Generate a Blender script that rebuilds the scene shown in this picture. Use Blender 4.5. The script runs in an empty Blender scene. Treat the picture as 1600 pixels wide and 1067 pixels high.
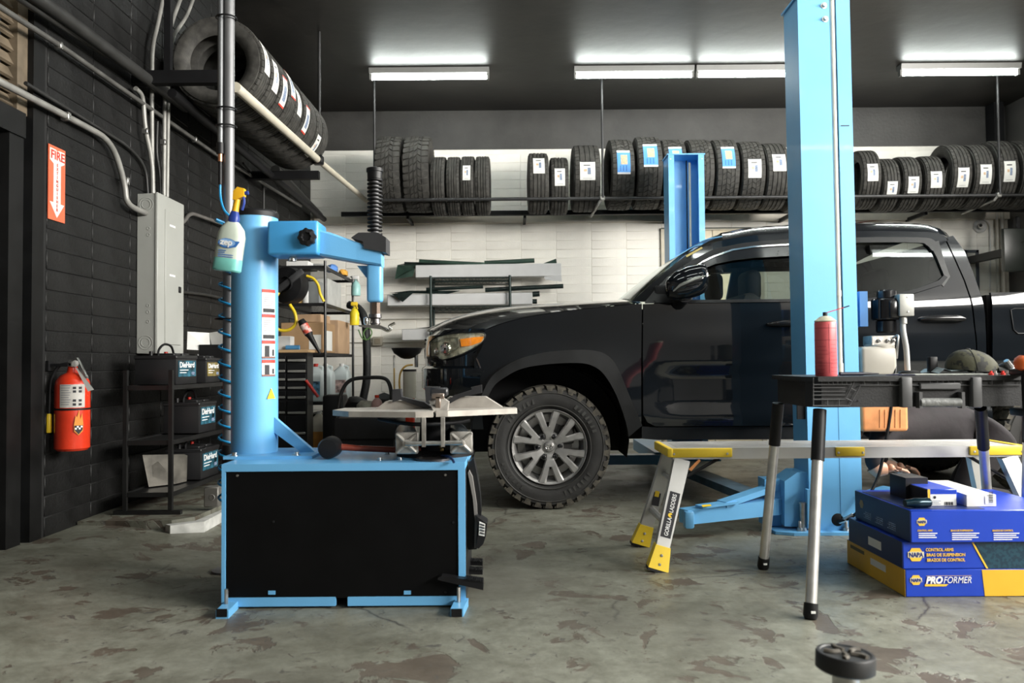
import bpy, bmesh, math, random
from mathutils import Vector, Matrix
random.seed(7)
R = math.radians
scene = bpy.context.scene
col = scene.collection
# ------------------------------------------------------------------ camera
F = 1244.0                      # focal length in pixels of the 1600 px frame (28 mm)
CAM_H = 0.92
PITCH, ROLL = R(1.59), R(-0.45)
CM = Matrix.Rotation(math.pi/2 + PITCH, 3, 'X') @ Matrix.Rotation(ROLL, 3, 'Z')
cam_d = bpy.data.cameras.new('camera'); cam = bpy.data.objects.new('camera', cam_d); col.objects.link(cam)
cam_d.sensor_width = 36.0; cam_d.lens = F/1600*36.0
cam.matrix_world = Matrix.Translation((0, 0, CAM_H)) @ CM.to_4x4()
cam_d.clip_start = 0.05
cam_d.dof.use_dof = True; cam_d.dof.focus_distance = 4.6; cam_d.dof.aperture_fstop = 3.5
scene.camera = cam
def P(px, py, Y):
    d = CM @ Vector(((px-800.0)/F, -(py-533.5)/F, -1.0))
    k = Y/d.y
    return Vector((d.x*k, Y, CAM_H + d.z*k))
def PX(px, py, X):
    "point on the plane x = X"
    d = CM @ Vector(((px-800.0)/F, -(py-533.5)/F, -1.0))
    k = X/d.x
    return Vector((X, d.y*k, CAM_H + d.z*k))
def PZ(px, py, z=0.0):
    "point on the plane z = z"
    d = CM @ Vector(((px-800.0)/F, -(py-533.5)/F, -1.0))
    k = (z-CAM_H)/d.z
    return Vector((d.x*k, d.y*k, z))
# ------------------------------------------------------------------ world, light, exposure
XL, XR, YB, YF, ZC = -2.32, 5.75, 9.18, -3.2, 3.86     # room shell
w = bpy.data.worlds.new('World'); scene.world = w; w.use_nodes = True
wn = w.node_tree.nodes; bg = wn['Background']
bg.inputs[0].default_value = (0.86, 0.93, 1.0, 1); bg.inputs[1].default_value = 1.0
def area(name, loc, rot, sx, sy, power, color):
    l = bpy.data.lights.new(name, 'AREA'); l.shape = 'RECTANGLE'; l.size = sx; l.size_y = sy
    l.energy = power; l.color = color
    o = bpy.data.objects.new(name, l); col.objects.link(o); o.location = loc; o.rotation_euler = rot
    return o
# daylight from the right through an added high opening, shaped to limit truck reflections
area('side_opening_daylight', (XR, 1.1, 3.02), (0, R(90), 0), 1.4, 8.2, 800, (1.0, 0.965, 0.90))
vs = scene.view_settings
vs.view_transform = 'Standard'; vs.look = 'None'; vs.gamma = 1.0; vs.use_curve_mapping = False
vs.exposure = 1.05
scene.cycles.max_bounces = 8
try: scene.cycles.caustics_reflective = False; scene.cycles.caustics_refractive = False
except Exception: pass

# ------------------------------------------------------------------ mesh helpers
def vmul(m, v): return m @ Vector(v)
def frame(axis):
    a = Vector(axis).normalized()
    h = Vector((0, 0, 1)) if abs(a.z) < 0.95 else Vector((0, 1, 0))
    u = h.cross(a).normalized(); v = a.cross(u)
    return u, v, a
def smooth_path(pts, n=6):
    pts = [Vector(p) for p in pts]
    if len(pts) < 3: return pts
    out = []
    q = [pts[0]*2-pts[1]] + pts + [pts[-1]*2-pts[-2]]
    for i in range(1, len(q)-2):
        p0, p1, p2, p3 = q[i-1], q[i], q[i+1], q[i+2]
        for k in range(n):
            t = k/n
            out.append(0.5*((2*p1) + (p2-p0)*t + (2*p0-5*p1+4*p2-p3)*t*t + (3*p1-p0-3*p2+p3)*t**3))
    out.append(pts[-1])
    return out
def round_path(pts, r, n=5):
    "polyline with its corners rounded by radius r"
    pts = [Vector(p) for p in pts]; out = [pts[0]]
    for i in range(1, len(pts)-1):
        a, b, c = pts[i-1], pts[i], pts[i+1]
        ra = min(r, (a-b).length*.49); rc = min(r, (c-b).length*.49)
        p = b + (a-b).normalized()*ra; q = b + (c-b).normalized()*rc
        for k in range(n+1):
            t = k/n
            out.append(p*(1-t)**2 + b*2*t*(1-t) + q*t*t)
    out.append(pts[-1])
    return out
class MB:
    def __init__(s): s.v = []; s.f = []; s.s = []
    def add(s, vs, fs, smooth=False):
        o = len(s.v); s.v += [Vector(p) for p in vs]
        s.f += [tuple(i+o for i in f) for f in fs]; s.s += [smooth]*len(fs)
        return s
    def box(s, lo, hi, rot=None, c=None):
        x0, y0, z0 = lo; x1, y1, z1 = hi
        vs = [(x0,y0,z0),(x1,y0,z0),(x1,y1,z0),(x0,y1,z0),(x0,y0,z1),(x1,y0,z1),(x1,y1,z1),(x0,y1,z1)]
        if rot is not None:
            cc = Vector(c) if c is not None else (Vector(lo)+Vector(hi))/2
            vs = [cc + rot @ (Vector(p)-cc) for p in vs]
        return s.add(vs, [(0,3,2,1),(4,5,6,7),(0,1,5,4),(1,2,6,5),(2,3,7,6),(3,0,4,7)])
    def cbox(s, c, size, rot=None):
        c = Vector(c); h = Vector(size)/2
        return s.box(c-h, c+h, rot)
    def rbox(s, c, size, r=.01, seg=2, rot=None):
        bm = bmesh.new(); bmesh.ops.create_cube(bm, size=1.0)
        for v in bm.verts: v.co = Vector((v.co.x*size[0], v.co.y*size[1], v.co.z*size[2]))
        bmesh.ops.bevel(bm, geom=bm.edges[:], offset=min(r, min(size)*.49), segments=seg, profile=.5, affect='EDGES')
        return s.bm(bm, c, rot, True)
    def bm(s, bm, c=(0,0,0), rot=None, smooth=False):
        bm.verts.index_update(); c = Vector(c)
        vs = [c + (rot @ v.co if rot is not None else v.co) for v in bm.verts]
        s.add(vs, [tuple(v.index for v in f.verts) for f in bm.faces], smooth); bm.free()
        return s
    def tube(s, pts, r, n=10, caps=True, closed=False):
        pts = [Vector(p) for p in pts]; m = len(pts)
        rr = r if isinstance(r, (list, tuple)) else [r]*m
        rings = []; u = None
        for i, p in enumerate(pts):
            if closed: t = pts[(i+1) % m]-pts[i-1]
            else: t = pts[min(i+1, m-1)]-pts[max(i-1, 0)]
            t = t.normalized() if t.length > 1e-9 else Vector((0,0,1))
            if u is None: u = frame(t)[0]
            u = (u - t*u.dot(t)); u = u.normalized() if u.length > 1e-6 else frame(t)[0]
            v = t.cross(u)
            rings.append([p + (u*math.cos(2*math.pi*k/n)+v*math.sin(2*math.pi*k/n))*rr[i] for k in range(n)])
        return s.loft(rings, caps=caps, ringclosed=closed)
    def loft(s, rings, caps=True, ringclosed=False, smooth=True, closed=True):
        n = len(rings[0]); m = len(rings); vs = [p for r_ in rings for p in r_]; fs = []
        for i in range(m if ringclosed else m-1):
            a, b = i*n, ((i+1) % m)*n
            for k in range(n if closed else n-1):
                k2 = (k+1) % n
                fs.append((a+k, a+k2, b+k2, b+k))
        s.add(vs, fs, smooth)
        if caps and not ringclosed and closed:
            s.add(rings[0], [tuple(range(n))[::-1]]); s.add(rings[-1], [tuple(range(n))])
        return s
    def lathe(s, prof, n=24, o=(0,0,0), axis=(0,0,1), smooth=True, a0=0, a1=2*math.pi):
        "prof: list of (radius, distance along axis)"
        u, v, a = frame(axis); o = Vector(o); full = abs(a1-a0-2*math.pi) < 1e-6
        m = n if full else n+1
        rings = [[o + a*z + (u*math.cos(a0+(a1-a0)*k/n)+v*math.sin(a0+(a1-a0)*k/n))*max(r_, 1e-5) for k in range(m)] for r_, z in prof]
        return s.loft(rings, caps=False, smooth=smooth, closed=full)
    def cyl(s, p, q, r, n=16, smooth=True): return s.tube([p, q], r, n)
    def prism(s, poly, vec, smooth=False):
        vec = Vector(vec); a = [Vector(p) for p in poly]; n = len(a); b = [p+vec for p in a]
        s.add(a+b, [tuple(range(n))[::-1], tuple(range(n, 2*n))] + [(i, (i+1) % n, n+(i+1) % n, n+i) for i in range(n)], smooth)
        return s
    def quad(s, a, b, c, d): return s.add([a, b, c, d], [(0,1,2,3)])
    def mesh(s, name, off, mat):
        me = bpy.data.meshes.new(name)
        me.from_pydata([tuple(p-off) for p in s.v], [], s.f)
        bm = bmesh.new(); bm.from_mesh(me)
        bmesh.ops.remove_doubles(bm, verts=bm.verts, dist=1e-5) if any(s.s) else None
        bmesh.ops.recalc_face_normals(bm, faces=bm.faces)
        bm.to_mesh(me); bm.free()
        if any(s.s):
            me.polygons.foreach_set('use_smooth', [True]*len(me.polygons))
            me.set_sharp_from_angle(angle=R(38))
        if mat: me.materials.append(mat)
        me.update()
        return me
    def build(s, name, mat, parent=None, label=None, kind=None):
        off = worldloc(parent)
        o = bpy.data.objects.new(name, s.mesh(name, off, mat)); col.objects.link(o)
        if parent is not None: o.parent = parent
        if label: o['label'] = label
        if kind: o['kind'] = kind
        return o
    def thing(s, name, mat, label, cat, group=None, kind=None):
        lo = Vector((min(p.x for p in s.v), min(p.y for p in s.v), min(p.z for p in s.v)))
        hi = Vector((max(p.x for p in s.v), max(p.y for p in s.v), max(p.z for p in s.v)))
        off = Vector(((lo.x+hi.x)/2, (lo.y+hi.y)/2, lo.z))
        o = bpy.data.objects.new(name, s.mesh(name, off, mat)); col.objects.link(o); o.location = off
        tag(o, label, cat, group, kind)
        return o
def worldloc(o):
    v = Vector((0,0,0))
    while o is not None: v += o.location; o = o.parent
    return v
def tag(o, label=None, cat=None, group=None, kind=None):
    if label: o['label'] = label
    if cat: o['category'] = cat
    if group: o['group'] = group
    if kind: o['kind'] = kind
    return o
def empty(name, loc, label=None, cat=None, group=None, kind=None):
    o = bpy.data.objects.new(name, None); col.objects.link(o); o.location = loc; o.empty_display_size = .1
    return tag(o, label, cat, group, kind)
def copy_tree(o, parent=None):
    c = o.copy(); col.objects.link(c)
    if parent is not None: c.parent = parent
    for ch in o.children: copy_tree(ch, c)
    return c
def struct(mb, name, mat):
    o = mb.build(name, mat); o['kind'] = 'structure'; return o
FONT_CACHE = {}
def text(s, size, mat, parent, o, xd, ud, name='lettering', bold=0.0, shear=0.0, align='LEFT', depth=.0006, width=None, label=None):
    "flat lettering: o = baseline origin, xd / ud = reading and up directions"
    cu = bpy.data.curves.new('t', 'FONT'); cu.body = s; cu.size = size; cu.offset = bold*size; cu.shear = shear
    cu.align_x = align; cu.resolution_u = 3; cu.extrude = depth; cu.space_character = 1.0
    ob = bpy.data.objects.new('t', cu); col.objects.link(ob)
    dg = bpy.context.evaluated_depsgraph_get(); me = bpy.data.meshes.new_from_object(ob.evaluated_get(dg))
    bpy.data.objects.remove(ob); bpy.data.curves.remove(cu)
    xd = Vector(xd).normalized(); ud = Vector(ud); ud = (ud - xd*ud.dot(xd)).normalized(); nd = xd.cross(ud)
    o = Vector(o); off = worldloc(parent); sx = 1.0
    if width and len(me.vertices):
        xs = [v.co.x for v in me.vertices]; sx = width/max(1e-6, max(xs)-min(xs))
    for v in me.vertices: v.co = o + xd*v.co.x*sx + ud*v.co.y + nd*v.co.z - off
    me.materials.clear(); me.materials.append(mat); me.name = name
    ob = bpy.data.objects.new(name, me); col.objects.link(ob); ob.parent = parent
    if label: ob['label'] = label
    return ob
# ------------------------------------------------------------------ materials
MATS = {}
def mat(name, color, rough=.5, metal=0.0, var=0.12, vscale=8.0, bump=0.0, bscale=40.0, coat=0.0, color2=None, thr=None, emit=None, estr=0, alpha=1.0, trans=0.0, ior=1.45, spec=.5, objrand=0.0, rvar=.08):
    if name in MATS: return MATS[name]
    m = bpy.data.materials.new(name); m.use_nodes = True
    nt = m.node_tree; b = nt.nodes['Principled BSDF']; L = nt.links.new
    tc = nt.nodes.new('ShaderNodeTexCoord')
    nz = nt.nodes.new('ShaderNodeTexNoise'); nz.inputs['Scale'].default_value = vscale; nz.inputs['Detail'].default_value = 6
    L(tc.outputs['Object'], nz.inputs['Vector'])
    rp = nt.nodes.new('ShaderNodeValToRGB')
    c = Vector(color[:3]); d = Vector(color2[:3]) if color2 else c*(1-var*2)
    e = rp.color_ramp.elements
    lo, hi = thr if thr else (.3, .7)
    e[0].position = lo; e[0].color = (*d, 1); e[1].position = hi; e[1].color = (*(c if color2 else c*(1+var*.6)), 1)
    L(nz.outputs['Fac'], rp.inputs['Fac'])
    last = rp.outputs['Color']
    if objrand:
        oi = nt.nodes.new('ShaderNodeObjectInfo'); mr = nt.nodes.new('ShaderNodeMapRange')
        mr.inputs['To Min'].default_value = 1-objrand; mr.inputs['To Max'].default_value = 1+objrand
        L(oi.outputs['Random'], mr.inputs['Value'])
        hs = nt.nodes.new('ShaderNodeHueSaturation'); L(mr.outputs[0], hs.inputs['Value']); L(last, hs.inputs['Color']); last = hs.outputs[0]
    L(last, b.inputs['Base Color'])
    rm = nt.nodes.new('ShaderNodeMapRange'); rm.inputs['To Min'].default_value = max(0.02, rough-rvar); rm.inputs['To Max'].default_value = min(1, rough+rvar)
    L(nz.outputs['Fac'], rm.inputs['Value']); L(rm.outputs[0], b.inputs['Roughness'])
    b.inputs['Metallic'].default_value = metal
    b.inputs['Specular IOR Level'].default_value = spec
    b.inputs['Coat Weight'].default_value = coat; b.inputs['Coat Roughness'].default_value = .04
    b.inputs['Alpha'].default_value = alpha; b.inputs['Transmission Weight'].default_value = trans; b.inputs['IOR'].default_value = ior
    if emit: b.inputs['Emission Color'].default_value = (*emit, 1); b.inputs['Emission Strength'].default_value = estr
    if bump:
        n2 = nt.nodes.new('ShaderNodeTexNoise'); n2.inputs['Scale'].default_value = bscale; n2.inputs['Detail'].default_value = 5
        L(tc.outputs['Object'], n2.inputs['Vector'])
        bp = nt.nodes.new('ShaderNodeBump'); bp.inputs['Strength'].default_value = bump; bp.inputs['Distance'].default_value = .01
        L(n2.outputs['Fac'], bp.inputs['Height']); L(bp.outputs[0], b.inputs['Normal'])
    MATS[name] = m
    return m
BLUE = mat('sky_blue_paint', (.15, .44, .76), .38, var=.05, vscale=3, bump=.05, bscale=200, coat=.15)
BLACK = mat('black_plastic', (.010, .010, .011), .45, var=.2, spec=.3)
BLACKM = mat('matte_black_metal', (.008, .008, .009), .6, var=.2, spec=.25)
GLOSSB = mat('gloss_black', (.008, .008, .009), .18, var=.1)
STEEL = mat('brushed_steel', (.55, .54, .52), .38, 1.0, var=.15, vscale=30)
CHROME = mat('bright_steel', (.75, .74, .72), .18, 1.0, var=.05)
ALU = mat('aluminium', (.62, .61, .59), .42, .85, var=.08, vscale=20)
CAST = mat('cast_aluminium', (.42, .40, .37), .5, .7, var=.2, vscale=25, bump=.2)
RUBBER = mat('tyre_rubber', (.058, .055, .049), .72, var=.3, vscale=20, bump=.1, bscale=120)
DIRTRUB = mat('dusty_rubber', (.060, .055, .046), .85, var=.3, vscale=14, color2=(.022, .021, .020), thr=(.35, .65))
WHITE = mat('white_card', (.75, .74, .72), .6, var=.05)
PAPER = mat('sticker_paper', (.78, .78, .75), .55, var=.03)
YEL = mat('yellow_plastic', (.85, .58, .03), .4, var=.06)
RED = mat('red_enamel', (.72, .045, .015), .25, var=.08, coat=.4)
GREYC = mat('grey_conduit', (.30, .295, .275), .45, .3, var=.15, vscale=10)
INKB = mat('ink_black', (.02, .02, .025), .6)
INKR = mat('ink_red', (.62, .05, .03), .5)
INKW = mat('ink_white', (.85, .85, .85), .5, var=.02)
INKY = mat('ink_yellow', (.88, .55, .06), .5, var=.03)
INKBL = mat('ink_blue', (.04, .18, .55), .5)
# ================================================================== ROOM SHELL
# ---- floor: worn painted concrete; the slab rises a little towards the left-hand wall
def floor_mat():
    m = bpy.data.materials.new('worn_concrete'); m.use_nodes = True
    nt = m.node_tree; N = nt.nodes.new; L = nt.links.new; b = nt.nodes['Principled BSDF']
    tc = N('ShaderNodeTexCoord')
    def noise(scale, detail=6, rough=.55, dist=0.0, off=0):
        mp = N('ShaderNodeMapping'); mp.inputs['Location'].default_value = (off, off*.7, 0); L(tc.outputs['Object'], mp.inputs[0])
        n = N('ShaderNodeTexNoise'); n.inputs['Scale'].default_value = scale; n.inputs['Detail'].default_value = detail
        n.inputs['Roughness'].default_value = rough; n.inputs['Distortion'].default_value = dist; L(mp.outputs[0], n.inputs['Vector']); return n.outputs['Fac']
    def ramp(src, p0, c0, p1, c1):
        r_ = N('ShaderNodeValToRGB'); e = r_.color_ramp.elements
        e[0].position = p0; e[0].color = (*c0, 1); e[1].position = p1; e[1].color = (*c1, 1); L(src, r_.inputs[0]); return r_.outputs[0]
    def mix(f, a, c, mode='MIX'):
        x = N('ShaderNodeMix'); x.data_type = 'RGBA'; x.blend_type = mode
        L(f, x.inputs[0]) if not isinstance(f, float) else setattr(x.inputs[0], 'default_value', f)
        L(a, x.inputs[6]); L(c, x.inputs[7]); return x.outputs[2]
    base = ramp(noise(1.3, 8, .6), .3, (.150, .150, .120), .7, (.245, .250, .212))
    fine = ramp(noise(28, 8, .7), .3, (.7, .7, .68), .7, (1, 1, 1))
    base = mix(1.0, base, fine, 'MULTIPLY')
    mott = ramp(noise(6.5, 9, .7, .2, 17), .32, (.62, .60, .55), .62, (1.12, 1.12, 1.10)); base = mix(1.0, base, mott, 'MULTIPLY')
    # chipped-off paint showing brown concrete
    chip = ramp(noise(3.4, 8, .62, .5, 13.4), .575, (0, 0, 0), .59, (1, 1, 1))
    brown = ramp(noise(9, 6, .6, 0, 5), .3, (.070, .056, .042), .7, (.115, .096, .074))
    base = mix(chip, base, brown)
    # small dark spots and scuffs
    sp = ramp(noise(15, 7, .68, .8, 31), .615, (0, 0, 0), .645, (1, 1, 1))
    dk = ramp(noise(5, 4), .3, (.055, .050, .042), .7, (.09, .085, .075))
    base = mix(sp, base, dk)
    chip2 = ramp(noise(5.5, 8, .66, .7, 47), .60, (0, 0, 0), .62, (1, 1, 1)); base = mix(chip2, base, brown)
    # old oil darkening in broad patches
    oil = ramp(noise(.55, 5, .6, .2, 3.1), .5, (0, 0, 0), .66, (.6, .6, .6))
    oc = ramp(noise(3, 4), .3, (.085, .080, .066), .7, (.12, .115, .095))
    base = mix(oil, base, oc)
    # cracks
    mp = N('ShaderNodeMapping'); mp.inputs['Rotation'].default_value = (0, 0, .5); L(tc.outputs['Object'], mp.inputs[0])
    nz = N('ShaderNodeTexNoise'); nz.inputs['Scale'].default_value = 3; nz.inputs['Detail'].default_value = 6; L(mp.outputs[0], nz.inputs['Vector'])
    ad = N('ShaderNodeMix'); ad.data_type = 'VECTOR'; ad.inputs[0].default_value = .18
    L(mp.outputs[0], ad.inputs[4]); L(nz.outputs['Color'], ad.inputs[5])
    vo = N('ShaderNodeTexVoronoi'); vo.feature = 'DISTANCE_TO_EDGE'; vo.inputs['Scale'].default_value = .9; L(ad.outputs[1], vo.inputs['Vector'])
    ck = ramp(vo.outputs['Distance'], .0, (1, 1, 1), .006, (0, 0, 0))
    gate = ramp(noise(.9, 3, .5, 0, 8), .5, (0, 0, 0), .56, (1, 1, 1))
    ckm = mix(1.0, ck, gate, 'MULTIPLY')
    cc = N('ShaderNodeRGB'); cc.outputs[0].default_value = (.045, .04, .034, 1)
    base = mix(ckm, base, cc.outputs[0])
    L(base, b.inputs['Base Color'])
    rr = ramp(noise(3.3, 6, .6, 0, 2), .3, (.34, .34, .34), .7, (.62, .62, .62)); L(rr, b.inputs['Roughness'])
    bp = N('ShaderNodeBump'); bp.inputs['Strength'].default_value = .25; bp.inputs['Distance'].default_value = .006
    hn = noise(22, 8, .65); L(hn, bp.inputs['Height'])
    bp2 = N('ShaderNodeBump'); bp2.inputs['Strength'].default_value = .5; bp2.inputs['Distance'].default_value = .004; bp2.invert = True
    L(chip, bp2.inputs['Height']); L(bp.outputs[0], bp2.inputs['Normal']); L(bp2.outputs[0], b.inputs['Normal'])
    return m
FLOORM = floor_mat()
mb = MB()
xs = [XL-.3, XL, -2.1, -1.85, -1.6, -1.4, 0, 2, 4, XR+.3]; zf = lambda x: .08*max(0, min(1, (-1.4-x)/.75))
ys = [YF-.2] + [i*.8 for i in range(-3, 12)] + [YB+.2]
mb.add([(x, y, zf(x)) for y in ys for x in xs], [(j*len(xs)+i, j*len(xs)+i+1, (j+1)*len(xs)+i+1, (j+1)*len(xs)+i) for j in range(len(ys)-1) for i in range(len(xs)-1)], True)
floor = struct(mb, 'floor', FLOORM)
# raised slab (kerb) along the left wall under the battery rack
SLABZ = .10
mb = MB()
edge = [(-1.74, 4.36), (-1.80, 4.27), (-1.95, 4.25), (-2.12, 4.27), (-2.30, 4.25)]
poly = [(-2.315, 4.25), (-2.12, 4.262), (-1.95, 4.25), (-1.82, 4.265), (-1.735, 4.36), (-1.70, 5.2), (-1.70, 8.9), (-2.315, 8.9)]
mb.prism([(x, y, -.02) for x, y in poly], (0, 0, .02+SLABZ))
slab = struct(mb, 'trim_1', FLOORM)
tag(slab, 'raised concrete kerb slab below the battery rack')
mb = MB(); mb.prism([(-1.84, 4.235, 0), (-1.72, 4.33, 0), (-1.69, 4.75, 0), (-1.665, 4.75, 0), (-1.66, 4.30, 0), (-1.80, 4.20, 0)], (0, 0, .085))
mb.build('kerb_paint', mat('kerb_white_paint', (.60, .60, .57), .7, var=.2, vscale=12), slab)

# ---- painted block walls (stack bond, 4 x 16 inch units)
BLKPAINT = mat('black_wall_paint', (.0085, .0085, .0084), .5, var=.3, spec=.35, vscale=6, bump=.35, bscale=60, objrand=.12)
BLKJOINT = mat('black_joint', (.009, .009, .009), .8, var=.2)
WHTPAINT = mat('white_wall_paint', (.90, .87, .80), .55, var=.04, vscale=5, bump=.2, bscale=70, objrand=.03)
WHTJOINT = mat('white_joint', (.84, .81, .74), .7, var=.04)
DARKCEIL = mat('dark_ceiling_paint', (.034, .031, .027), .45, var=.25, vscale=2.5, bump=.3, bscale=6)
UPPER = mat('charcoal_wall_paint', (.046, .044, .041), .55, var=.2, vscale=3, bump=.3, bscale=30)
def block_mesh(name, sx, sy, sz, m, bev=.006):
    b_ = MB(); b_.rbox((0,0,0), (sx, sy, sz), bev, 1); me = b_.mesh(name, Vector((0,0,0)), m)
    return me
CH, CL = .1025, .433          # left wall course height and unit length
wl = MB(); wl.box((XL-.25, 3.94, -.05), (XL-.005, YB+.1, ZC)); wall_left = struct(wl, 'wall_left', BLKJOINT)
bme = block_mesh('brick', .05, CL-.005, CH-.004, BLKPAINT, .003)
rest = MB(); cnt = 0
for j in range(12):
    y0 = 4.393 + CL*(j-1)
    for i in range(37):
        c = Vector((XL-.025+random.uniform(-.0015, .0015), y0+CL/2, .075+CH*(i+.5)))
        if j < 8 and cnt < 296 :
            o = bpy.data.objects.new('brick', bme); col.objects.link(o); o.parent = wall_left; o.location = c; cnt += 1
        else:
            rest.rbox(c, (.05, CL-.005, CH-.004), .003, 1)
rest.build('far_bricks', BLKPAINT, wall_left, kind='stuff')
# near end of the wall: the black door frame and the dark doorway beside it
struct(MB().box((XL-.25, YF-.1, -.05), (XL-.06, 2.6, ZC)), 'wall_left_near', UPPER)
dfr = MB(); dfr.box((XL-.20, 3.84, 0.04), (XL+.0, 3.935, 3.0)); dfr.box((XL-.2, 2.6, 2.02), (XL-.01, 3.80, 2.14)); dfr.box((XL-.20, 3.69, .04), (XL-.02, 3.80, 2.02)); dfr.box((XL-.2, 2.6, 2.78), (XL-.01, 3.935, 2.88))
door1 = struct(dfr, 'door_1', mat('black_door_frame', (.008, .008, .008), .5, var=.2, spec=.25))
MB().box((XL-.16, 2.6, .05), (XL-.12, 3.69, 2.02)).build('door_leaf', mat('black_door_leaf', (.008, .008, .009), .5), door1)
struct(MB().box((XL-.25, 2.55, 2.88), (XL-.02, 3.94, ZC)), 'trim_2', UPPER)
louv = empty('window_1', (XL-.08, 3.2, 2.15), kind='structure'); tag(louv, 'louvred vent of tan wooden slats above the black doorway')
LV = mat('tan_louvre_wood', (.16, .125, .085), .6, var=.2, vscale=12)
for k in range(9):
    z = 2.16+k*.066
    MB().box((XL-.075, 2.6, z), (XL-.06, 3.76, z+.062), Matrix.Rotation(R(-28), 3, 'Y')).build('slat', LV, louv)
MB().box((XL-.11, 3.76, 2.14), (XL-.03, 3.84, 2.78)).build('vent_frame', LV, louv)
MB().box((XL-.2, 2.6, 2.14), (XL-.19, 3.76, 2.78)).build('vent_backing', BLACKM, louv)
# black pilaster in the rear left corner
# ---- back wall: white below, charcoal above, with a ledge
ZW = P(700, 234, YB).z      # top of the white paint
ZL = P(700, 345, YB).z      # ledge
wb = MB(); wb.box((XL-.25, YB+.004, -.05), (XR+.3, YB+.25, ZW)); wall_back = struct(wb, 'wall_back', WHTJOINT)
bl = .406; bh = .1016
bme2 = block_mesh('brick', bl-.004, .05, bh-.003, WHTPAINT, .003)
x0 = P(650, 450, YB).x - bl*4
rest = MB(); cnt = 0
for k in range(21):
    xc = x0 + bl*(k+.5) 
    if xc+bl/2 > XR+.1: break
    for i in range(int(ZW/bh)):
        z = bh*(i+.5)
        if xc-bl/2 < XL-.25: continue
        vis = z > .62 and k < 12
        if vis and cnt < 300:
            o = bpy.data.objects.new('brick', bme2); col.objects.link(o); o.parent = wall_back
            o.location = (xc, YB+.025+random.uniform(-.001, .001), z); cnt += 1
        else: rest.rbox((xc, YB+.025, z), (bl-.004, .05, bh-.003), .003, 1)
rest.build('other_bricks', WHTPAINT, wall_back, kind='stuff')
struct(MB().box((XL-.25, YB-.012, ZW), (XR+.3, YB+.25, ZC)), 'wall_back_upper', UPPER)
struct(MB().box((XL+.05, YB-.045, ZL-.035), (XR, YB-.001, ZL+.05)), 'trim_3', mat('cream_ledge', (.74, .68, .58), .55, var=.06))
struct(MB().box((XR, 5.2, -.05), (XR+.25, YB+.25, ZC)).box((XR, YF-.3, -.05), (XR+.25, -3.0, ZC)).box((XR, -3.0, 3.73), (XR+.25, 5.2, ZC)).box((XR, -3.0, -.05), (XR+.25, 5.2, 2.30)), 'wall_right', mat('dark_side_wall_paint', (.085, .08, .075), .6, var=.06))
struct(MB().box((XL-.25, YF-.25, -.05), (XR+.25, YF, ZC)), 'wall_front', mat('grey_wall_paint', (.10, .095, .09), .6, var=.06))
struct(MB().box((XL-.3, YF-.3, ZC), (XR+.3, YB+.3, ZC+.12)), 'ceiling', DARKCEIL)
# black downpipe boxing in the rear right corner
struct(MB().box((P(1547, 190, YB-.1).x, YB-.18, ZW-.02), (P(1562, 190, YB-.1).x, YB-.013, ZC)), 'trim_4', BLACKM)
# ---- fluorescent fixtures
HOUS = mat('white_fixture_enamel', (.22, .22, .21), .4, var=.05)
TUBE = mat('lit_tube', (1, 1, 1), .4, emit=(.93, 1.0, .96), estr=25)
def fixture(xc, y, length=1.22):
    return_z = ZC
    e = empty('ceiling_light', (xc, y, ZC-.1))
    hb = MB(); hb.prism([(xc-length/2, y-.055, ZC-.002), (xc-length/2, y-.045, ZC-.055), (xc-length/2, y+.045, ZC-.055), (xc-length/2, y+.055, ZC-.002)], (length, 0, 0)); hb.build('housing', HOUS, e)
    for s in (-1, 1):
        MB().cbox((xc+s*(length/2-.012), y, ZC-.08), (.022, .05, .065)).build('socket', HOUS, e)
    MB().tube([(xc-length/2+.025, y, ZC-.088), (xc+length/2-.025, y, ZC-.088)], .019, 12).build('tube', TUBE, e, label='glowing white fluorescent tube')
    return e
YLT = 7.85
for px, lab in ((671, 'fluorescent ceiling light hanging alone above the tall all-terrain tyres'), (990, 'fluorescent ceiling light in the middle, left of an end-to-end pair'), (1181, 'fluorescent ceiling light of an end-to-end pair, cut by the near blue column'), (1498, 'fluorescent ceiling light right of the near blue column')):
    f_ = fixture(P(px, 108, YLT).x, YLT, 1.19 if px != 1181 else 1.2); tag(f_, lab, 'ceiling light', 'fluorescent lights along the ceiling')
for x, y in [(x, y) for y in (4.9, 2.6, .2, -2.0) for x in (1.2, 2.5, 4.4)] + [(-.3, 4.9), (-.3, 2.6)]:  # reflections show tube rows; extra fixtures added for light, left pair for the headlight
    f_ = fixture(x, y); tag(f_, 'fluorescent ceiling light overhead in front of the truck, out of the picture', 'ceiling light', 'fluorescent lights overhead')
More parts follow.
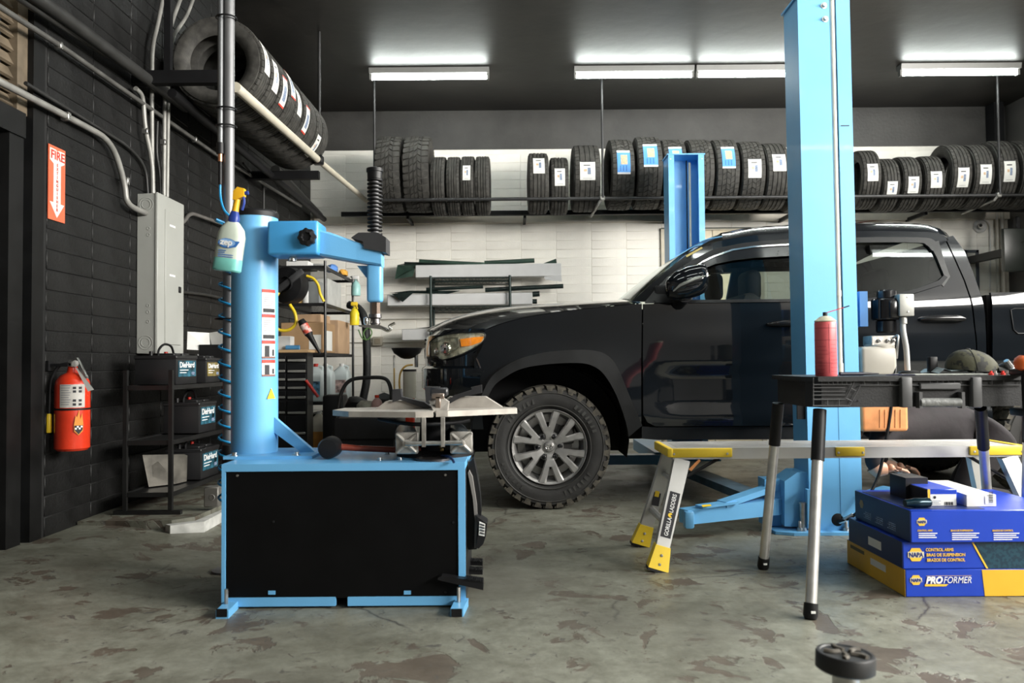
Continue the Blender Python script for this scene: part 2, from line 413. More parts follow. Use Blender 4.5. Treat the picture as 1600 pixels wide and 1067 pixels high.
# ================================================================== TYRES (shared helpers)
def tyre_parts(Rr, W, rim, style, seg=64):
    "returns (casing MB, tread MB) around the Y axis through the origin; outer face at y=-W/2"
    ca, tr = MB(), MB()
    rt = Rr-.010
    hw = W/2
    prof = [(rim-.004, -hw*.62), (rim+.012, -hw*.80), (rim+.03, -hw*.93), (rim+(Rr-rim)*.5, -hw), (rim+(Rr-rim)*.8, -hw*.97), (rt-.012, -hw*.88), (rt, -hw*.74),
            (rt+.002, 0), (rt, hw*.74), (rt-.012, hw*.88), (rim+(Rr-rim)*.8, hw*.97), (rim+(Rr-rim)*.5, hw), (rim+.03, hw*.93), (rim+.012, hw*.80), (rim-.004, hw*.62), (rim+.02, hw*.5), (Rr-.03, hw*.55), (Rr-.03, -hw*.55), (rim+.02, -hw*.5), (rim-.004, -hw*.62)]
    ca.lathe(prof, seg, axis=(0, 1, 0))
    def blk(a0, a1, w0, w1, skew=0.0, r0=None, r1=None, shoulder=0):
        r0 = rt-.004 if r0 is None else r0; r1 = Rr if r1 is None else r1
        vs = []
        for r_ in (r0, r1):
            for (a, w_) in ((a0-skew, w0), (a1-skew, w0), (a1+skew, w1), (a0+skew, w1)):
                rr = r_
                if abs(w_) > hw*.7: rr = r_-.006
                vs.append((rr*math.cos(a), w_, rr*math.sin(a)))
        tr.add(vs, [(0,3,2,1),(4,5,6,7),(0,1,5,4),(1,2,6,5),(2,3,7,6),(3,0,4,7)])
    if style == 'at':
        n = 34; d = 2*math.pi/n
        for k in range(n):
            a = k*d
            blk(a, a+d*.80, -hw*.93, -hw*.50, .012); blk(a+d*.4, a+d*1.2, hw*.50, hw*.93, .012)
            blk(a+d*.15, a+d*.95, -hw*.44, -hw*.17, .03); blk(a+d*.55, a+d*1.35, hw*.17, hw*.44, -.03)
            blk(a+d*.35, a+d*1.15, -hw*.12, hw*.12, .035)
            # shoulder lugs running down the sidewall
            for s in (-1, 1):
                o_ = 0 if s < 0 else d*.4
                ln = .045 if k % 2 else .030
                vs = []
                for (a_, in_) in ((a+o_+d*.08, 0), (a+o_+d*.72, 0), (a+o_+d*.62, ln), (a+o_+d*.18, ln)):
                    for w_ in (hw*.80, hw*(.985 if in_ == 0 else 1.01)):
                        r_ = Rr-.008-in_
                        vs.append((r_*math.cos(a_), s*w_, r_*math.sin(a_)))
                tr.add(vs, [(0,2,3,1),(2,4,5,3),(4,6,7,5),(6,0,1,7),(1,3,5,7),(0,6,4,2)])
    elif style == 'suv':
        n = 40; d = 2*math.pi/n
        for k in range(n):
            a = k*d
            blk(a, a+d*.86, -hw*.90, -hw*.56, .01); blk(a+d*.5, a+d*1.36, hw*.56, hw*.90, .01)
            blk(a+d*.2, a+d*1.0, -hw*.50, -hw*.20, .03); blk(a+d*.7, a+d*1.5, hw*.20, hw*.50, .03)
            blk(a+d*.3, a+d*1.15, -hw*.15, hw*.15, -.03)
    else:
        n = 44; d = 2*math.pi/n
        for k in range(n):
            a = k*d
            blk(a, a+d*.90, -hw*.88, -hw*.60, .004); blk(a+d*.5, a+d*1.4, hw*.60, hw*.88, .004)
        for w0, w1 in ((-.54, -.20), (-.14, .14), (.20, .54)):
            tr.lathe([(rt-.002, hw*w0), (Rr, hw*w0+.003), (Rr, hw*w1-.003), (rt-.002, hw*w1)], seg, axis=(0, 1, 0))
    return ca, tr
# ================================================================== PICKUP TRUCK
PAINT = mat('black_truck_paint', (.0045, .006, .008), .16, var=.15, vscale=2, coat=1.0, rvar=.04, spec=.1)
TRIMB = mat('grey_black_flare', (.009, .0095, .0105), .38, var=.3, vscale=6)
SEAM = BLACKM
def glass_mat(name, tint, gl=.06):
    m = bpy.data.materials.new(name); m.use_nodes = True; nt = m.node_tree; nt.nodes.clear(); N = nt.nodes.new; L = nt.links.new
    o = N('ShaderNodeOutputMaterial'); t = N('ShaderNodeBsdfTransparent'); t.inputs[0].default_value = (*tint, 1)
    g = N('ShaderNodeBsdfGlossy'); g.inputs['Roughness'].default_value = gl; g.inputs[0].default_value = (.9, .95, .95, 1)
    lw = N('ShaderNodeLayerWeight'); lw.inputs[0].default_value = .5; pw = N('ShaderNodeMath'); pw.operation = 'POWER'; pw.inputs[1].default_value = 4.0; L(lw.outputs['Facing'], pw.inputs[0])
    f = N('ShaderNodeMath'); f.operation = 'MULTIPLY_ADD'; f.inputs[1].default_value = .9; f.inputs[2].default_value = .05; L(pw.outputs[0], f.inputs[0])
    x = N('ShaderNodeMixShader'); L(f.outputs[0], x.inputs[0]); L(t.outputs[0], x.inputs[1]); L(g.outputs[0], x.inputs[2]); L(x.outputs[0], o.inputs[0])
    return m
GLASS = glass_mat('side_glass', (.75, .80, .76), .01); TINT = glass_mat('tinted_glass', (.26, .29, .27), .015); WSG = glass_mat('windscreen_glass', (.62, .68, .64))
YS = 5.00                      # nominal body side
YCEN = YS + .93                # truck centre plane
WC = P(858, 698, 5.06); WC.y = 5.03     # front wheel centre (outer face)
XCOR = P(752, 560, YS).x; XFRONT = P(650, 560, 5.2).x
def sstep(a, b, t):
    t = max(0, min(1, (t-a)/(b-a))); return t*t*(3-2*t)
def yside(x, z):
    y = YS
    if z > 1.275: y += .006*((z-1.275)/.035)**2 if z < 1.31 else .006 + (z-1.31)*.30
    if z < .62: y += (0.62-z)**2*.5
    if x > P(1003, 560, YS).x-.0:                      # door sculpting
        t = sstep(0, .22, x-P(1012, 560, YS).x)
        y += t*(.020*sstep(.90, .84, z) - .020*sstep(.66, .58, z))
        y -= t*.003*sstep(1.14, 1.08, z)*sstep(.98, 1.06, z)
    d = math.hypot(x-WC.x, z-WC.z)
    y -= .016*math.exp(-((d-.53)/.16)**2)*sstep(1.12, .9, z)
    if x < XCOR:
        t = min(.985, (XCOR-x)/(XCOR-XFRONT)); y += .55*(1-math.sqrt(1-t*t))
    return y
def surf(px, py, off=0.0):
    Y = YS
    for _ in range(8):
        p = P(px, py, Y); Y = yside(p.x, p.z)*.5 + Y*.5 if p.x < XCOR else yside(p.x, p.z)
    p.y = yside(p.x, p.z) + off
    return p
def poly_panel(pts, off=0.0, thick=.02, step=.06, mirror=False):
    ps = [surf(*q) for q in pts]
    bm = bmesh.new(); vs = [bm.verts.new((p.x, 0, p.z)) for p in ps]; bm.faces.new(vs)
    x0, x1 = min(p.x for p in ps), max(p.x for p in ps); z0, z1 = min(p.z for p in ps), max(p.z for p in ps)
    for k in range(1, int((x1-x0)/step)+1):
        bmesh.ops.bisect_plane(bm, geom=bm.verts[:]+bm.edges[:]+bm.faces[:], plane_co=(x0+k*step, 0, 0), plane_no=(1, 0, 0))
    for k in range(1, int((z1-z0)/(step*.7))+1):
        bmesh.ops.bisect_plane(bm, geom=bm.verts[:]+bm.edges[:]+bm.faces[:], plane_co=(0, 0, z0+k*step*.7), plane_no=(0, 0, 1))
    be = [e for e in bm.edges if e.is_boundary]
    for v in bm.verts: v.co.y = yside(v.co.x, v.co.z)+off
    if thick:
        r_ = bmesh.ops.extrude_edge_only(bm, edges=be)
        for v in [g for g in r_['geom'] if isinstance(g, bmesh.types.BMVert)]: v.co.y += thick
    if mirror:
        for v in bm.verts: v.co.y = 2*YCEN - v.co.y
    m = MB(); m.bm(bm, smooth=True); return m
def strip(a, b, off=0.0, thick=.02, mirror=False, off2=None):
    "panel between two polylines of pixels"
    A = [surf(*q, off=off) for q in a]; B = [surf(*q, off=off if off2 is None else off2) for q in b]
    rings = [[p, q, q+Vector((0, thick, 0)), p+Vector((0, thick, 0))] for p, q in zip(A, B)]
    if mirror: rings = [[Vector((p.x, 2*YCEN-p.y, p.z)) for p in r_] for r_ in rings]
    return MB().loft(rings, smooth=True)
def sp(pts, n=4): return [(v.x, v.y) for v in smooth_path([(x, y, 0) for x, y in pts], n)]
truck = empty('pickup_truck', (P(1180, 700, 5.9).x, YCEN, 0), 'glossy black four-door pickup truck parked between the blue lift columns', 'truck')
F_OUT = sp([(747, 640), (752, 620), (762, 598), (776, 581), (808, 562), (849, 551), (893, 547), (928, 548), (949, 556), (964, 575), (984, 622), (1002, 664)], 4)
F_IN = sp([(757, 640), (762, 622), (772, 603), (788, 590), (815, 576), (856, 569), (903, 567), (926, 572), (943, 585), (962, 617), (977, 660), (981, 682)], 4)
HOODN = [(757, 516), (790, 504), (832, 494), (880, 487), (940, 480), (1003, 474.5)]
fend = sp(HOODN, 3) + [(1002, 560), (1002, 640), (1002, 664)] + F_OUT[::-1][1:] + [(742, 600), (741, 565), (752, 545), (757, 530)]
DOOR1 = [(1005, 475), (1100, 472.5), (1200, 471), (1262, 470.5), (1262, 665), (1100, 665.5), (1024, 666), (1012, 660), (1005, 648), (1004.5, 560)]
DOOR2 = [(1264, 470.5), (1341, 470), (1380, 468), (1429, 457), (1462, 445), (1474, 438), (1478, 428), (1470, 400), (1462, 380), (1477, 376), (1489, 401), (1505.5, 438), (1519, 485), (1525, 540), (1525, 620), (1524, 664), (1264, 665)]
CABC = [(1478, 371), (1489, 368), (1507, 392), (1520, 424), (1531, 456), (1539, 490), (1541, 545), (1541, 684), (1527, 684), (1527, 540), (1521.5, 485), (1508, 438), (1491.5, 401), (1479.5, 376)]
SILL = [(1004, 667), (1024, 668), (1541, 667), (1541, 686), (1030, 688), (1004, 686)]
BED = [(1548, 457), (1700, 455), (1945, 455), (1950, 640), (1790, 650)] + [(1640+118*math.cos(t), 690-135*math.sin(t)) for t in [i*math.pi/12 for i in range(0, 13)]] + [(1548, 690)]
RAILO = [(988, 471), (1024, 438), (1065, 404), (1095, 387), (1129, 375.5), (1176, 368), (1233, 364), (1341, 361), (1440, 362), (1470, 366), (1483, 374)]
RAILI = [(1008, 471), (1041, 434), (1075, 411), (1112, 391), (1142, 383.5), (1176, 378), (1233, 374), (1341, 371), (1436, 371), (1458, 375), (1466, 386)]
GLIN = [(1052, 470.5), (1060, 440), (1080, 420), (1114, 400.5), (1143, 390.5), (1177, 385.5), (1233, 381.5), (1341, 379), (1430, 379), (1447, 383), (1456, 392)]
def both(fn, name, m, lab=None, **kw):
    o = fn(False).build(name, m, truck, label=lab); fn(True).build(name, m, truck); return o
both(lambda mi: poly_panel(fend, mirror=mi), 'front_fender', PAINT)
both(lambda mi: strip(F_OUT, F_IN, -.04, .055, mi, -.035), 'fender_flare', TRIMB, 'dull grey-black wheel arch flare')
door_f = both(lambda mi: poly_panel(DOOR1, mirror=mi), 'front_door', PAINT)
door_r = both(lambda mi: poly_panel(DOOR2, mirror=mi), 'rear_door', PAINT)
both(lambda mi: poly_panel(CABC, mirror=mi), 'cab_corner', PAINT)
both(lambda mi: poly_panel(SILL, .03, .05, mirror=mi), 'sill', TRIMB)
bed_o = both(lambda mi: poly_panel(BED, mirror=mi), 'bed_side', PAINT)
RO, RI, GI = sp(RAILO), sp(RAILI), sp(GLIN)
both(lambda mi: strip(RO, RI, 0, .03, mi), 'roof_rail', PAINT)
both(lambda mi: strip(RI, GI, -.006, .03, mi), 'window_frame', mat('satin_black_trim', (.011, .0115, .012), .3, var=.15, spec=.4))
# belt moulding under the glass
both(lambda mi: strip([(1008, 469.5), (1100, 468.5), (1262, 467), (1345, 466)], [(1008, 474), (1100, 473), (1262, 471.5), (1345, 470.5)], -.012, .02, mi), 'belt_moulding', MATS['satin_black_trim'])
both(lambda mi: strip([(1345, 467), (1380, 463), (1429, 452), (1466, 438), (1474, 430)], [(1345, 471.5), (1380, 469), (1429, 458), (1470, 445), (1480, 433)], -.008, .02, mi), 'window_sill_trim', PAINT)
# B pillar behind the near lift column
both(lambda mi: strip([(1250, 380), (1250, 471)], [(1278, 380), (1278, 471)], -.004, .04, mi), 'door_pillar', BLACK)
# side glass
def glass_poly(pts, mi, off=.012):
    ps = [surf(*q, off=off) for q in pts]
    if mi: ps = [Vector((p.x, 2*YCEN-p.y, p.z)) for p in ps]
    m = MB(); m.add(ps, [tuple(range(len(ps)))]); return m
GF = [(1050, 472), (1060, 440), (1080, 420), (1114, 400), (1143, 390), (1177, 385), (1251, 380), (1251, 472)]
GR = [(1277, 379), (1341, 378.5), (1430, 378), (1449, 382), (1458, 392), (1475, 432), (1468, 443), (1429, 458), (1380, 468), (1341, 471), (1277, 471)]
both(lambda mi: glass_poly(GF, mi), 'front_window', GLASS)
both(lambda mi: glass_poly(GR, mi), 'rear_window', TINT, 'dark tinted rear door window')
# rain visor along the top of the front window
strip([(1084, 417), (1114, 400), (1143, 390.5), (1177, 385.5), (1250, 381)], [(1088, 424), (1116, 413), (1145, 407), (1178, 403), (1250, 399)], -.008, .004).build('rain_visor', mat('smoked_visor', (.012, .012, .012), .15), truck)
both(lambda mi: strip([(1080, 420), (1095, 409), (1114, 399.5), (1143, 389.5), (1177, 384.5), (1250, 380)], [(1081, 421.5), (1096, 411), (1115, 402), (1144, 392), (1177, 387), (1250, 382.5)], -.018, .012, mi), 'chrome_strip', CHROME)
# quarter-window divider
both(lambda mi: strip([(1062, 438), (1064, 472)], [(1066, 434), (1070, 472)], -.004, .02, mi), 'window_divider', BLACK)
# hood
CROWN = [(676, 512), (704, 500), (741, 490), (792, 482), (876, 477), (960, 472.5)]
N_ = [surf(*q) for q in sp([(740, 523)] + HOODN, 4)]; C_ = [P(x, y, YCEN) for x, y in sp([(666, 518)] + CROWN, 4)]
m_ = min(len(N_), len(C_)); rings = []
for i in range(m_):
    n_, c_ = N_[i], C_[i]; half = []
    for k in range(9):
        v = k/8; s = math.sin(v*math.pi/2)
        half.append(Vector((n_.x+(c_.x-n_.x)*s, n_.y+(c_.y-n_.y)*v, n_.z+(c_.z-n_.z)*(s**.75) + .004)))
    rings.append(half + [Vector((p.x, 2*YCEN-p.y, p.z)) for p in half[-2::-1]])
hood = MB().loft(rings, caps=False, closed=False).build('hood', PAINT, truck)
# cowl, windscreen, roof, rear screen
WSN = [surf(*q) for q in sp([(988, 471), (1024, 438), (1065, 404), (1095, 387), (1129, 375.5)], 3)]
WSC = [P(*q, YCEN) for q in sp([(961, 472), (1012, 433), (1052, 403), (1085, 383.5), (1112, 373)], 3)]
def across(A, B, n=8, pw=.7):
    rr = []
    for a, b in zip(A, B):
        h = [Vector((a.x+(b.x-a.x)*math.sin(k/n*math.pi/2), a.y+(b.y-a.y)*k/n, a.z+(b.z-a.z)*math.sin(k/n*math.pi/2)**pw)) for k in range(n+1)]
        rr.append(h + [Vector((p.x, 2*YCEN-p.y, p.z)) for p in h[-2::-1]])
    return rr
MB().loft(across(WSN, WSC), caps=False, closed=False).build('windscreen', WSG, truck)
RN = [surf(*q) for q in sp([(1129, 375.5), (1176, 368), (1233, 364), (1341, 361), (1440, 362), (1470, 366), (1483, 372), (1489, 377)], 3)]
RC = [P(*q, YCEN) for q in sp([(1112, 373), (1155, 364.5), (1220, 360.5), (1310, 357.5), (1385, 358), (1410, 362), (1420, 368), (1424, 375)], 3)]
MB().loft(across(RN, RC, 8, .55), caps=False, closed=False).build('roof', PAINT, truck)
BN = [surf(*q) for q in ((1489, 369), (1507, 392), (1520, 424), (1531, 456), (1539, 490), (1541, 560), (1541, 680))]
BC = [Vector((p.x+.02, YCEN, p.z)) for p in BN]
MB().loft(across(BN, BC), caps=False, closed=False).build('cab_back', PAINT, truck)
# interior
INT = mat('dark_interior', (.014, .014, .015), .8, var=.2)
fx = surf(1010, 600).x; rx = surf(1530, 600).x
MB().box((fx, YS+.07, .5), (rx, 2*YCEN-YS-.07, .60)).build('cab_floor', INT, truck)
MB().box((fx-.02, YS+.07, .55), (fx+.28, 2*YCEN-YS-.07, surf(1060, 474).z-.03)).build('dashboard', INT, truck)
def seat(x, y):
    s = MB(); s.rbox((x+.05, y, .85), (.5, .5, .16), .05, 2)
    s.rbox((x+.33, y, 1.12), (.15, .48, .52), .06, 2, Matrix.Rotation(R(12), 3, 'Y')); s.build('seat', INT, truck)
    hz = P(1207, 455, y).z
    h = MB(); h.rbox((x+.42, y, hz+.03), (.11, .26, .22), .05, 3); h.cyl((x+.40, y, hz-.16), (x+.41, y, hz), .012, 8); h.build('headrest', INT, truck)
sx = surf(1190, 500).x - .36
for y in (YS+.45, 2*YCEN-YS-.45): seat(sx, y); seat(sx+.86, y)
MB().box((rx-.35, YS+.1, .5), (rx-.25, 2*YCEN-YS-.1, 1.25)).build('rear_bench', INT, truck)
# wheel arch liners
def liner(cx, cz):
    for mi in (False, True):
        m = MB(); pr = []
        for k in range(17):
            a = math.pi*(k/16)*1.16 - .25
            pr.append((cx+.50*math.cos(a), cz+.47*math.sin(a)+.05))
        ya, yb = YS+.005, YS+.42
        if mi: ya, yb = 2*YCEN-ya, 2*YCEN-yb
        m.loft([[Vector((x, ya, z)) for x, z in pr], [Vector((x, yb, z)) for x, z in pr]], caps=False, closed=False)
        m.add([Vector((x, yb, z)) for x, z in pr], [tuple(range(len(pr)))])
        m.build('wheel_arch_liner', BLACKM, truck)
liner(WC.x, WC.z)
RWX = WC.x + 3.236
liner(RWX, WC.z)
# chassis mass, engine bay, axle
MB().box((WC.x+.50, YS+.25, .42), (RWX-.5, 2*YCEN-YS-.25, .55)).box((WC.x-.45, YS+.44, .45), (WC.x+.55, 2*YCEN-YS-.44, 1.0)).box((RWX-.6, YS+.44, .45), (RWX+1.0, 2*YCEN-YS-.44, .85)).build('chassis', BLACKM, truck)
MB().cyl((WC.x, YS+.1, WC.z), (WC.x, 2*YCEN-YS-.1, WC.z), .05, 12).build('axle', BLACKM, truck)
MB().cyl((RWX, YS+.1, WC.z), (RWX, 2*YCEN-YS-.1, WC.z), .06, 12).build('axle', BLACKM, truck)
MB().box((surf(1549, 600).x, YS+.1, .75), (surf(1940, 600).x, 2*YCEN-YS-.1, .80)).box((surf(1549, 600).x, YS+.05, .75), (surf(1549, 600).x+.04, 2*YCEN-YS-.05, surf(1549, 460).z)).box((surf(1940, 600).x-.04, YS+.02, .70), (surf(1940, 600).x, 2*YCEN-YS-.02, surf(1940, 458).z)).build('truck_bed', BLACKM, truck)
# fuel door on the bed side
fd = [(1579, 484), (1585, 482), (1640, 482), (1645, 486), (1645, 518), (1640, 521), (1590, 521), (1583, 515)]
poly_panel(fd, -.004, .006).build('fuel_door', PAINT, bed_o)
fo = [surf(*q, off=-.003) for q in fd]; MB().tube(fo, .004, 6, closed=True).build('fuel_door_seam', BLACKM, bed_o)
# front fascia: horizontal curves lofted from top to bottom
def fas(z, xf, xs, ys, n=10):
    h = []
    for k in range(n+1):
        t = k/n*math.pi/2
        h.append(Vector((xs+(xf-xs)*math.sin(t)**.85, ys+(YCEN-ys)*(1-math.cos(t))**1.25, z)))
    return h + [Vector((p.x, 2*YCEN-p.y, p.z)) for p in h[-2::-1]]
def zpx(py, Y=5.2): return P(660, py, Y).z
def xpx(px, Y=5.45): return P(px, 560, Y).x
xs0 = XCOR+.01
fr = [fas(zpx(516), xpx(672), XCOR+.05, yside(XCOR+.05, 1.1)+.01), fas(zpx(524), xpx(660), xs0, yside(xs0, 1.05)+.02), fas(zpx(545), xpx(655), xs0, yside(xs0, 1.)+.03), fas(zpx(572), xpx(656), xs0, yside(xs0, .9)+.03),
      fas(zpx(576), xpx(651), xs0-.01, yside(xs0, .9)+.0), fas(zpx(608), xpx(651), xs0-.01, yside(xs0, .8)+.0), fas(zpx(612), xpx(656), xs0-.01, yside(xs0, .8)+.01), fas(zpx(640), xpx(662), xs0-.01, YS+.01), fas(zpx(668), xpx(675), xs0, YS+.03)]
MB().loft(fr, caps=False, closed=False).build('front_bumper', PAINT, truck)
# grille bars on the nose
gm = MB()
for py in (527, 534, 541, 548, 555, 562):
    h = fas(zpx(py), xpx(656.5), xs0-.14, yside(xs0-.14, 1.)+.02); gm.tube(h[9:-9], .008, 6)
gm.build('grille', MATS['satin_black_trim'], truck)
# headlight
HL = sp([(672, 534), (684, 526), (707, 521), (740, 519.5), (756, 520.5), (758, 527), (752, 537), (724, 553), (692, 562.5), (684, 558), (673, 557)], 2)
HLm = mat('headlight_reflector', (.82, .80, .70), .25, .35, var=.35, vscale=28)
LENS = glass_mat('headlight_lens', (.92, .92, .84), .05)
hlr = poly_panel(HL, -.005, .05, .03).build('headlight_reflector', HLm, truck)
poly_panel(HL, -.022, .02, .03).build('headlight_lens', LENS, truck)
bz = [surf(x, y, -.020) for x, y in HL]; MB().tube(bz, .0045, 6, closed=True).build('headlight_bezel', BLACK, truck)
AMB = sp([(719, 530), (740, 527), (756, 526), (752, 534), (736, 540), (721, 541.5)], 1)
poly_panel(AMB, -.014, .012, .03).build('turn_signal', mat('amber_lens', (.90, .28, .02), .2, var=.15, vscale=30, emit=(.9, .25, .02), estr=.15), truck, label='amber turn signal lens')
for (px, py, r_) in ((697, 545, .040), (683, 549, .022)):
    c = surf(px, py, -.012); nrm = Vector((-.5, -1, 0)).normalized()
    MB().lathe([(.2*r_, .012), (.7*r_, .009), (r_, -.004), (1.1*r_, .0), (1.15*r_, -.01)], 20, c, nrm).build('headlight_bowl', CHROME, truck)
# chrome-like strip in headlight
MB().tube([surf(*q, off=-.012) for q in ((676, 537), (690, 531), (708, 527.5), (716, 528), (718, 543), (700, 553))], .004, 6).build('headlight_strip', CHROME, truck)
both(lambda mi: strip([(676, 566), (700, 566), (745, 548)], [(690, 690), (712, 690), (748, 640)], .02, .02, mi), 'bumper_corner', PAINT)
# door handles
def handle(x0, x1, y0, parent):
    ym = y0
    A = surf(x0, ym); B = surf(x1, ym)
    cup = [surf((x0+x1)/2+ (x1-x0)*.30*math.cos(t), ym+ (x1-x0)*.17*math.sin(t), .003) for t in [i*2*math.pi/16 for i in range(16)]]
    c_ = sum(cup, Vector())/16 + Vector((0, .02, 0)); m = MB(); m.add(cup+[c_], [(i, (i+1) % 16, 16) for i in range(16)], True); m.build('handle_recess', BLACKM, parent)
    m = MB(); pts = [surf(x0+(x1-x0)*t, ym-1.5*math.sin(t*math.pi), -.012-.028*math.sin(t*math.pi)**.5) for t in [i/8 for i in range(9)]]
    m.tube(pts, [.010, .017, .02, .02, .02, .02, .02, .017, .010], 10); m.build('door_handle', GLOSSB, parent)
handle(1437, 1506, 499, door_r); handle(1199, 1270, 507, door_f)
# wing mirror
mc = surf(1066, 452)
m = MB(); rg = []
for k, (dx, sc) in enumerate(((-.135, .35), (-.12, .66), (-.07, .93), (0, 1.04), (.07, 1.0), (.10, .92), (.112, .80))):
    rg.append([Vector((mc.x+dx, mc.y-.15+.085*math.cos(a)*sc, mc.z+.025+.098*math.sin(a)*sc + dx*.25)) for a in [i*2*math.pi/18 for i in range(18)]])
m.loft(rg); m.build('wing_mirror', PAINT, truck)
MB().tube([(mc.x+.09, mc.y-.235, mc.z+.058), (mc.x+.02, mc.y-.242, mc.z+.040), (mc.x-.06, mc.y-.232, mc.z+.005), (mc.x-.10, mc.y-.21, mc.z-.03)], [.004, .010, .009, .004], 8).build('mirror_highlight', mat('mirror_highlight_silver', (.35, .36, .33), .3, .6), truck)  # pale tube stands in for the highlight along the mirror shell
m = MB(); m.tube([(mc.x-.02, mc.y-.13, mc.z-.05), (mc.x-.03, mc.y-.05, mc.z-.09), (mc.x-.02, mc.y+.02, mc.z-.08)], [.05, .04, .05], 10); m.rbox((mc.x-.06, mc.y+.0, mc.z-.045), (.24, .03, .14), .014, 2); m.build('mirror_arm', BLACK, truck)
# badge of gold tape on the A-pillar
MB().add([surf(*q, off=-.003) for q in ((1071, 399.5), (1096, 385.8), (1098, 387.8), (1073, 402))], [(0,1,2,3)]).build('pillar_tape', mat('gold_tape', (.45, .36, .12), .5), truck)
# right-hand frame of the rear door window
both(lambda mi: strip([(1449, 381), (1457, 390), (1464, 404), (1475, 431), (1468, 442)], [(1466, 376), (1470, 390), (1474, 404), (1484, 432), (1474, 448)], -.004, .03, mi), 'window_frame', MATS['satin_black_trim'])
# ---- wheels
TR, TW, RIM = .392, .255, .232
ca, trd = tyre_parts(TR, TW, RIM, 'at', 72)
DUSTY = mat('brown_dusty_tread', (.095, .085, .066), .9, var=.3, vscale=30, color2=(.028, .026, .023), thr=(.30, .62), bump=.3)
SIDEW = mat('tyre_sidewall', (.026, .025, .024), .6, var=.25, vscale=9, bump=.1)
ALLOY = mat('grey_alloy', (.44, .43, .42), .33, .7, var=.1, vscale=20)
def wheel(cx, y0, flip):
    e = empty('wheel', (cx-truck.location.x, y0-truck.location.y, WC.z)); e.parent = truck
    s = -1 if flip else 1
    def put(mb_, name, m, **k):
        for v in mb_.v: v.y = v.y*s
        mb_.v = [v + worldloc(e) for v in mb_.v]
        return mb_.build(name, m, e, **k)
    a, t = tyre_parts(TR, TW, RIM, 'at', 72)
    put(a, 'tyre', SIDEW); put(t, 'tread_lugs', DUSTY, kind='stuff')
    rmb = MB(); rmb.lathe([(.236, -.118), (.240, -.112), (.236, -.104), (.222, -.100), (.214, -.085), (.206, -.02), (.200, .06), (.22, .11)], 48, axis=(0, 1, 0))
    rmb.lathe([(.0, .02), (.2, .02)], 32, axis=(0, 1, 0))
    put(rmb, 'rim', ALLOY)
    sm = MB()
    def pt(r_, a_, y_): return Vector((r_*math.cos(a_), y_, r_*math.sin(a_)))
    def bar(spec_):
        rings = []
        for (r_, ac, hwid, yy) in spec_:
            da = hwid/r_
            rings.append([pt(r_, ac-da, yy+.006), pt(r_, ac-da*.62, yy-.004), pt(r_, ac+da*.62, yy-.004), pt(r_, ac+da, yy+.006), pt(r_, ac+da*.8, yy+.05), pt(r_, ac-da*.8, yy+.05)])
        return MB().loft(rings, smooth=False)
    for k in range(6):
        th = k*math.pi/3 + math.pi/6 + .05
        stem = put(bar(((.05, th, .027, -.086), (.10, th, .031, -.095), (.128, th, .034, -.099))), 'spoke', ALLOY)
        for sg in (-1, 1):
            put(bar(((.088, th+sg*.13, .018, -.0935), (.125, th+sg*.185, .0205, -.099), (.175, th+sg*.225, .0225, -.103), (.228, th+sg*.262, .027, -.105))), 'spoke_arm', ALLOY)
    sm.lathe([(.0, -.084), (.084, -.086), (.094, -.074), (.096, -.03)], 36, axis=(0, 1, 0))
    put(sm, 'wheel_hub', ALLOY)
    rg_ = MB()
    for r_ in (.262, .342): rg_.lathe([(r_-.004, -TW/2*1.0), (r_, -TW/2*1.015-.002), (r_+.004, -TW/2*1.0)], 72, axis=(0, 1, 0))
    for k in range(60):
        a_ = k*2*math.pi/60
        if k % 15 in (3, 4, 5, 6, 7, 8, 9): rg_.add([pt(.288+dr, a_+da, -TW/2-.003) for dr, da in ((0, 0), (0, .055), (.03, .055 if k % 2 else .03), (.03, 0))], [(0,1,2,3)])
    put(rg_, 'sidewall_rings', mat('sidewall_raised', (.045, .044, .041), .6, var=.2))
    lm = MB()
    for k in range(6):
        th = k*math.pi/3+.05+.0; c = Vector((.0705*math.cos(th), -.088, .0695*math.sin(th)))
        lm = MB(); lm.lathe([(.0, -.030), (.007, -.029), (.010, -.022), (.011, .0), (.0175, .002), (.0175, .01)], 12, c, (0, 1, 0)); put(lm, 'lug_nut', GLOSSB)
    cm = MB(); cm.lathe([(.0, -.018), (.026, -.016), (.034, -.008), (.036, .01)], 28, (0, -.088, 0), (0, 1, 0)); put(cm, 'centre_cap', ALLOY)
    em = MB()
    for (rx_, rz_, dz) in ((.022, .016, 0), (.008, .016, 0), (.015, .007, .006)):
        em.tube([(rx_*math.cos(t), -.1065, dz+rz_*math.sin(t)) for t in [i*2*math.pi/20 for i in range(20)]], .0016, 5, closed=True)
    put(em, 'wheel_emblem', CHROME)
    # brake disc and caliper seen between the spokes
    bm_ = MB(); bm_.lathe([(.05, -.03), (.15, -.03), (.15, -.005), (.05, -.005)], 36, axis=(0, 1, 0)); bm_.rbox((.12, -.02, .07), (.09, .06, .12), .02, 2); put(bm_, 'brake_disc', mat('dark_iron', (.05, .048, .045), .6, .6))
    return e
yw = WC.y + TW/2
for x in (WC.x, RWX):
    wheel(x, yw, False); wheel(x, 2*YCEN-yw, True)
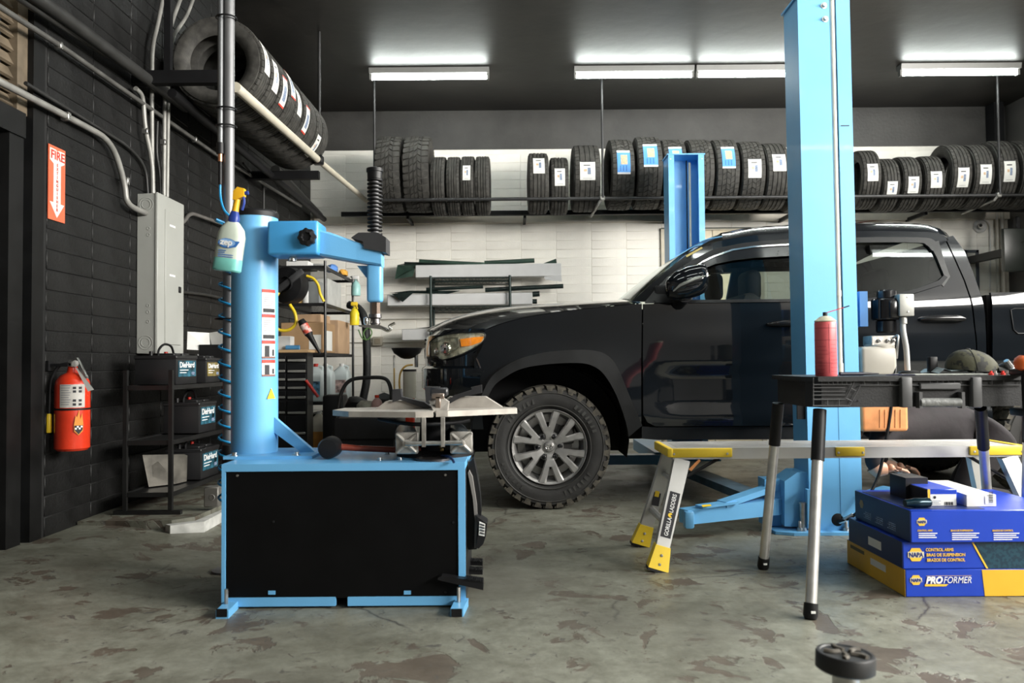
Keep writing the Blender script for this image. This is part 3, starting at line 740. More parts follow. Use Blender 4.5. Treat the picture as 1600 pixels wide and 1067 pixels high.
# ================================================================== TWO-POST LIFT
def pbox(x0, y0, x1, y1, Y0, Y1, Yref=None):
    "box whose front face covers a pixel rectangle at depth Y0"
    a = P(x0, y1, Y0 if Yref is None else Yref); b = P(x1, y0, Y0 if Yref is None else Yref)
    return Vector((a.x, Y0, a.z)), Vector((b.x, Y1, b.z))
NY = 4.285
lift = empty('lift_column', (P(1300, 830, NY).x, NY+.12, 0), 'near sky-blue vehicle lift column with motor and fluid tank on its right', 'lift')
XT, XB = P(1246, 0, NY), P(1265.5, 828, NY)
ZT = P(1250, -4, NY).z
def colsec(z):
    t = (z-XB.z)/(XT.z-XB.z); x0 = XB.x+(XT.x-XB.x)*t
    return x0
cs = [(0, 0), (.172, 0), (.176, .045), (.205, .045), (.209, 0), (.284, 0), (.284, .05), (.265, .05), (.265, .205), (.284, .205), (.284, .22), (0, .22)]
m = MB(); m.loft([[Vector((colsec(z)+x, NY+y, z)) for x, y in cs] for z in (.015, .6, 1.2, 1.8, 2.4, ZT)], smooth=False); m.build('column', BLUE, lift)
MB().loft([[Vector((colsec(z)+x, NY+y, z)) for x, y in ((.168, -.002), (.213, -.002), (.213, .03), (.168, .03))] for z in (.016, P(1306, 600, NY).z)], smooth=False).build('lower_cover', BLUE, lift)
m = MB(); xx = colsec(ZT); m.box((xx-.01, NY-.005, ZT), (xx+.30, NY+.235, ZT+.012)); m.build('top_plate', BLUE, lift)
CREAM = mat('cream_pipe', (.62, .58, .50), .4, var=.08)
zb = P(1306, 582, NY).z
m = MB(); m.tube([(colsec(zb)+.188, NY+.012, zb), (colsec(1.5)+.189, NY+.012, 1.5), (colsec(ZT)+.189, NY+.012, ZT+.3)], .0135, 12); m.build('cable_conduit', CREAM, lift)
MB().tube([(colsec(zb)+.188, NY+.012, zb-.012), (colsec(zb)+.188, NY+.012, zb+.05)], .017, 12).build('conduit_coupling', CREAM, lift)
MB().tube([(colsec(1.28)+.188, NY+.012, 1.27), (colsec(1.28)+.188, NY+.012, 1.30)], .0165, 12).build('conduit_coupling', CREAM, lift)
for (px, py) in ((1287, 9), (1289, 30)):
    c = P(px, py, NY); MB().lathe([(0, -.018), (.010, -.018), (.011, -.004), (.017, -.003), (.017, .001)], 12, c, (0, 1, 0)).build('bolt', STEEL, lift)
MB().box(*pbox(1314, 195.5, 1327, 197, NY-.002, NY)).build('cable_tie', INKB, lift)
# base plate with anchors
bx0 = P(1214, 836, NY-.1).x; bx1 = P(1372, 836, NY-.1).x
m = MB(); m.prism([(bx0, NY+.12, 0), (bx0+.02, NY-.02, 0), (P(1240, 838, NY-.05).x, NY-.06, 0), (bx1, NY-.06, 0), (bx1+.02, NY+.35, 0), (bx0+.06, NY+.35, 0)], (0, 0, .016)); m.build('base_plate', BLUE, lift)
for (px, py) in ((1250, 829), (1322, 829), (1220, 812), (1345, 815)):
    c = PZ(px, py, .016); a = MB(); a.lathe([(.020, 0), (.020, .004), (.016, .004), (.016, .018), (.009, .018), (.009, .048), (.007, .052), (0, .052)], 6 if False else 12, c); a.build('anchor_bolt', STEEL, lift)
# side gussets
g = [P(1226, 822, NY+.03), P(1226, 752, NY+.03), P(1246, 738, NY+.03), P(1262, 738, NY+.03), P(1262, 824, NY+.03)]
MB().prism(g, (0, .18, 0)).build('gusset', BLUE, lift)
MB().box(*pbox(1262.5, 765, 1266, 826, NY-.035, NY)).build('base_rib', BLUE, lift)
# wiring hole, hose and fitting
hc = P(1309, 812, NY); MB().lathe([(.0, -.002), (.030, -.002), (.034, .0)], 24, hc, (0, 1, 0)).build('hose_port', BLACKM, lift)
MB().tube(smooth_path([P(1309, 815, NY-.01), P(1330, 808, NY-.06), P(1348, 790, NY-.07), P(1372, 745, NY-.02), P(1384, 690, NY-.0), P(1392, 640, NY+.0), P(1398, 585, NY-.0), P(1399, 560, NY+.05)], 6), .0085, 10).build('hydraulic_hose', BLACK, lift)
MB().tube([P(1312, 816, NY-.01), P(1322, 811, NY-.04), P(1333, 804, NY-.064)], [.010, .013, .010], 10).build('hose_fitting', STEEL, lift)
# pin sleeve on the left
c = PZ(1235, 817, .016); c.y = NY+.0
MB().lathe([(.018, 0), (.018, .14), (.021, .14), (.021, .15), (.0, .15)], 18, c).build('arm_pin', STEEL, lift)
# carriage block and swing arms
MB().box(P(1196, 822, NY+.10), P(1228, 752, NY+.02)+Vector((0, .2, 0))).build('carriage', BLUE, lift)
a0, a1 = P(1215, 800, NY+.12), P(1068, 802, NY-.10)
def beam(p, q, w_, h_, name, m, par, taper=1.0, lab=None):
    p = Vector(p); q = Vector(q); d = (q-p).normalized(); s = d.cross(Vector((0, 0, 1))).normalized(); u = s.cross(d)
    r1 = [p+s*w_/2+u*h_/2, p-s*w_/2+u*h_/2, p-s*w_/2-u*h_/2, p+s*w_/2-u*h_/2]
    r2 = [q+(s*w_/2+u*h_/2)*taper, q+(-s*w_/2+u*h_/2)*taper, q+(-s*w_/2-u*h_/2)*taper, q+(s*w_/2-u*h_/2)*taper]
    return MB().loft([r1, r2], smooth=False).build(name, m, par, label=lab)
a0.z = .13; a1.z = .115
arm = beam(a0, a1, .10, .085, 'swing_arm', BLUE, lift, .86)
b0, b1 = P(1214, 765, NY+.14), P(1128, 795, NY-.03); b0.z = .235; b1.z = .165
beam(b0, b1, .075, .03, 'arm_brace', BLUE, arm)
b0, b1 = P(1148, 790, NY-.02), P(1092, 797, NY-.09); b0.z = .175; b1.z = .163
beam(b0, b1, .07, .012, 'arm_plate', BLUE, arm)
c = P(1154, 776, NY+.02); MB().quad(P(1143, 783, NY-.02), P(1158, 775, NY-.0), P(1163, 779, NY-.01), P(1150, 785.5, NY-.03)).build('warning_sticker', YEL, arm)
MB().quad(P(1096, 789, NY-.13), P(1110, 787.5, NY-.11), P(1112, 790.5, NY-.13), P(1098, 792, NY-.15)).build('arm_sticker', YEL, arm)
MB().rbox((a1.x+.02, a1.y-.03, a1.z-.01), (.05, .06, .09), .012, 2).build('arm_stop', BLUE, arm)
# second arm of the column, folded away towards the truck
p, q = P(1196, 768, 4.75), P(1088, 716, 5.7); p.z = .09; q.z = .12
beam(p, q, .14, .05, 'swing_arm', mat('worn_blue_steel', (.14, .24, .33), .45, .4, var=.3, vscale=6), lift)
a0, a1 = P(1352, 785, NY+.1), P(1420, 758, NY+.45); a0.z = .12; a1.z = .11
beam(a0, a1, .10, .08, 'swing_arm', BLUE, lift)
MB().lathe([(.03, 0), (.03, .11), (.045, .112), (.045, .13), (0, .13)], 18, (a1.x-.07, a1.y-.05, .14)).build('arm_adapter', STEEL, lift)
beam((P(1352, 790, NY+.05).x, NY+.1, .17), (P(1396, 745, NY+.2).x, NY+.2, .20), .14, .02, 'arm_brace', BLUE, lift)
# electric power unit on the right side
PYU = NY+.06
MB().box(*pbox(1344, 455, 1355.5, 510, PYU-.02, PYU+.12)).build('motor_bracket', mat('deep_blue_paint', (.02, .13, .33), .4), lift)
mc_ = P(1386, 485, PYU)
def vcyl(px0, px1, py0, py1, Y, name, m, par, bev=.008, n=28, label=None):
    a, b = P((px0+px1)/2, py1, Y), P((px0+px1)/2, py0, Y); r_ = (P(px1, py1, Y).x-P(px0, py1, Y).x)/2; h = b.z-a.z
    return MB().lathe([(0, 0), (r_-bev, 0), (r_, bev), (r_, h-bev), (r_-bev, h), (0, h)], n, a).build(name, m, par, label=label)
mot = vcyl(1363, 1407, 467, 500, PYU+.05, 'motor', GLOSSB, lift, label='gloss black electric motor')
vcyl(1371, 1399, 453, 468, PYU+.05, 'motor_cap', GLOSSB, mot); vcyl(1370, 1400, 500, 520, PYU+.05, 'motor_neck', GLOSSB, mot)
MB().rbox(P(1395, 483, PYU-.01), (.055, .05, .10), .01, 2).build('capacitor_cover', GLOSSB, mot)
for px in (1373, 1384):
    MB().cyl(P(px, 499, PYU-.012), P(px, 468, PYU-.012), .006, 8).build('motor_rib', GLOSSB, mot)
bx = MB(); lo, hi = pbox(1406, 459, 1428.5, 494, PYU-.05, PYU+.03); bx.rbox((lo+hi)/2, hi-lo, .006, 2)
cb = bx.build('switch_box', mat('grey_cast_box', (.30, .30, .28), .5, .4), lift)
MB().lathe([(0, -.004), (.004, -.004), (.004, 0)], 8, P(1418, 464, PYU-.05), (0, 1, 0)).build('screw', STEEL, cb); MB().lathe([(0, -.004), (.004, -.004), (.004, 0)], 8, P(1419, 487, PYU-.05), (0, 1, 0)).build('screw', STEEL, cb)
MB().tube(smooth_path([P(1411, 494, PYU-.01), P(1411, 515, PYU-.02), P(1416, 545, PYU-.02), P(1418, 578, PYU-.02), P(1420, 605, PYU)], 5), .0145, 12).build('flexible_conduit', mat('grey_flex', (.40, .40, .39), .5), lift)
MB().lathe([(.02, -.01), (.02, .02), (.016, .03)], 14, P(1411, 503, PYU-.015)).build('conduit_nut', GREYC, lift)
bx = MB(); lo, hi = pbox(1362, 524, 1399, 540, PYU-.03, PYU+.08); bx.rbox((lo+hi)/2, hi-lo, .004, 1); mf = bx.build('pump_manifold', CAST, lift)
for px in (1373, 1387, 1395):
    MB().lathe([(.004, -.014), (.010, -.012), (.010, 0)], 12, P(px, 532, PYU-.03), (0, 1, 0)).build('plug', STEEL, mf)
MB().tube(smooth_path([P(1396, 528, PYU-.03), P(1403, 524, PYU-.05), P(1403, 535, PYU-.06), P(1401, 560, PYU-.04)], 4), .006, 8).build('pressure_line', STEEL, mf)
TANKM = mat('milky_tank', (.34, .32, .28), .35, var=.05); OILM = mat('orange_oil_tank', (.80, .34, .14), .35, var=.15, vscale=10)
lo, hi = pbox(1347, 541, 1402, 588, PYU-.06, PYU+.14); tk = MB(); tk.rbox((lo+hi)/2, hi-lo, .02, 3); tko = tk.build('fluid_tank', TANKM, lift, label='translucent tank holding orange hydraulic fluid')
lo2, hi2 = pbox(1347, 588, 1419, 675, PYU-.06, PYU+.14); tk = MB(); tk.rbox((lo2+hi2)/2, hi2-lo2, .02, 3); tk.build('filled_tank_base', OILM, tko)
for px in (1375, 1383, 1391, 1399, 1407):
    MB().tube([P(px, 640, PYU-.061), P(px, 668, PYU-.061)], .003, 6).build('tank_rib', OILM, tko)
vcyl(1352, 1396, 538, 548, PYU+.02, 'tank_collar', TANKM, tko)
# small plate on the column's left side
MB().box(*pbox(1246, 622, 1258, 655, NY+.02, NY+.03)).build('side_plate', BLACKM, lift)

# ---- far column
FY = 7.5
lift2 = empty('lift_column', (P(1073, 700, FY).x, FY+.12, 0), 'far sky-blue lift column with an open channel, standing behind the truck', 'lift')
fx0, fx1 = P(1046, 400, FY).x, P(1102, 400, FY).x; fz = P(1073, 242, FY).z
ww = fx1-fx0
MB().box((fx0, FY+.22, .012), (fx1, FY+.235, fz)).build('back_plate', BLUE, lift2)
for s, x in ((0, fx0), (1, fx1-.012)): MB().box((x, FY, .012), (x+.012, FY+.22, fz)).build('side_plate', BLUE, lift2)
MB().box((fx0, FY-.006, .012), (fx0+.055, FY+.006, fz)).build('front_lip', BLUE, lift2); MB().box((fx1-.055, FY-.006, .012), (fx1, FY+.006, fz)).build('front_lip', BLUE, lift2)
MB().box((fx0-.01, FY-.012, fz), (fx1+.01, FY+.24, fz+.012)).build('top_plate', BLUE, lift2)
MB().tube([(fx0+ww*.66, FY+.10, .5), (fx0+ww*.66, FY+.10, fz-.05)], .012, 10).build('lift_cable', mat('pale_cable', (.5, .5, .42), .5), lift2)
MB().tube([(fx0+ww*.60, FY+.14, .5), (fx0+ww*.60, FY+.14, fz-.02)], .006, 8).build('lock_cable', BLACK, lift2)
for x in (fx0+.02, fx1-.02): MB().lathe([(0, -.006), (.006, -.006), (.006, 0)], 8, (x, FY-.006, fz-.04), (0, 1, 0)).build('bolt', STEEL, lift2)
MB().box((fx0-.1, FY-.08, 0), (fx1+.1, FY+.36, .016)).build('base_plate', BLUE, lift2)
p, q = P(1040, 706, 6.9), P(880, 706, 6.1); p.z = q.z = .16; q.y = 6.35
MB().box((P(940, 706, 6.4).x, 6.35, .11), (P(1052, 706, 6.4).x, 6.48, .185)).build('swing_arm', BLUE, lift2)
MB().box((P(1020, 706, 6.5).x, 6.4, .10), (P(1060, 706, 6.4).x, 7.55, .20)).build('swing_arm', BLUE, lift2)
MB().cyl(P(955, 700, 6.4), P(955, 691, 6.4), .04, 14).build('arm_adapter', STEEL, lift2)
# ---- foreground lift pad, close to the camera
FP = P(1321, 1022, 1.72)
pad = empty('lift_pad', (FP.x, FP.y, 0), 'round black rubber lift pad on a steel stem, close to the camera', 'lift pad')
tilt = Matrix.Rotation(R(3), 3, 'Y') @ Matrix.Rotation(R(-1), 3, 'X'); ax = tilt @ Vector((0, 0, 1))
MB().lathe([(0, .002), (.050, .002), (.052, .004), (.058, .004), (.0605, .0), (.0605, -.030), (.055, -.034), (0, -.034)], 40, FP, ax).build('rubber_pad', mat('worn_pad_rubber', (.014, .014, .014), .5, var=.3), pad)
m = MB(); u, v, a = frame(ax)
for k in range(5):
    t = k*2*math.pi/5+.3
    m.tube(smooth_path([FP+a*.004+(u*math.cos(t)+v*math.sin(t))*.012, FP+a*.004+(u*math.cos(t+.35)+v*math.sin(t+.35))*.03, FP+a*.004+(u*math.cos(t+.2)+v*math.sin(t+.2))*.045], 4), .0055, 6)
m.build('pad_tread', mat('grey_worn_rubber', (.075, .065, .05), .7), pad, kind='stuff')
MB().cyl(FP+Vector((0, 0, -.03)), (FP.x, FP.y, .12), .028, 24).build('stem', STEEL, pad)
MB().rbox((FP.x+.25, FP.y-.02, .075), (.75, .12, .09), .01, 2).build('arm_beam', BLUE, pad)
MB().lathe([(.045, 0), (.045, .03), (.03, .035)], 20, (FP.x, FP.y, .12)).build('collar', STEEL, pad)
# ================================================================== TYRE CHANGER
MY = 3.035; MYB = 3.53
tc_ = empty('tyre_changer', (P(535, 945, MY).x, MY+.25, 0), 'sky-blue tyre changing machine with black cabinet and swing arm column', 'tyre changer')
def build(mb, n, m, par=None, **k): return mb.build(n, m, tc_ if par is None else par, **k)
mx0, mx1 = P(346, 840, MY).x, P(727, 840, MY).x
mzt = P(535, 724, MY).z; mzb = P(535, 947, MY).z
# blue frame of the cabinet
build(MB().box((mx0, MY, mzt-.028), (mx1, MYB, mzt)), 'top_plate', BLUE)
fr = MB(); build(MB().box((mx0, MY, mzb), (mx0+.014, MY+.02, mzt-.028)), 'frame_post', BLUE); build(MB().box((mx1-.026, MY, mzb), (mx1, MY+.02, mzt-.028)), 'frame_post', BLUE)
zb1 = P(535, 933, MY).z
build(MB().box((mx0+.014, MY+.002, mzb), (P(524, 940, MY).x, MY+.02, zb1)), 'bottom_rail', BLUE); build(MB().box((P(543, 940, MY).x, MY+.002, mzb), (mx1-.026, MY+.02, zb1)), 'bottom_rail', BLUE)
build(MB().box((mx0+.002, MY+.02, mzb+.005), (mx0+.010, MYB-.01, mzt-.028)), 'side_panel', BLUE); build(MB().box((mx1-.012, MY+.02, mzb+.005), (mx1-.002, MYB-.01, mzt-.028)), 'side_panel', mat('black_side_panel', (.012, .012, .013), .4))
build(MB().box((mx0+.01, MYB-.02, mzb), (mx1-.01, MYB-.005, mzt-.03)), 'rear_panel', BLACKM)
CABB = mat('black_cabinet_panel', (.003, .003, .0033), .5, var=.1, rvar=.04, spec=.15)
pan = MB(); pan.box((mx0+.018, MY+.006, zb1-.004), (mx1-.028, MY+.016, mzt-.030)); pan = build(pan, 'front_panel', CABB)
for px, py in ((371, 743), (696, 742), (427, 815), (708, 816), (696, 925), (356, 925)):
    MB().lathe([(0, -.003), (.004, -.003), (.005, 0)], 10, P(px, py, MY+.006), (0, 1, 0)).build('screw', STEEL if py < 800 else BLACK, pan)
for px in (424, 636): MB().box(*pbox(px-5, 923, px+6, 929, MY+.003, MY+.006)).build('slot', BLUE, pan)
for px0, px1 in ((335, 372), (702, 730)):
    b_ = MB(); b_.prism([P(px0+2, 965, MY-.11)*1, P(px0+22, 965, MY-.11), P(px1+2, 950, MY+.02), P(px1-18, 950, MY+.02)], (0, 0, .028))
    for v in b_.v: v.z = .0 if v.z < .03 else .028
    b_.v = [Vector((v.x, v.y, z_)) for v, z_ in zip(b_.v, [.0]*4+[.03]*4)]
    ft = build(b_, 'foot', BLUE)
    MB().box(P(px0+3, 964, MY-.113), P(px0+20, 951, MY-.111)).build('foot_end', BLACKM, ft)
    MB().cyl((P(px0+14, 950, MY-.06).x+.0, MY-.03, .028), (P(px0+14, 950, MY-.06).x, MY-.03, .085), .007, 8).build('anchor_stud', STEEL, ft)
# column
CX, CY = P(398, 520, 3.36).x, 3.36
cr = .0955
zc0, zc1 = mzt+.008, P(397, 341, CY).z
colu = MB(); colu.lathe([(cr, zc0), (cr, zc1)], 48, (CX, CY, 0)); colu = build(colu, 'column', BLUE)
MB().lathe([(cr+.002, 0), (cr+.003, .02), (cr-.004, .028), (0, .028)], 40, (CX, CY, zc1-.002)).build('column_cap', BLACK, colu)
bp = MB(); bp.box((P(350, 720, 3.2).x, 3.19, mzt), (P(489, 720, 3.2).x, 3.51, mzt+.012)); bp = build(bp, 'column_base_plate', BLUE)
for px, py in ((367, 716.5), (463, 716)):
    c = P(px, py+2, 3.215); MB().lathe([(.017, 0), (.017, .003), (.011, .003), (.011, .014), (0, .015)], 12, (c.x, 3.215, mzt+.012)).build('bolt', CHROME, bp)
g0 = P(415, 655, 3.36); 
gus = MB(); gus.prism([(CX+cr-.004, 3.33, P(415, 652, 3.33).z), (P(492, 712, 3.33).x, 3.33, mzt+.012), (P(470, 712, 3.33).x, 3.33, mzt+.012), (CX+cr-.004, 3.33, P(415, 676, 3.33).z)], (0, .03, 0)); build(gus, 'gusset', BLUE)
# warning labels wrapped on the column's right-hand side
def wrap(a0, a1, z0, z1, m, par, name, dr=.0012):
    pts = []; n = 6
    for z in (z0, z1): pts.append([Vector((CX+(cr+dr)*math.cos(a0+(a1-a0)*k/n), CY+(cr+dr)*math.sin(a0+(a1-a0)*k/n), z)) for k in range(n+1)])
    return MB().loft(pts, caps=False, closed=False).build(name, m, par)
zz = lambda py: P(425, py, 3.3).z
A0, A1 = R(-55), R(-15)
for (t, bt) in ((452, 490), (491, 531), (532, 560), (562, 588)):
    lb = wrap(A0, A1, zz(bt), zz(t), PAPER, colu, 'warning_label'); wrap(A0, A1, zz(t+5), zz(t), INKR, lb, 'label_header', .0018)
    if bt-t < 30:
        wrap(A0+.12, A1-.35, zz(bt-3), zz(t+8), INKB, lb, 'pictogram', .0018); wrap(A0+.5, A1-.08, zz(bt-4), zz(t+14), INKB, lb, 'pictogram', .0018); wrap(A0, A1, zz(bt), zz(bt-3), mat('ink_brown', (.25, .12, .10), .6), lb, 'label_footer', .0018)
    else:
        for k in range(6): wrap(A0+.08, A1-.1-.05*(k % 3), zz(t+10+k*3.2), zz(t+8.6+k*3.2), mat('ink_grey', (.35, .35, .36), .6), lb, 'print_line', .0018)
        wrap(A0+.05, A1-.05, zz(bt-2), zz(bt-8), INKB, lb, 'label_footer', .0018)
ty = MB(); n = Vector((math.cos(R(-30)), math.sin(R(-30)), 0)); tx = Vector((-n.y, n.x, 0)); c = Vector((CX, CY, 0))+n*(cr+.003)
ty.add([c-tx*.022+Vector((0, 0, zz(623))), c+tx*.022+Vector((0, 0, zz(623))), c+Vector((0, 0, zz(606)))], [(0,1,2)]); ty.build('warning_triangle', YEL, colu)
# swing arm head
AY = 3.30
hd = MB(); lo, hi = pbox(417, 344, 497, 398, AY-.09, AY+.06); hd.rbox((lo+hi)/2, hi-lo, .012, 3); head = build(hd, 'arm_bracket', mat('blue_paint_shaded', (.06, .33, .68), .38, var=.05, coat=.15))  # shade on the bracket is put into a darker copy of the blue
kn = P(482, 372, AY-.09)
km = MB(); pr = []
for k in range(32):
    r_ = .037 if k % 4 < 2 else .033
    pr.append(Vector((r_*math.cos(k*math.pi/16), 0, r_*math.sin(k*math.pi/16))))
km.loft([[kn+p+Vector((0, -.012, 0)) for p in pr], [kn+p*1.0+Vector((0, -.032, 0)) for p in pr], [kn+p*.55+Vector((0, -.038, 0)) for p in pr], [kn+p*.4+Vector((0, -.030, 0)) for p in pr]]); km.build('locking_knob', BLACK, head)
MB().cyl(kn+Vector((0, -.014, 0)), kn, .015, 12).build('knob_shaft', STEEL, head)
MB().lathe([(.017, 0), (.017, .014), (.012, .016), (.012, .026)], 12, P(457, 408, AY-.02)).build('nut', CHROME, head)
# tapering arm
a1_ = [P(495, 361, AY-.07), P(495, 398, AY-.07)]
def sec(px, yt, yb, Y, d):
    t, b = P(px, yt, Y), P(px, yb, Y)
    r_ = .008
    return [Vector((t.x, Y-d, t.z-r_)), Vector((t.x, Y-d+r_, t.z)), Vector((t.x, Y+d-r_, t.z)), Vector((t.x, Y+d, t.z-r_)), Vector((b.x, Y+d, b.z+r_)), Vector((b.x, Y+d-r_, b.z)), Vector((b.x, Y-d+r_, b.z)), Vector((b.x, Y-d, b.z+r_))]
am = MB(); am.loft([sec(492, 359, 399, AY-.01, .05), sec(520, 366, 404, AY-.005, .05), sec(560, 380, 411, AY, .045), sec(598, 393, 417, AY, .04)], smooth=False); arm_ = build(am, 'swing_arm', BLUE)
lo, hi = pbox(549, 363, 603, 395, AY-.05, AY+.055); cv = MB(); cv.prism([(lo.x, AY-.052, P(549, 371, AY-.05).z), (P(560, 363, AY-.05).x, AY-.052, hi.z), (P(590, 364, AY-.05).x, AY-.052, hi.z), (hi.x, AY-.052, P(603, 371, AY-.05).z), (hi.x, AY-.052, lo.z), (P(569, 389, AY-.05).x, AY-.052, P(569, 388, AY-.05).z), (P(567, 378, AY-.05).x, AY-.052, P(567, 377, AY-.05).z), (lo.x, AY-.052, P(549, 372, AY-.05).z)], (0, .11, 0)); cv.build('lock_cover', mat('charcoal_cover', (.035, .035, .038), .5), arm_)
SX = P(586, 440, AY).x
zt_, zb_ = P(586, 265, AY).z, P(586, 366, AY).z
sl = MB(); sl.lathe([(.018, zb_), (.018, zt_)], 16, (SX, AY, 0)); sl.build('boot_core', mat('boot_grey', (.16, .16, .17), .45), arm_)
nring = 15
for k in range(nring):
    z = zb_+(zt_-.045-zb_)*k/(nring-1)
    MB().lathe([(.018, -.006), (.031, -.003), (.032, 0), (.031, .003), (.018, .006)], 20, (SX, AY, z)).build('boot_ring', BLACK, arm_)
MB().lathe([(.025, -.045), (.030, -.04), (.031, -.012), (.0345, -.010), (.0345, .003), (.028, .006), (0, .006)], 24, (SX, AY, zt_)).build('boot_cap', BLACK, arm_)
sv = MB(); sv.rbox((SX, AY, P(586, 443, AY).z), (.062, .06, P(586, 414, AY).z-P(586, 473, AY).z), .012, 3); sv.build('shaft_sleeve', BLUE, arm_)
w1 = MB(); w1.prism([(SX-.03, AY, P(575, 415, AY).z), (SX-.075, AY, P(560, 415, AY).z), (SX-.03, AY, P(574, 437, AY).z)], (0, .008, 0)); w1.build('sleeve_web', BLUE, arm_)
hx = MB(); hx.tube([(SX, AY, P(586, 472, AY).z), (SX, AY, P(586, 495, AY).z)], .021, 6); hx.build('hex_shaft', mat('oily_steel', (.20, .15, .12), .35, .9, var=.3), arm_)
mh = MB(); zc = P(586, 494, AY).z
mh.lathe([(.0, .01), (.026, .008), (.028, -.006), (.018, -.012), (.022, -.03), (.012, -.045), (0, -.046)], 18, (SX, AY, zc)); mh.build('mount_head', mat('dark_steel', (.12, .11, .11), .3, .9), arm_)
hk = MB(); hk.prism([(SX-.065, AY-.02, zc-.037), (SX+.02, AY-.02, zc-.037), (SX+.05, AY-.02, zc-.05), (SX+.05, AY-.02, zc-.058), (SX-.065, AY-.02, zc-.043)], (0, .04, 0)); hk.tube(smooth_path([(SX+.03, AY-.02, zc-.05), (SX+.055, AY-.022, zc-.062), (SX+.068, AY-.022, zc-.055), (SX+.062, AY-.022, zc-.043), (SX+.085, AY-.02, zc-.03)], 4), .006, 8); hk.rbox((SX-.035, AY-.01, zc-.02), (.02, .03, .035), .005, 1); hk.build('mount_hook', CHROME, arm_)
# turntable
TX, TYY = P(672, 640, 3.30).x, 3.32
TZ = P(672, 648, 3.1).z
TOPM = mat('pale_cast_table', (.42, .39, .35), .5, .2, var=.15, vscale=14)
tz1 = P(590, 653, 3.05).z
def plate(pts, name='clamp_plate', th=.022, z=None):
    z = tz1 if z is None else z
    return build(MB().prism([(TX+x, TYY+y, z) for x, y in pts], (0, 0, th)), name, TOPM)
plate([(-.385, -.10), (-.30, -.20), (-.03, -.27), (.035, -.255), (.03, -.10), (-.02, .02), (-.16, .10), (-.37, .06)])
plate([(.045, -.235), (.09, -.23), (.36, -.07), (.355, .0), (.18, .09), (.02, .03), (.04, -.09)])
plate([(-.15, .11), (-.02, .03), (.02, .04), (.17, .10), (.10, .30), (-.10, .30)])
# raised slides with serrated jaws
JAW = mat('black_jaw', (.03, .03, .033), .4, var=.2)
def ridge(x0, x1, y, h):
    m = MB(); z = tz1+.022
    m.prism([(TX+x0, TYY+y, z), (TX+x0+(x1-x0)*.2, TYY+y, z+h), (TX+x0+(x1-x0)*.75, TYY+y, z+h), (TX+x1, TYY+y, z)], (0, .09, 0)); return build(m, 'jaw_slide', TOPM)
ridge(-.22, .00, -.06, .032); ridge(.02, .30, -.02, .045)
def jaw(pts, y, d=.05):
    m = MB(); z = tz1+.022
    m.prism([(TX+x, TYY+y, z+h) for x, h in pts], (0, d, 0)); return build(m, 'clamp_jaw', JAW)
jaw([(-.148, .028), (-.148, .080), (-.115, .082), (-.11, .050), (-.02, .028), (.015, .004), (-.02, .002), (-.115, .038)], -.075)
jaw([(.215, .095), (.17, .085), (.175, .075), (.10, .052), (.06, .020), (.085, .020), (.13, .045), (.215, .062)], -.04)
jaw([(-.03, .012), (-.035, .085), (.028, .085), (.028, .05), (.01, .01)], .10)
cj = MB(); z = tz1+.022; cj.prism([(TX+.035, TYY-.19, z-.01), (TX+.005, TYY-.12, z+.035), (TX+.045, TYY-.10, z+.055), (TX+.085, TYY-.12, z+.03), (TX+.085, TYY-.2, z-.01)], (0, .05, 0)); build(cj, 'jaw_carrier', TOPM)
cz = MB(); cz.rbox((TX+.048, TYY-.12, z+.07), (.07, .05, .035), .006, 1); build(cz, 'clamp_jaw', JAW)
cz = MB(); cz.rbox((TX+.045, TYY-.15, z+.055), (.05, .02, .022), .003, 1); cz = build(cz, 'jaw_tip', mat('worn_bronze', (.30, .24, .20), .4, .8))
cz2 = MB(); cz2.rbox((TX+.045, TYY-.15, z+.03), (.022, .02, .05), .003, 1); cz2.build('jaw_tip_stem', MATS['worn_bronze'], cz)
# pneumatic cylinders below the table
zc2 = P(660, 692, 3.08).z
for x0, x1, sg, yy in ((-.115, -.02, -1, 0), (.10, .185, 1, .0)):
    xa = TX+(x0+x1)/2
    c1 = MB(); c1.rbox((xa, TYY-.235, zc2), (.088, .02, .085), .008, 2); ce = build(c1, 'cylinder_end', CAST)
    for sx in (-1, 1):
        for sz in (-1, 1):
            MB().tube([(xa+sx*.036, TYY-.248, zc2+sz*.034), (xa, TYY-.25, zc2)], [.006, .009], 8).build('end_rib', CAST, ce)
            MB().lathe([(0, -.006), (.006, -.006), (.006, 0)], 8, (xa+sx*.036, TYY-.245, zc2+sz*.034), (0, 1, 0)).build('end_bolt', STEEL, ce)
    MB().lathe([(0, -.02), (.014, -.018), (.016, 0)], 14, (xa, TYY-.245, zc2), (0, 1, 0)).build('end_boss', CAST, ce)
    cb_ = MB(); cb_.tube([(xa, TYY-.225, zc2), (xa-.02*sg*0+(-.05 if sg < 0 else -.04), TYY+.10, zc2+.005)], .046, 20); build(cb_, 'cylinder', mat('dark_cylinder', (.035, .042, .048), .3, .3))
build(MB().tube([(TX-.07, TYY-.262, zc2), (TX+.15, TYY-.262, zc2+.002)], .009, 12), 'link_shaft', STEEL)
for x in (.0, .073): build(MB().box((TX+x-.006, TYY-.275, zc2-.012), (TX+x+.008, TYY-.25, tz1)), 'link_bar', CAST)
build(MB().tube(smooth_path([(TX-.2, TYY-.1, tz1-.015), (TX-.05, TYY-.2, tz1-.03), (TX+.1, TYY-.16, tz1-.03), (TX+.17, TYY-.14, tz1-.02)], 4), .008, 8), 'air_hose', BLACK)
build(MB().lathe([(.16, 0), (.16, .015), (.07, .02), (.06, tz1-mzt)], 32, (TX+.02, TYY, mzt)), 'turntable_hub', BLACKM)
build(MB().lathe([(0, 0), (.07, 0), (.07, .008), (.05, .012), (0, .012)], 28, (TX+.03, TYY-.19, mzt)), 'swivel_base', mat('dark_steel', (.1,.1,.1), .3))
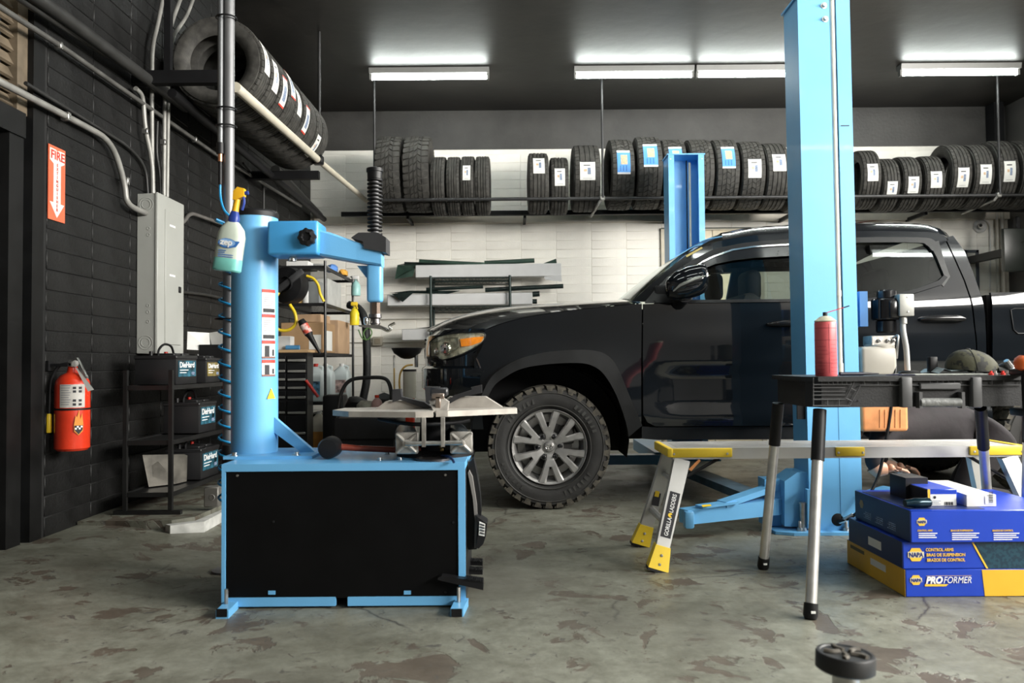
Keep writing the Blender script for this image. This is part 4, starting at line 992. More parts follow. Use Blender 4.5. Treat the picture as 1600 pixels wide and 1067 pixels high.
for px, py in ((593, 718.5), (625, 718), (694, 717), (605, 710)):
    c = PZ(px, py, mzt); build(MB().lathe([(.013, 0), (.013, .002), (.009, .002), (.009, .010), (0, .011)], 12, c), 'bolt', CHROME)
build(MB().lathe([(.010, 0), (.010, .03), (.016, .034), (.008, .05), (0, .052)], 10, PZ(690, 712, mzt)), 'air_fitting', mat('brass', (.55, .38, .16), .3, .9))
build(MB().tube(smooth_path([PZ(690, 712, mzt+.015), PZ(700, 713, mzt+.02), PZ(707, 718, mzt+.012), PZ(709, 722, mzt+.005)], 4), .005, 8), 'air_line', mat('navy_hose', (.01, .03, .10), .4))
# bead breaker on the right side of the cabinet
def sidepoly(pts, Y0, Y1, name, m, par=None):
    q = MB(); q.prism([P(x, y, Y0) for x, y in pts], (0, Y1-Y0, 0)); return build(q, name, m) if par is None else q.build(name, m, par)
bb = sidepoly([(729, 745), (733, 722), (740, 716), (744, 735), (750, 770), (752, 800), (749, 830), (745, 858), (732, 859), (729, 850)], 3.20, 3.28, 'bead_breaker_blade', BLACK)
sidepoly([(733, 735), (738, 745), (745, 790), (746, 820), (744, 856), (741, 856), (742, 815), (739, 780), (731, 738)], 3.17, 3.2, 'blade_edge', mat('worn_grey_edge', (.20, .19, .18), .5), bb)
sidepoly([(744, 806), (752, 812), (761, 818), (759, 838), (755, 850), (748, 857), (744, 856), (747, 830)], 3.14, 3.24, 'blade_handle', BLACK, bb)
sidepoly([(749, 815), (758, 819), (757, 838), (748, 836)], 3.135, 3.141, 'handle_label', PAPER, bb)
for k in range(4): sidepoly([(750, 818+k*4.5), (757, 820+k*4.5), (757, 821.6+k*4.5), (750, 819.6+k*4.5)], 3.132, 3.136, 'print_line', INKB, bb)
# pedals
def pedal(x0, y0, x1, y1, Y, sh=4):
    b_ = MB(); b_.prism([P(x0, y0+3, Y), P(x0+6, y0, Y), P(x1, y0+sh, Y), P(x1, y1+sh, Y), P(x0+30 if x1-x0 > 50 else x0, y1, Y), P(x0, y0+6, Y)], (0, .06, 0)); pd = build(b_, 'pedal', BLACK)
    n = 9
    for k in range(n):
        px = x1-2-k*3.2; py = y0+sh*(px-x0)/(x1-x0)
        MB().box(P(px-.7, py+1.5, Y-.004), P(px+.9, py-1.5, Y-.004)+Vector((0, .05, 0))).build('pedal_rib', BLACK, pd)
pedal(728, 877, 754, 883, 3.42, 1); pedal(728, 890, 754, 897, 3.32, 1); pedal(684, 900, 755, 913, 3.0, 9)
# ---- mallet lying on the cabinet
mm = empty('rubber_mallet', PZ(520, 705, mzt), 'black rubber mallet with a red handle lying on the blue machine top', 'mallet')
c = P(516, 698, 3.2); hz = mzt+.044; 
MB().lathe([(0, -.05), (.036, -.048), (.042, -.035), (.043, .035), (.038, .048), (0, .05)], 28, (c.x, 3.20, hz), (0, 1, 0)).build('mallet_head', BLACK, mm)
hn = MB(); hn.tube([(c.x+.03, 3.22, hz), (c.x+.10, 3.235, hz-.008), (c.x+.28, 3.27, hz-.02), (c.x+.38, 3.30, hz-.025)], [.014, .012, .013, .015], 12); hn.build('handle', mat('red_brown_handle', (.30, .05, .025), .45, var=.2), mm)
# ---- spray bottle hung on the air pole
sb = empty('spray_bottle', P(355, 425, 3.12), 'clear spray bottle with yellow trigger and teal liquid hung in front of the pole', 'bottle')
SBY = 3.15
tl = Matrix.Rotation(R(8), 3, 'Y')
def ell(cx, cz, rx, ry, n=20): return [Vector((cx+rx*math.copysign(abs(math.cos(t))**.7, math.cos(t)), SBY+ry*math.copysign(abs(math.sin(t))**.7, math.sin(t)), cz)) for t in [i*2*math.pi/n for i in range(n)]]
B0 = P(354, 424, SBY)
def bt(prof, name, m, par=sb):
    rg = [ell(0, z, rx, ry) for rx, ry, z in prof]
    rg = [[B0 + tl @ (p-Vector((0, SBY, 0))) for p in r_] for r_ in rg]
    return MB().loft(rg).build(name, m, par)
MILK = mat('milky_bottle', (.52, .58, .50), .35, var=.04); TEAL = mat('teal_liquid', (.20, .58, .52), .3, var=.1, vscale=10)
body_ = bt([(.050, .03, .045), (.054, .034, .05), (.0535, .034, .14), (.046, .030, .17), (.025, .02, .195), (.019, .017, .20)], 'bottle_body', MILK)
bt([(.050, .030, 0), (.055, .0345, .006), (.0545, .0345, .046), (.054, .034, .05)], 'liquid', TEAL)
bt([(.020, .020, .195), (.021, .021, .215), (.018, .018, .225), (.014, .014, .24)], 'collar', mat('royal_blue_plastic', (.02, .05, .28), .4))
tg = MB(); Bp = lambda x, z, y=0: B0 + tl @ Vector((x, y, z))
tg.tube([Bp(0, .235), Bp(.002, .29)], [.014, .012], 14); tg.loft([[Bp(-.012, .285, -.014), Bp(-.012, .285, .014), Bp(-.014, .32, .014), Bp(-.014, .32, -.014)], [Bp(.0, .285, -.016), Bp(.0, .285, .016), Bp(.0, .338, .014), Bp(.0, .338, -.014)], [Bp(.03, .305, -.013), Bp(.03, .305, .013), Bp(.026, .335, .012), Bp(.026, .335, -.012)]]); tg.build('sprayer_head', mat('orange_yellow_plastic', (.90, .48, .02), .4), sb)
MB().tube([Bp(.026, .318), Bp(.042, .322)], .008, 10).build('nozzle', mat('royal_blue_plastic', (.02, .05, .28), .4), sb)
MB().tube(smooth_path([Bp(.024, .305), Bp(.030, .28), Bp(.026, .25)], 4), .006, 8).build('trigger', mat('royal_blue_plastic', (.02, .05, .28), .4), sb)
fr_ = Vector((math.cos(0), 0, 0))
xd = tl @ Vector((1, 0, 0)); ud = tl @ Vector((0, 0, 1))
yo = -.0365
el = MB(); el.add([Bp(.036*math.cos(t), .108+.019*math.sin(t), yo) for t in [i*2*math.pi/28 for i in range(28)]], [tuple(range(28))]); lab = el.build('label_oval', INKBL, body_)
el = MB(); el.add([Bp(.032*math.cos(t), .110+.015*math.sin(t), yo-.0006) for t in [i*2*math.pi/28 for i in range(28)]], [tuple(range(28))]); el.build('label_oval_inner', mat('ink_sky', (.25, .45, .75), .5), lab)
MB().quad(Bp(.012, .118, yo-.0002), Bp(.050, .120, yo-.0002), Bp(.036, .096, yo-.0002), Bp(.02, .094, yo-.0002)).build('label_swoosh', INKBL, lab)
text('zep', .034, INKW, lab, Bp(-.027, .101, yo-.002), xd, ud, bold=.03)
for k in range(4): MB().quad(Bp(-.03, .080-k*.008, yo), Bp(.0-.004*k if k < 2 else .03, .080-k*.008, yo), Bp(.0-.004*k if k < 2 else .03, .077-k*.008, yo), Bp(-.03, .077-k*.008, yo)).build('print_line', INKBL, lab)
# ---- air pole with its pipe and hose
pole = empty('air_pole', (P(357, 500, 3.6).x, 3.6, 0), 'grey steel pole carrying an air line beside the tyre changer', 'pole')
pX = P(357, 500, 3.6).x
GALV = mat('galvanised_pipe', (.17, .17, .175), .42, .35, var=.1, vscale=5)
MB().tube([(pX, 3.6, .10), (pX, 3.6, ZC)], .0245, 20).build('pole', GALV, pole)
MB().tube([(pX, 3.6, .12), (pX, 3.6, P(357, 695, 3.6).z)], .027, 16).build('pole_sleeve', BLACK, pole)
MB().lathe([(.07, 0), (.07, .008), (.03, .01)], 16, (pX, 3.6, zf(pX)+.0)).build('floor_flange', GALV, pole)
zq = P(350, 240, 3.57).z
MB().tube([(pX-.030, 3.575, zq), (pX-.030, 3.575, ZC)], .0125, 12).build('air_pipe', mat('dark_galvanised', (.13, .135, .14), .4, .5), pole)
for py in (27, 170, 197, 498): MB().tube([(pX-.008+.045*math.cos(t), 3.588+.04*math.sin(t), P(352, py, 3.58).z) for t in [i*2*math.pi/16 for i in range(16)]], .004, 6, closed=True).build('cable_tie', BLACK, pole)
MB().cyl((pX-.030, 3.575, zq), (pX-.030, 3.575, zq+.05), .017, 12).build('valve', BLACK, pole); MB().cyl((pX-.030, 3.575, zq-.035), (pX-.030, 3.575, zq), .010, 12).build('copper_fitting', mat('copper', (.55, .25, .14), .35, .8), pole)
MB().tube([(pX-.030, 3.575, zq-.14), (pX-.030, 3.575, zq-.03)], .009, 10).build('hose_end', BLACK, pole)
HB = mat('blue_air_hose', (.02, .30, .62), .35)
pts = [(pX-.030, 3.575, zq-.13), (pX-.026, 3.57, zq-.2), (pX-.005, 3.56, zq-.26), (pX+.03, 3.57, zq-.30), (pX-.02, 3.66, zq-.31), (pX-.065, 3.62, zq-.295), (pX-.04, 3.555, zq-.30)]
za = zq-.32
for k in range(18*12+1):
    t = k/12
    z = za - (za-.30)*(k/216)**.95
    pts.append((pX-.004+.038*math.cos(t*2*math.pi/1.0), 3.6+.038*math.sin(t*2*math.pi), z))
MB().tube(smooth_path(pts[:7], 5)+[Vector(p) for p in pts[8:]], .0052, 6).build('coiled_air_hose', HB, pole, label='bright blue coiled air hose')
# ================================================================== TYRE RACK ON THE BACK WALL
TRB = 8.45                                # depth of the tyre centres
PROTO = {}
def proto(style, Rr, W):
    key = (style, round(Rr, 3), round(W, 3))
    if key not in PROTO:
        a, t = tyre_parts(Rr, W, Rr*.62, style, 48)
        PROTO[key] = (a.mesh('casing', Vector((0,0,0)), RUBBER), t.mesh('tread', Vector((0,0,0)), RUBBER))
    return PROTO[key]
STBLUE = mat('sticker_blue', (.10, .34, .80), .5, var=.05); STPALE = mat('sticker_pale', (.80, .80, .76), .5, var=.04); STORG = mat('sticker_orange', (.72, .50, .32), .5, var=.2, vscale=90)
def curved(parent, Rr, y0, y1, a0, a1, m, name, dr=.003, n=6, off=None):
    mb_ = MB(); rg = []
    for k in range(n+1):
        a = a0+(a1-a0)*k/n
        rg.append([Vector(((Rr+dr)*math.cos(a), y0, (Rr+dr)*math.sin(a))), Vector(((Rr+dr)*math.cos(a), y1, (Rr+dr)*math.sin(a)))])
    mb_.loft(rg, caps=False, closed=False)
    me = mb_.mesh(name, Vector((0,0,0)), m); o = bpy.data.objects.new(name, me); col.objects.link(o); o.parent = parent
    return o
def tyre(loc, Rr, W, style, rz, label, group, sticker=None, spin=0.0):
    e = empty('tyre', loc, label, 'tyre', group); e.rotation_euler = (0, 0, rz)
    ca, tr = proto(style, Rr, W)
    for nm, me in (('casing', ca), ('tread', tr)):
        o = bpy.data.objects.new(nm, me); col.objects.link(o); o.parent = e; o.rotation_euler = (0, spin, 0)
        if nm == 'tread': o['kind'] = 'stuff'
    if sticker:
        kind, ang, span, dy = sticker      # ang: angle in the tyre's XZ plane of the sticker centre
        hw = W*.28
        st = curved(e, Rr, dy-hw, dy+hw, ang-span/2, ang+span/2, STBLUE if kind == 'blue' else STPALE, 'tyre_sticker')
        sg = 1 if math.cos(ang) > 0 else -1
        if kind == 'redpale':
            for s_ in (1, -1): curved(st, Rr, dy-hw, dy+hw, ang+span*.44*s_, ang+span*.5*s_, INKR, 'sticker_band', .004)
            curved(st, Rr, dy-hw*.5, dy+hw*.5, ang-span*.3, ang+span*.2, mat('ink_greyblue', (.3, .38, .55), .5), 'sticker_code', .004)
        elif kind == 'blue':
            curved(st, Rr, dy-hw, dy+hw, ang+span*.40*sg, ang+span*.5*sg, INKW, 'sticker_band', .004); curved(st, Rr, dy-hw, dy+hw, ang-span*.5*sg, ang-span*.43*sg, INKW, 'sticker_band', .004)
            curved(st, Rr, dy-hw*.45, dy+hw*.55, ang-span*.12, ang+span*.28, STORG, 'sticker_code', .004)
            for k in range(3): curved(st, Rr, dy-hw*.6+k*hw*.45, dy-hw*.45+k*hw*.45, ang-span*.38*sg, ang-span*.16*sg, INKBL, 'print_line', .004)
        else:
            curved(st, Rr, dy-hw*.95, dy+hw*.95, ang+span*.47*sg, ang+span*.52*sg, INKB, 'sticker_edge', .004)
            curved(st, Rr, dy-hw*.55, dy+hw*.35, ang+span*.26*sg, ang+span*.31*sg, INKB, 'print_line', .004)
            curved(st, Rr, dy-hw*.5, dy-hw*.1, ang-span*.05*sg, ang+span*.08*sg, STORG, 'sticker_code', .004)
            curved(st, Rr, dy+hw*.0, dy+hw*.4, ang-span*.2*sg, ang+span*.15*sg, mat('ink_greyblue', (.3, .38, .55), .5, var=.5, vscale=150), 'sticker_code', .004)
            curved(st, Rr, dy-hw*.6, dy+hw*.6, ang-span*.42*sg, ang-span*.40*sg, mat('ink_grey', (.35, .35, .36), .6), 'print_line', .004)
    return e
G = 'tyres standing on the back wall rack'
ROW = [ # x0, x1 (tread), top, bottom, style, sticker, label
 (595, 632, 213, 332, 'at', None, 'tall all-terrain tyre at the far left of the back rack'),
 (637, 675, 213, 332, 'at', None, 'tall all-terrain tyre, second from the left on the back rack'),
 (677, 699, 245, 337, 'st', None, 'narrow tyre, leftmost of the four thin ones on the back rack'),
 (700, 721, 245, 337, 'st', None, 'narrow tyre, second of the four thin ones on the back rack'),
 (722, 743, 245, 336, 'st', ('pale', .25, .55, 0), 'narrow tyre with a white sticker, third of the four thin ones'),
 (744, 766, 244, 336, 'st', None, 'narrow tyre, rightmost of the four thin ones on the back rack'),
 (824, 856, 240, 334, 'st', ('pale', .42, .62, 0), 'ribbed tyre with a white sticker right of the gap in the rack'),
 (858, 887, 247, 335, 'st', ('pale', .12, .64, 0), 'smallest white-stickered tyre, second right of the gap in the rack'),
 (893, 934, 227, 331, 'st', ('pale', .02, .55, 0), 'large ribbed tyre with a white sticker left of the hanging rod'),
 (948, 984, 218, 328, 'suv', ('blue', .15, .70, 0), 'blue-stickered tyre, first one right of the hanging rod'),
 (989, 1027, 216, 327, 'suv', ('blue', .30, .70, 0), 'blue-stickered tyre with the label set highest, second right of the rod'),
 (1029, 1065, 218, 328, 'suv', ('blue', .30, .68, 0), 'blue-stickered tyre partly behind the left edge of the far lift column'),
 (1068, 1104, 218, 328, 'suv', None, 'tyre on the rack mostly hidden behind the far lift column'),
 (1108, 1144, 218, 328, 'suv', ('blue', .30, .68, 0), 'blue-stickered tyre directly right of the far lift column'),
 (1147, 1183, 223, 328, 'suv', ('pale', .0, .55, 0), 'tyre with a white sticker, second right of the far lift column'),
 (1184, 1220, 224, 328, 'st', ('pale', .22, .55, 0), 'smooth ribbed tyre with white sticker, third right of the far column'),
 (1224, 1250, 240, 331, 'st', None, 'tyre on the rack peeping out left of the near lift column'),
 (1332, 1362, 236, 327, 'st', ('pale', .05, .6, 0), 'white-stickered tyre just right of the near lift column'),
 (1363, 1392, 247, 331, 'st', ('pale', -.35, .6, 0), 'white-stickered tyre with the label set lowest, right of the near column'),
 (1393, 1424, 246, 331, 'st', ('pale', -.22, .6, 0), 'white-stickered small tyre, third right of the near lift column'),
 (1428, 1460, 245, 330, 'st', ('pale', -.05, .6, 0), 'white-stickered small tyre, fourth right of the near lift column'),
 (1464, 1496, 227, 327, 'st', ('pale', -.22, .6, 0), 'white-stickered large tyre, leftmost of the tall group at right'),
 (1498, 1530, 226, 327, 'st', ('pale', -.12, .6, 0), 'white-stickered large tyre, second of the tall group at right'),
 (1534, 1566, 222, 327, 'st', ('pale', -.10, .6, 0), 'white-stickered large tyre, third of the tall group at right'),
 (1570, 1602, 221, 327, 'st', ('pale', -.20, .6, 0), 'white-stickered large tyre cut by the right edge of the picture'),
]
for (x0, x1, yt, yb, st, stk, lab) in ROW:
    c = P((x0+x1)/2, (yt+yb)/2, TRB)
    Rr = (P(x0, yt, TRB).z-P(x0, yb, TRB).z)/2*.985; W = (P(x1, yt, TRB).x-P(x0, yt, TRB).x)*(.93 if x0 > 1300 else 1)
    # quantise so that alike tyres share their meshes
    Rr = round(Rr/.01)*.01; W = math.floor(W/.010)*.010
    c.z = P(x0, yb, TRB).z + Rr
    if stk: stk = (stk[0], math.pi*0+stk[1], stk[2], 0)
    rz = -math.pi/2 + random.uniform(-.03, .03) + (-.06 if x0 > 1300 else 0)
    tyre(c, Rr, W, st, rz, lab, G, stk, random.uniform(0, 1))
# rack steelwork
RACKM = mat('dark_grey_pipe', (.055, .055, .056), .45, .5, var=.2, vscale=6)
p0, p1 = P(578, 316, 8.16), P(1640, 304, 8.16)
rack = empty('tyre_rack', (0, 8.4, p0.z), 'long dark pipe tyre rack hung below the ceiling on the back wall', 'rack')
zbar = P(800, 311, 8.16).z
MB().tube([(p0.x, 8.16, zbar), (XR-.02, 8.16, zbar)], .017, 12).build('front_bar', RACKM, rack)
MB().box((XL+.45, 8.72, zbar-.06), (XR-.02, 8.78, zbar-.01)).build('rear_bar', BLACKM, rack)
for px in (585, 941, 1290, 1560):
    x = P(px, 200, 8.13).x
    rod = MB().tube([(x, 8.13, zbar), (x, 8.13, ZC)], .0125, 10).build('hanging_rod', RACKM, rack)
    MB().tube([(x, 8.14, zbar+.01), (x-.04, 8.16, zbar-.05), (x-.07, 8.70, zbar-.09)], .013, 8).build('support_bracket', GREYC, rack)
    MB().lathe([(.035, 0), (.035, .008), (.015, .012)], 14, (x, 8.13, ZC-.012)).build('ceiling_flange', RACKM, rod)
    MB().rbox((x-.005, 8.15, zbar), (.05, .05, .05), .008, 1).build('clamp', GREYC, rod)
for px in (636, 820, 1050, 1240, 1450):
    x = P(px, 320, 8.7).x; MB().box((x-.015, 8.74, zbar-.09), (x+.015, YB-.002, zbar-.05)).build('wall_arm', BLACKM, rack)

# ================================================================== TYRE RACK ALONG THE LEFT WALL
GL = 'tyres lying in the row above the left wall'
PVC = mat('cream_pvc', (.62, .57, .46), .45, var=.06)
lrack = empty('tyre_rack', (-1.9, 7, 2.7), 'cream pipe tyre rail with black brackets high on the left wall', 'rack')
pa, pb = P(368, 136, 4.86), P(497, 250, 6.92); pc = P(583, 322, 9.1)
MB().tube([pa, pb], .032, 14).build('front_rail', PVC, lrack); MB().tube([pb+Vector((.0, .03, 0)), pc], .026, 14).build('front_rail', PVC, lrack)
MB().rbox(pb, (.09, .08, .08), .01, 1).build('rail_clamp', BLACK, lrack)
MB().tube([pb+Vector((-.06, -.12, .06)), pb+Vector((-.05, -.05, .075)), pb+Vector((0, 0, .03))], .016, 8).build('rail_hook', CAST, lrack)
# bracket arms from the wall
z0 = P(210, 121, 4.86).z
MB().box((XL, 4.83, P(300, 131, 4.85).z), (P(352, 120, 4.85).x, 4.89, P(300, 111, 4.85).z)).build('bracket_arm', BLACKM, lrack)
MB().box((XL, 6.93, pb.z-.16), (pb.x, 6.99, pb.z-.09)).build('bracket_arm', BLACKM, lrack)
MB().box((P(262, 60, 4.9).x-.02, 4.89, P(262, 128, 4.9).z), (P(262, 60, 4.9).x+.02, 4.93, ZC)).build('bracket_post', BLACKM, lrack)
MB().tube([(-2.10, 4.9, pa.z-.02), (-2.10, 8.9, pa.z-.08)], .03, 10).build('rear_rail', BLACKM, lrack)
x = P(499, 150, 6.95).x
MB().tube([(x, 6.95, pb.z+.02), (x, 6.95, ZC)], .0125, 10).build('hanging_rod', RACKM, lrack)
# nine tyres, axis along the wall
ys_ = [5.21+.208*k for k in range(9)]
for k, y in enumerate(ys_):
    Rr = (.30, .30, .30, .30, .29, .30, .30, .30, .30)[k]
    W = .20
    t = (y-pa.y)/(pb.y-pa.y)
    zrail = pa.z+(pb.z-pa.z)*t; xrail = pa.x+(pb.x-pa.x)*t
    loc = Vector((xrail-.215, y, zrail + math.sqrt((Rr+.034)**2-.215**2) - .035*t))
    stk = None
    if k in (0, 1, 2, 3, 4, 5, 7): stk = ('pale' if k in (0, 1, 4, 7) else 'redpale', R(6+(4, -6, -14, 10, 0, -18, 0, -40)[k]), .72, 0)
    names = ['nearest tyre of the left-hand row, showing its black sidewall and open centre', 'second tyre of the left-hand row, with a long white sticker', 'third tyre of the left-hand row, with a red-edged sticker', 'fourth tyre of the left-hand row, with a red-edged sticker set high', 'fifth tyre of the left-hand row, in the middle of the row', 'sixth tyre of the left-hand row, last red-edged sticker', 'seventh tyre of the left-hand row, without a sticker', 'eighth tyre of the left-hand row, sticker at the rail clamp', 'farthest tyre of the left-hand row, next to the back wall']
    e = tyre(loc, Rr, W, 'st', random.uniform(-.02, .02), names[k], GL, stk, random.uniform(0, 1))
# ================================================================== LEFT WALL FITTINGS
WX = XL+.002
def wq(px0, py0, px1, py1, X):   # rectangle on plane x=X from a pixel rectangle (left edge heights)
    a = PX(px0, py0, X); b = PX(px1, py1, X); return a, b
# sign
a, _ = wq(75, 224, 101, 345, WX); b = PX(101, 232, WX); zt, zb = a.z, PX(75, 341.5, WX).z
sgn = empty('fire_extinguisher_sign', (WX, (a.y+b.y)/2, zb), 'red and white fire extinguisher arrow sign on the black block wall', 'sign')
y0, y1 = a.y, b.y; SH = zt-zb; SWd = y1-y0
SIGR = mat('sign_red', (.78, .15, .07), .45, var=.08); SIGW = mat('sign_white', (.75, .71, .64), .5, var=.05)
MB().box((WX, y0, zb), (WX+.004, y1, zt)).build('panel', SIGR, sgn)
yy = lambda u: y0+SWd*u; zz2 = lambda v: zb+SH*v
ar = MB(); ar.add([(WX+.0052, yy(u), zz2(v)) for u, v in ((.06, .96), (.94, .96), (.94, .80), (.72, .76), (.72, .24), (.94, .24), (.5, .04), (.06, .24), (.28, .24), (.28, .76), (.06, .80))], [tuple(range(11))]); ar.build('arrow', SIGW, sgn)
ar = MB(); ar.add([(WX+.0054, yy(u), zz2(v)) for u, v in ((.2, .985), (.8, .985), (.5, .945))], [(0,1,2)]); ar.build('arrow_notch', SIGR, sgn)
text('FIRE', .062, INKR, sgn, (WX+.006, yy(.10), zz2(.825)), (0, 1, 0), (0, 0, 1), bold=.02, width=SWd*.8)
for k, ch in enumerate('EXTINGUISHER'):
    text(ch, .0215, INKR, sgn, (WX+.006, yy(.5), zz2(.735-k*.055)), (0, 1, 0), (0, 0, 1), bold=.03, align='CENTER')
# extinguisher
EX = XL+.10
ec = P(113, 640, 1.0); k_ = EX/((113-800)/F); EY = PX(113, 640, EX).y
ext = empty('fire_extinguisher', (EX, EY, PX(113, 703, EX).z), 'red fire extinguisher hung on the black wall below its sign', 'extinguisher')
ezb, ezt = PX(113, 703, EX).z, PX(113, 582, EX).z; er = .0815
eb = MB(); h = ezt-ezb
eb.lathe([(0, .006), (er-.012, 0), (er, .012), (er, h-.07), (er*.93, h-.04), (er*.7, h-.015), (er*.35, h), (.024, h+.012), (.022, h+.03)], 40, (EX, EY, ezb)); eb = eb.build('cylinder', RED, ext)
MB().lathe([(er+.0015, h*.52), (er+.0015, h*.52+.010)], 40, (EX, EY, ezb)).build('strap', BLACK, ext)
MB().lathe([(.018, h+.02), (.022, h+.03), (.022, h+.055), (.014, h+.065), (0, h+.066)], 16, (EX, EY, ezb)).build('valve', CHROME, ext)
MB().lathe([(0, -.006), (.016, -.005), (.017, .01)], 16, (EX+.03, EY-.03, ezb+h+.045), (-.5, 1, 0)).build('gauge', STEEL, ext)
lv = MB(); lv.prism([(EX-.01, EY-.01, ezb+h+.06), (EX+.03, EY-.02, ezb+h+.075), (EX+.10, EY-.05, ezb+h-.03), (EX+.085, EY-.05, ezb+h-.03), (EX+.025, EY-.02, ezb+h+.06)], (0, .02, 0)); lv.build('lever', STEEL, ext)
tgm = MB(); tgm.add([(EX+.045, EY-.06, ezb+h+.03), (EX+.06, EY-.06, ezb+h+.02), (EX+.135, EY-.05, ezb+h-.085), (EX+.105, EY-.05, ezb+h-.095)], [(0,1,2,3)]); tgm.build('inspection_tag', PAPER, ext)
MB().tube(smooth_path([(EX-.02, EY-.01, ezb+h+.045), (EX-.055, EY-.03, ezb+h+.03), (EX-.088, EY-.035, ezb+h-.04), (EX-.095, EY-.035, ezb+h*.6), (EX-.096, EY-.035, ezb+h*.42)], 6), .0085, 10).build('hose', BLACK, ext)
MB().lathe([(.010, .03), (.014, .02), (.015, -.06), (.013, -.065), (0, -.065)], 14, (EX-.098, EY-.035, ezb+h*.40)).build('nozzle', YEL, ext, label='yellow hose nozzle')
MB().box((XL, EY-.06, ezb+h+.01), (XL+.012, EY-.02, ezb+h+.06)).build('wall_bracket', BLACK, ext); MB().box((XL, EY-.045, ezb+h+.03), (EX, EY-.035, ezb+h+.045)).build('wall_hook', BLACK, ext)
def ewrap(a0, a1, z0, z1, m, name, par, dr=.0015):
    n = 10
    return MB().loft([[Vector((EX+(er+dr)*math.cos(a0+(a1-a0)*k/n), EY+(er+dr)*math.sin(a0+(a1-a0)*k/n), z)) for k in range(n+1)] for z in (z0, z1)], caps=False, closed=False).build(name, m, par)
lb = ewrap(R(-102), R(-20), ezb+h*.555, ezb+h*.85, mat('label_silver', (.58, .56, .52), .45, var=.05), 'label', eb)
INKG = mat('ink_grey', (.35, .35, .36), .6)
for k in range(9): ewrap(R(-98), R(-66-(k % 3)*3), ezb+h*(.83-.03*k), ezb+h*(.835+.007-.03*k), INKG, 'print_line', lb, .0025)
for r_, c_ in ((.79, 0), (.745, 0), (.79, 1), (.745, 1), (.63, 0), (.63, 1), (.58, 0), (.58, 1)):
    ewrap(R(-60+c_*18), R(-50+c_*18), ezb+h*r_, ezb+h*(r_+.03), INKB, 'pictogram', lb, .0025)
fl = MB(); n_ = Vector((math.cos(R(-42)), math.sin(R(-42)), 0)); tt = Vector((-n_.y, n_.x, 0)); c_ = Vector((EX, EY, ezb+h*.33))+n_*(er+.004)
fl.add([c_+tt*u+Vector((0, 0, v)) for u, v in ((-.022, .0), (-.02, -.03), (0, -.05), (.02, -.03), (.022, .0), (.016, .06), (.008, .03), (.002, .075), (-.008, .04), (-.014, .05))], [tuple(range(10))]); fl = fl.build('flame_emblem', mat('flame_orange', (.85, .30, .03), .4), eb)
ch = MB()
for i in range(4):
    for j in range(2):
        if (i+j) % 2 == 0: continue
        u, v = -.018+i*.009, -.012-j*.009; ch.add([c_+n_*.002+tt*(u+a_)+Vector((0, 0, v+b_)) for a_, b_ in ((0, 0), (.009, 0), (.009, .009), (0, .009))], [(0,1,2,3)])
ch.build('chequer', INKW, fl); chb = MB(); chb.add([c_+n_*.001+tt*u+Vector((0, 0, v)) for u, v in ((-.02, -.001), (-.018, -.024), (0, -.045), (.018, -.024), (.02, -.001))], [tuple(range(5))]); chb.build('emblem_shield', INKB, fl)
# electrical panel
py0 = PX(214, 302, XL).y; PXF = XL+.115
py1 = PX(283, 330, PXF).y
pzt, pzb = PX(214, 302, XL).z, PX(214, 553, XL).z
GP = mat('panel_grey', (.36, .365, .34), .45, var=.05, vscale=4)
pn = empty('electrical_panel', (XL, (py0+py1)/2, pzb), 'tall grey electrical breaker panel on the black block wall', 'electrical panel')
MB().rbox(((XL+PXF)/2, (py0+py1)/2, (pzt+pzb)/2), (PXF-XL, py1-py0, pzt-pzb), .004, 1).build('enclosure', GP, pn)
cvr = MB().rbox((PXF+.008, (py0+py1)/2, (pzt+pzb)/2), (.018, py1-py0+.012, pzt-pzb+.012), .004, 1).build('cover', GP, pn)
MB().rbox((PXF+.019, py0+(py1-py0)*.56, (pzt+pzb)/2-.01), (.008, (py1-py0)*.62, (pzt-pzb)*.86), .003, 1).build('panel_door', GP, cvr)
for f_ in (.82, .50): MB().box((PXF+.0235, py0+(py1-py0)*.40, pzb+(pzt-pzb)*f_), (PXF+.0245, py0+(py1-py0)*.62, pzb+(pzt-pzb)*f_+.012)).build('name_tape', INKW, cvr)
MB().rbox((PXF+.025, py0+(py1-py0)*.80, pzb+(pzt-pzb)*.425), (.008, .035, .04), .003, 1).build('latch', BLACK, cvr)
for rr, dz in ((.045, .93), (.03, .93), (.045, .07), (.03, .07), (.012, .78), (.012, .74), (.012, .30), (.012, .26), (.012, .20)):
    dx = 0 if rr > .02 else (-.015 if int(dz*100) % 2 else .015)
    MB().lathe([(rr, -.001), (rr-.003, -.0025), (rr-.006, -.001)], 24, ((XL+PXF)/2+dx, py0, pzb+(pzt-pzb)*dz), (0, 1, 0)).build('knockout', GP, pn)
# conduits: each run is a thing of its own
def conduit(pts, r, m, label, name='conduit', straps=(), rad=.12):
    pp = round_path(pts, rad, 6); o = empty(name, pp[0], label, 'conduit', 'conduits on the left wall')
    MB().tube(pp, r, 12).build('pipe', m, o)
    for s_ in straps:
        s_ = Vector(s_); MB().rbox(s_, (r*2.5, r*1.6, r*2.6), .003, 1).build('strap', STEEL, o); 
    return o
def W(px, py, d=.03): return PX(px, py, XL+d)
DKG = mat('dark_conduit', (.035, .035, .034), .45, .2, var=.2)
conduit([PX(-40, 107, XL+.04), W(110, 185, .04), W(175, 220, .04), W(196, 290, .04), W(197, 320, .05), Vector((XL+.055, py0+.02, W(222, 331, .05).z))], .017, GREYC, 'thick grey conduit curving down into the side of the panel', straps=[W(103, 182, .04), W(196, 283, .04)], rad=.16)
conduit([W(40, 130, .02), W(200, 228, .02), W(228, 260, .02), W(231, 303, .03)], .010, DKG, 'thin black conduit bending down to the panel top', rad=.12)
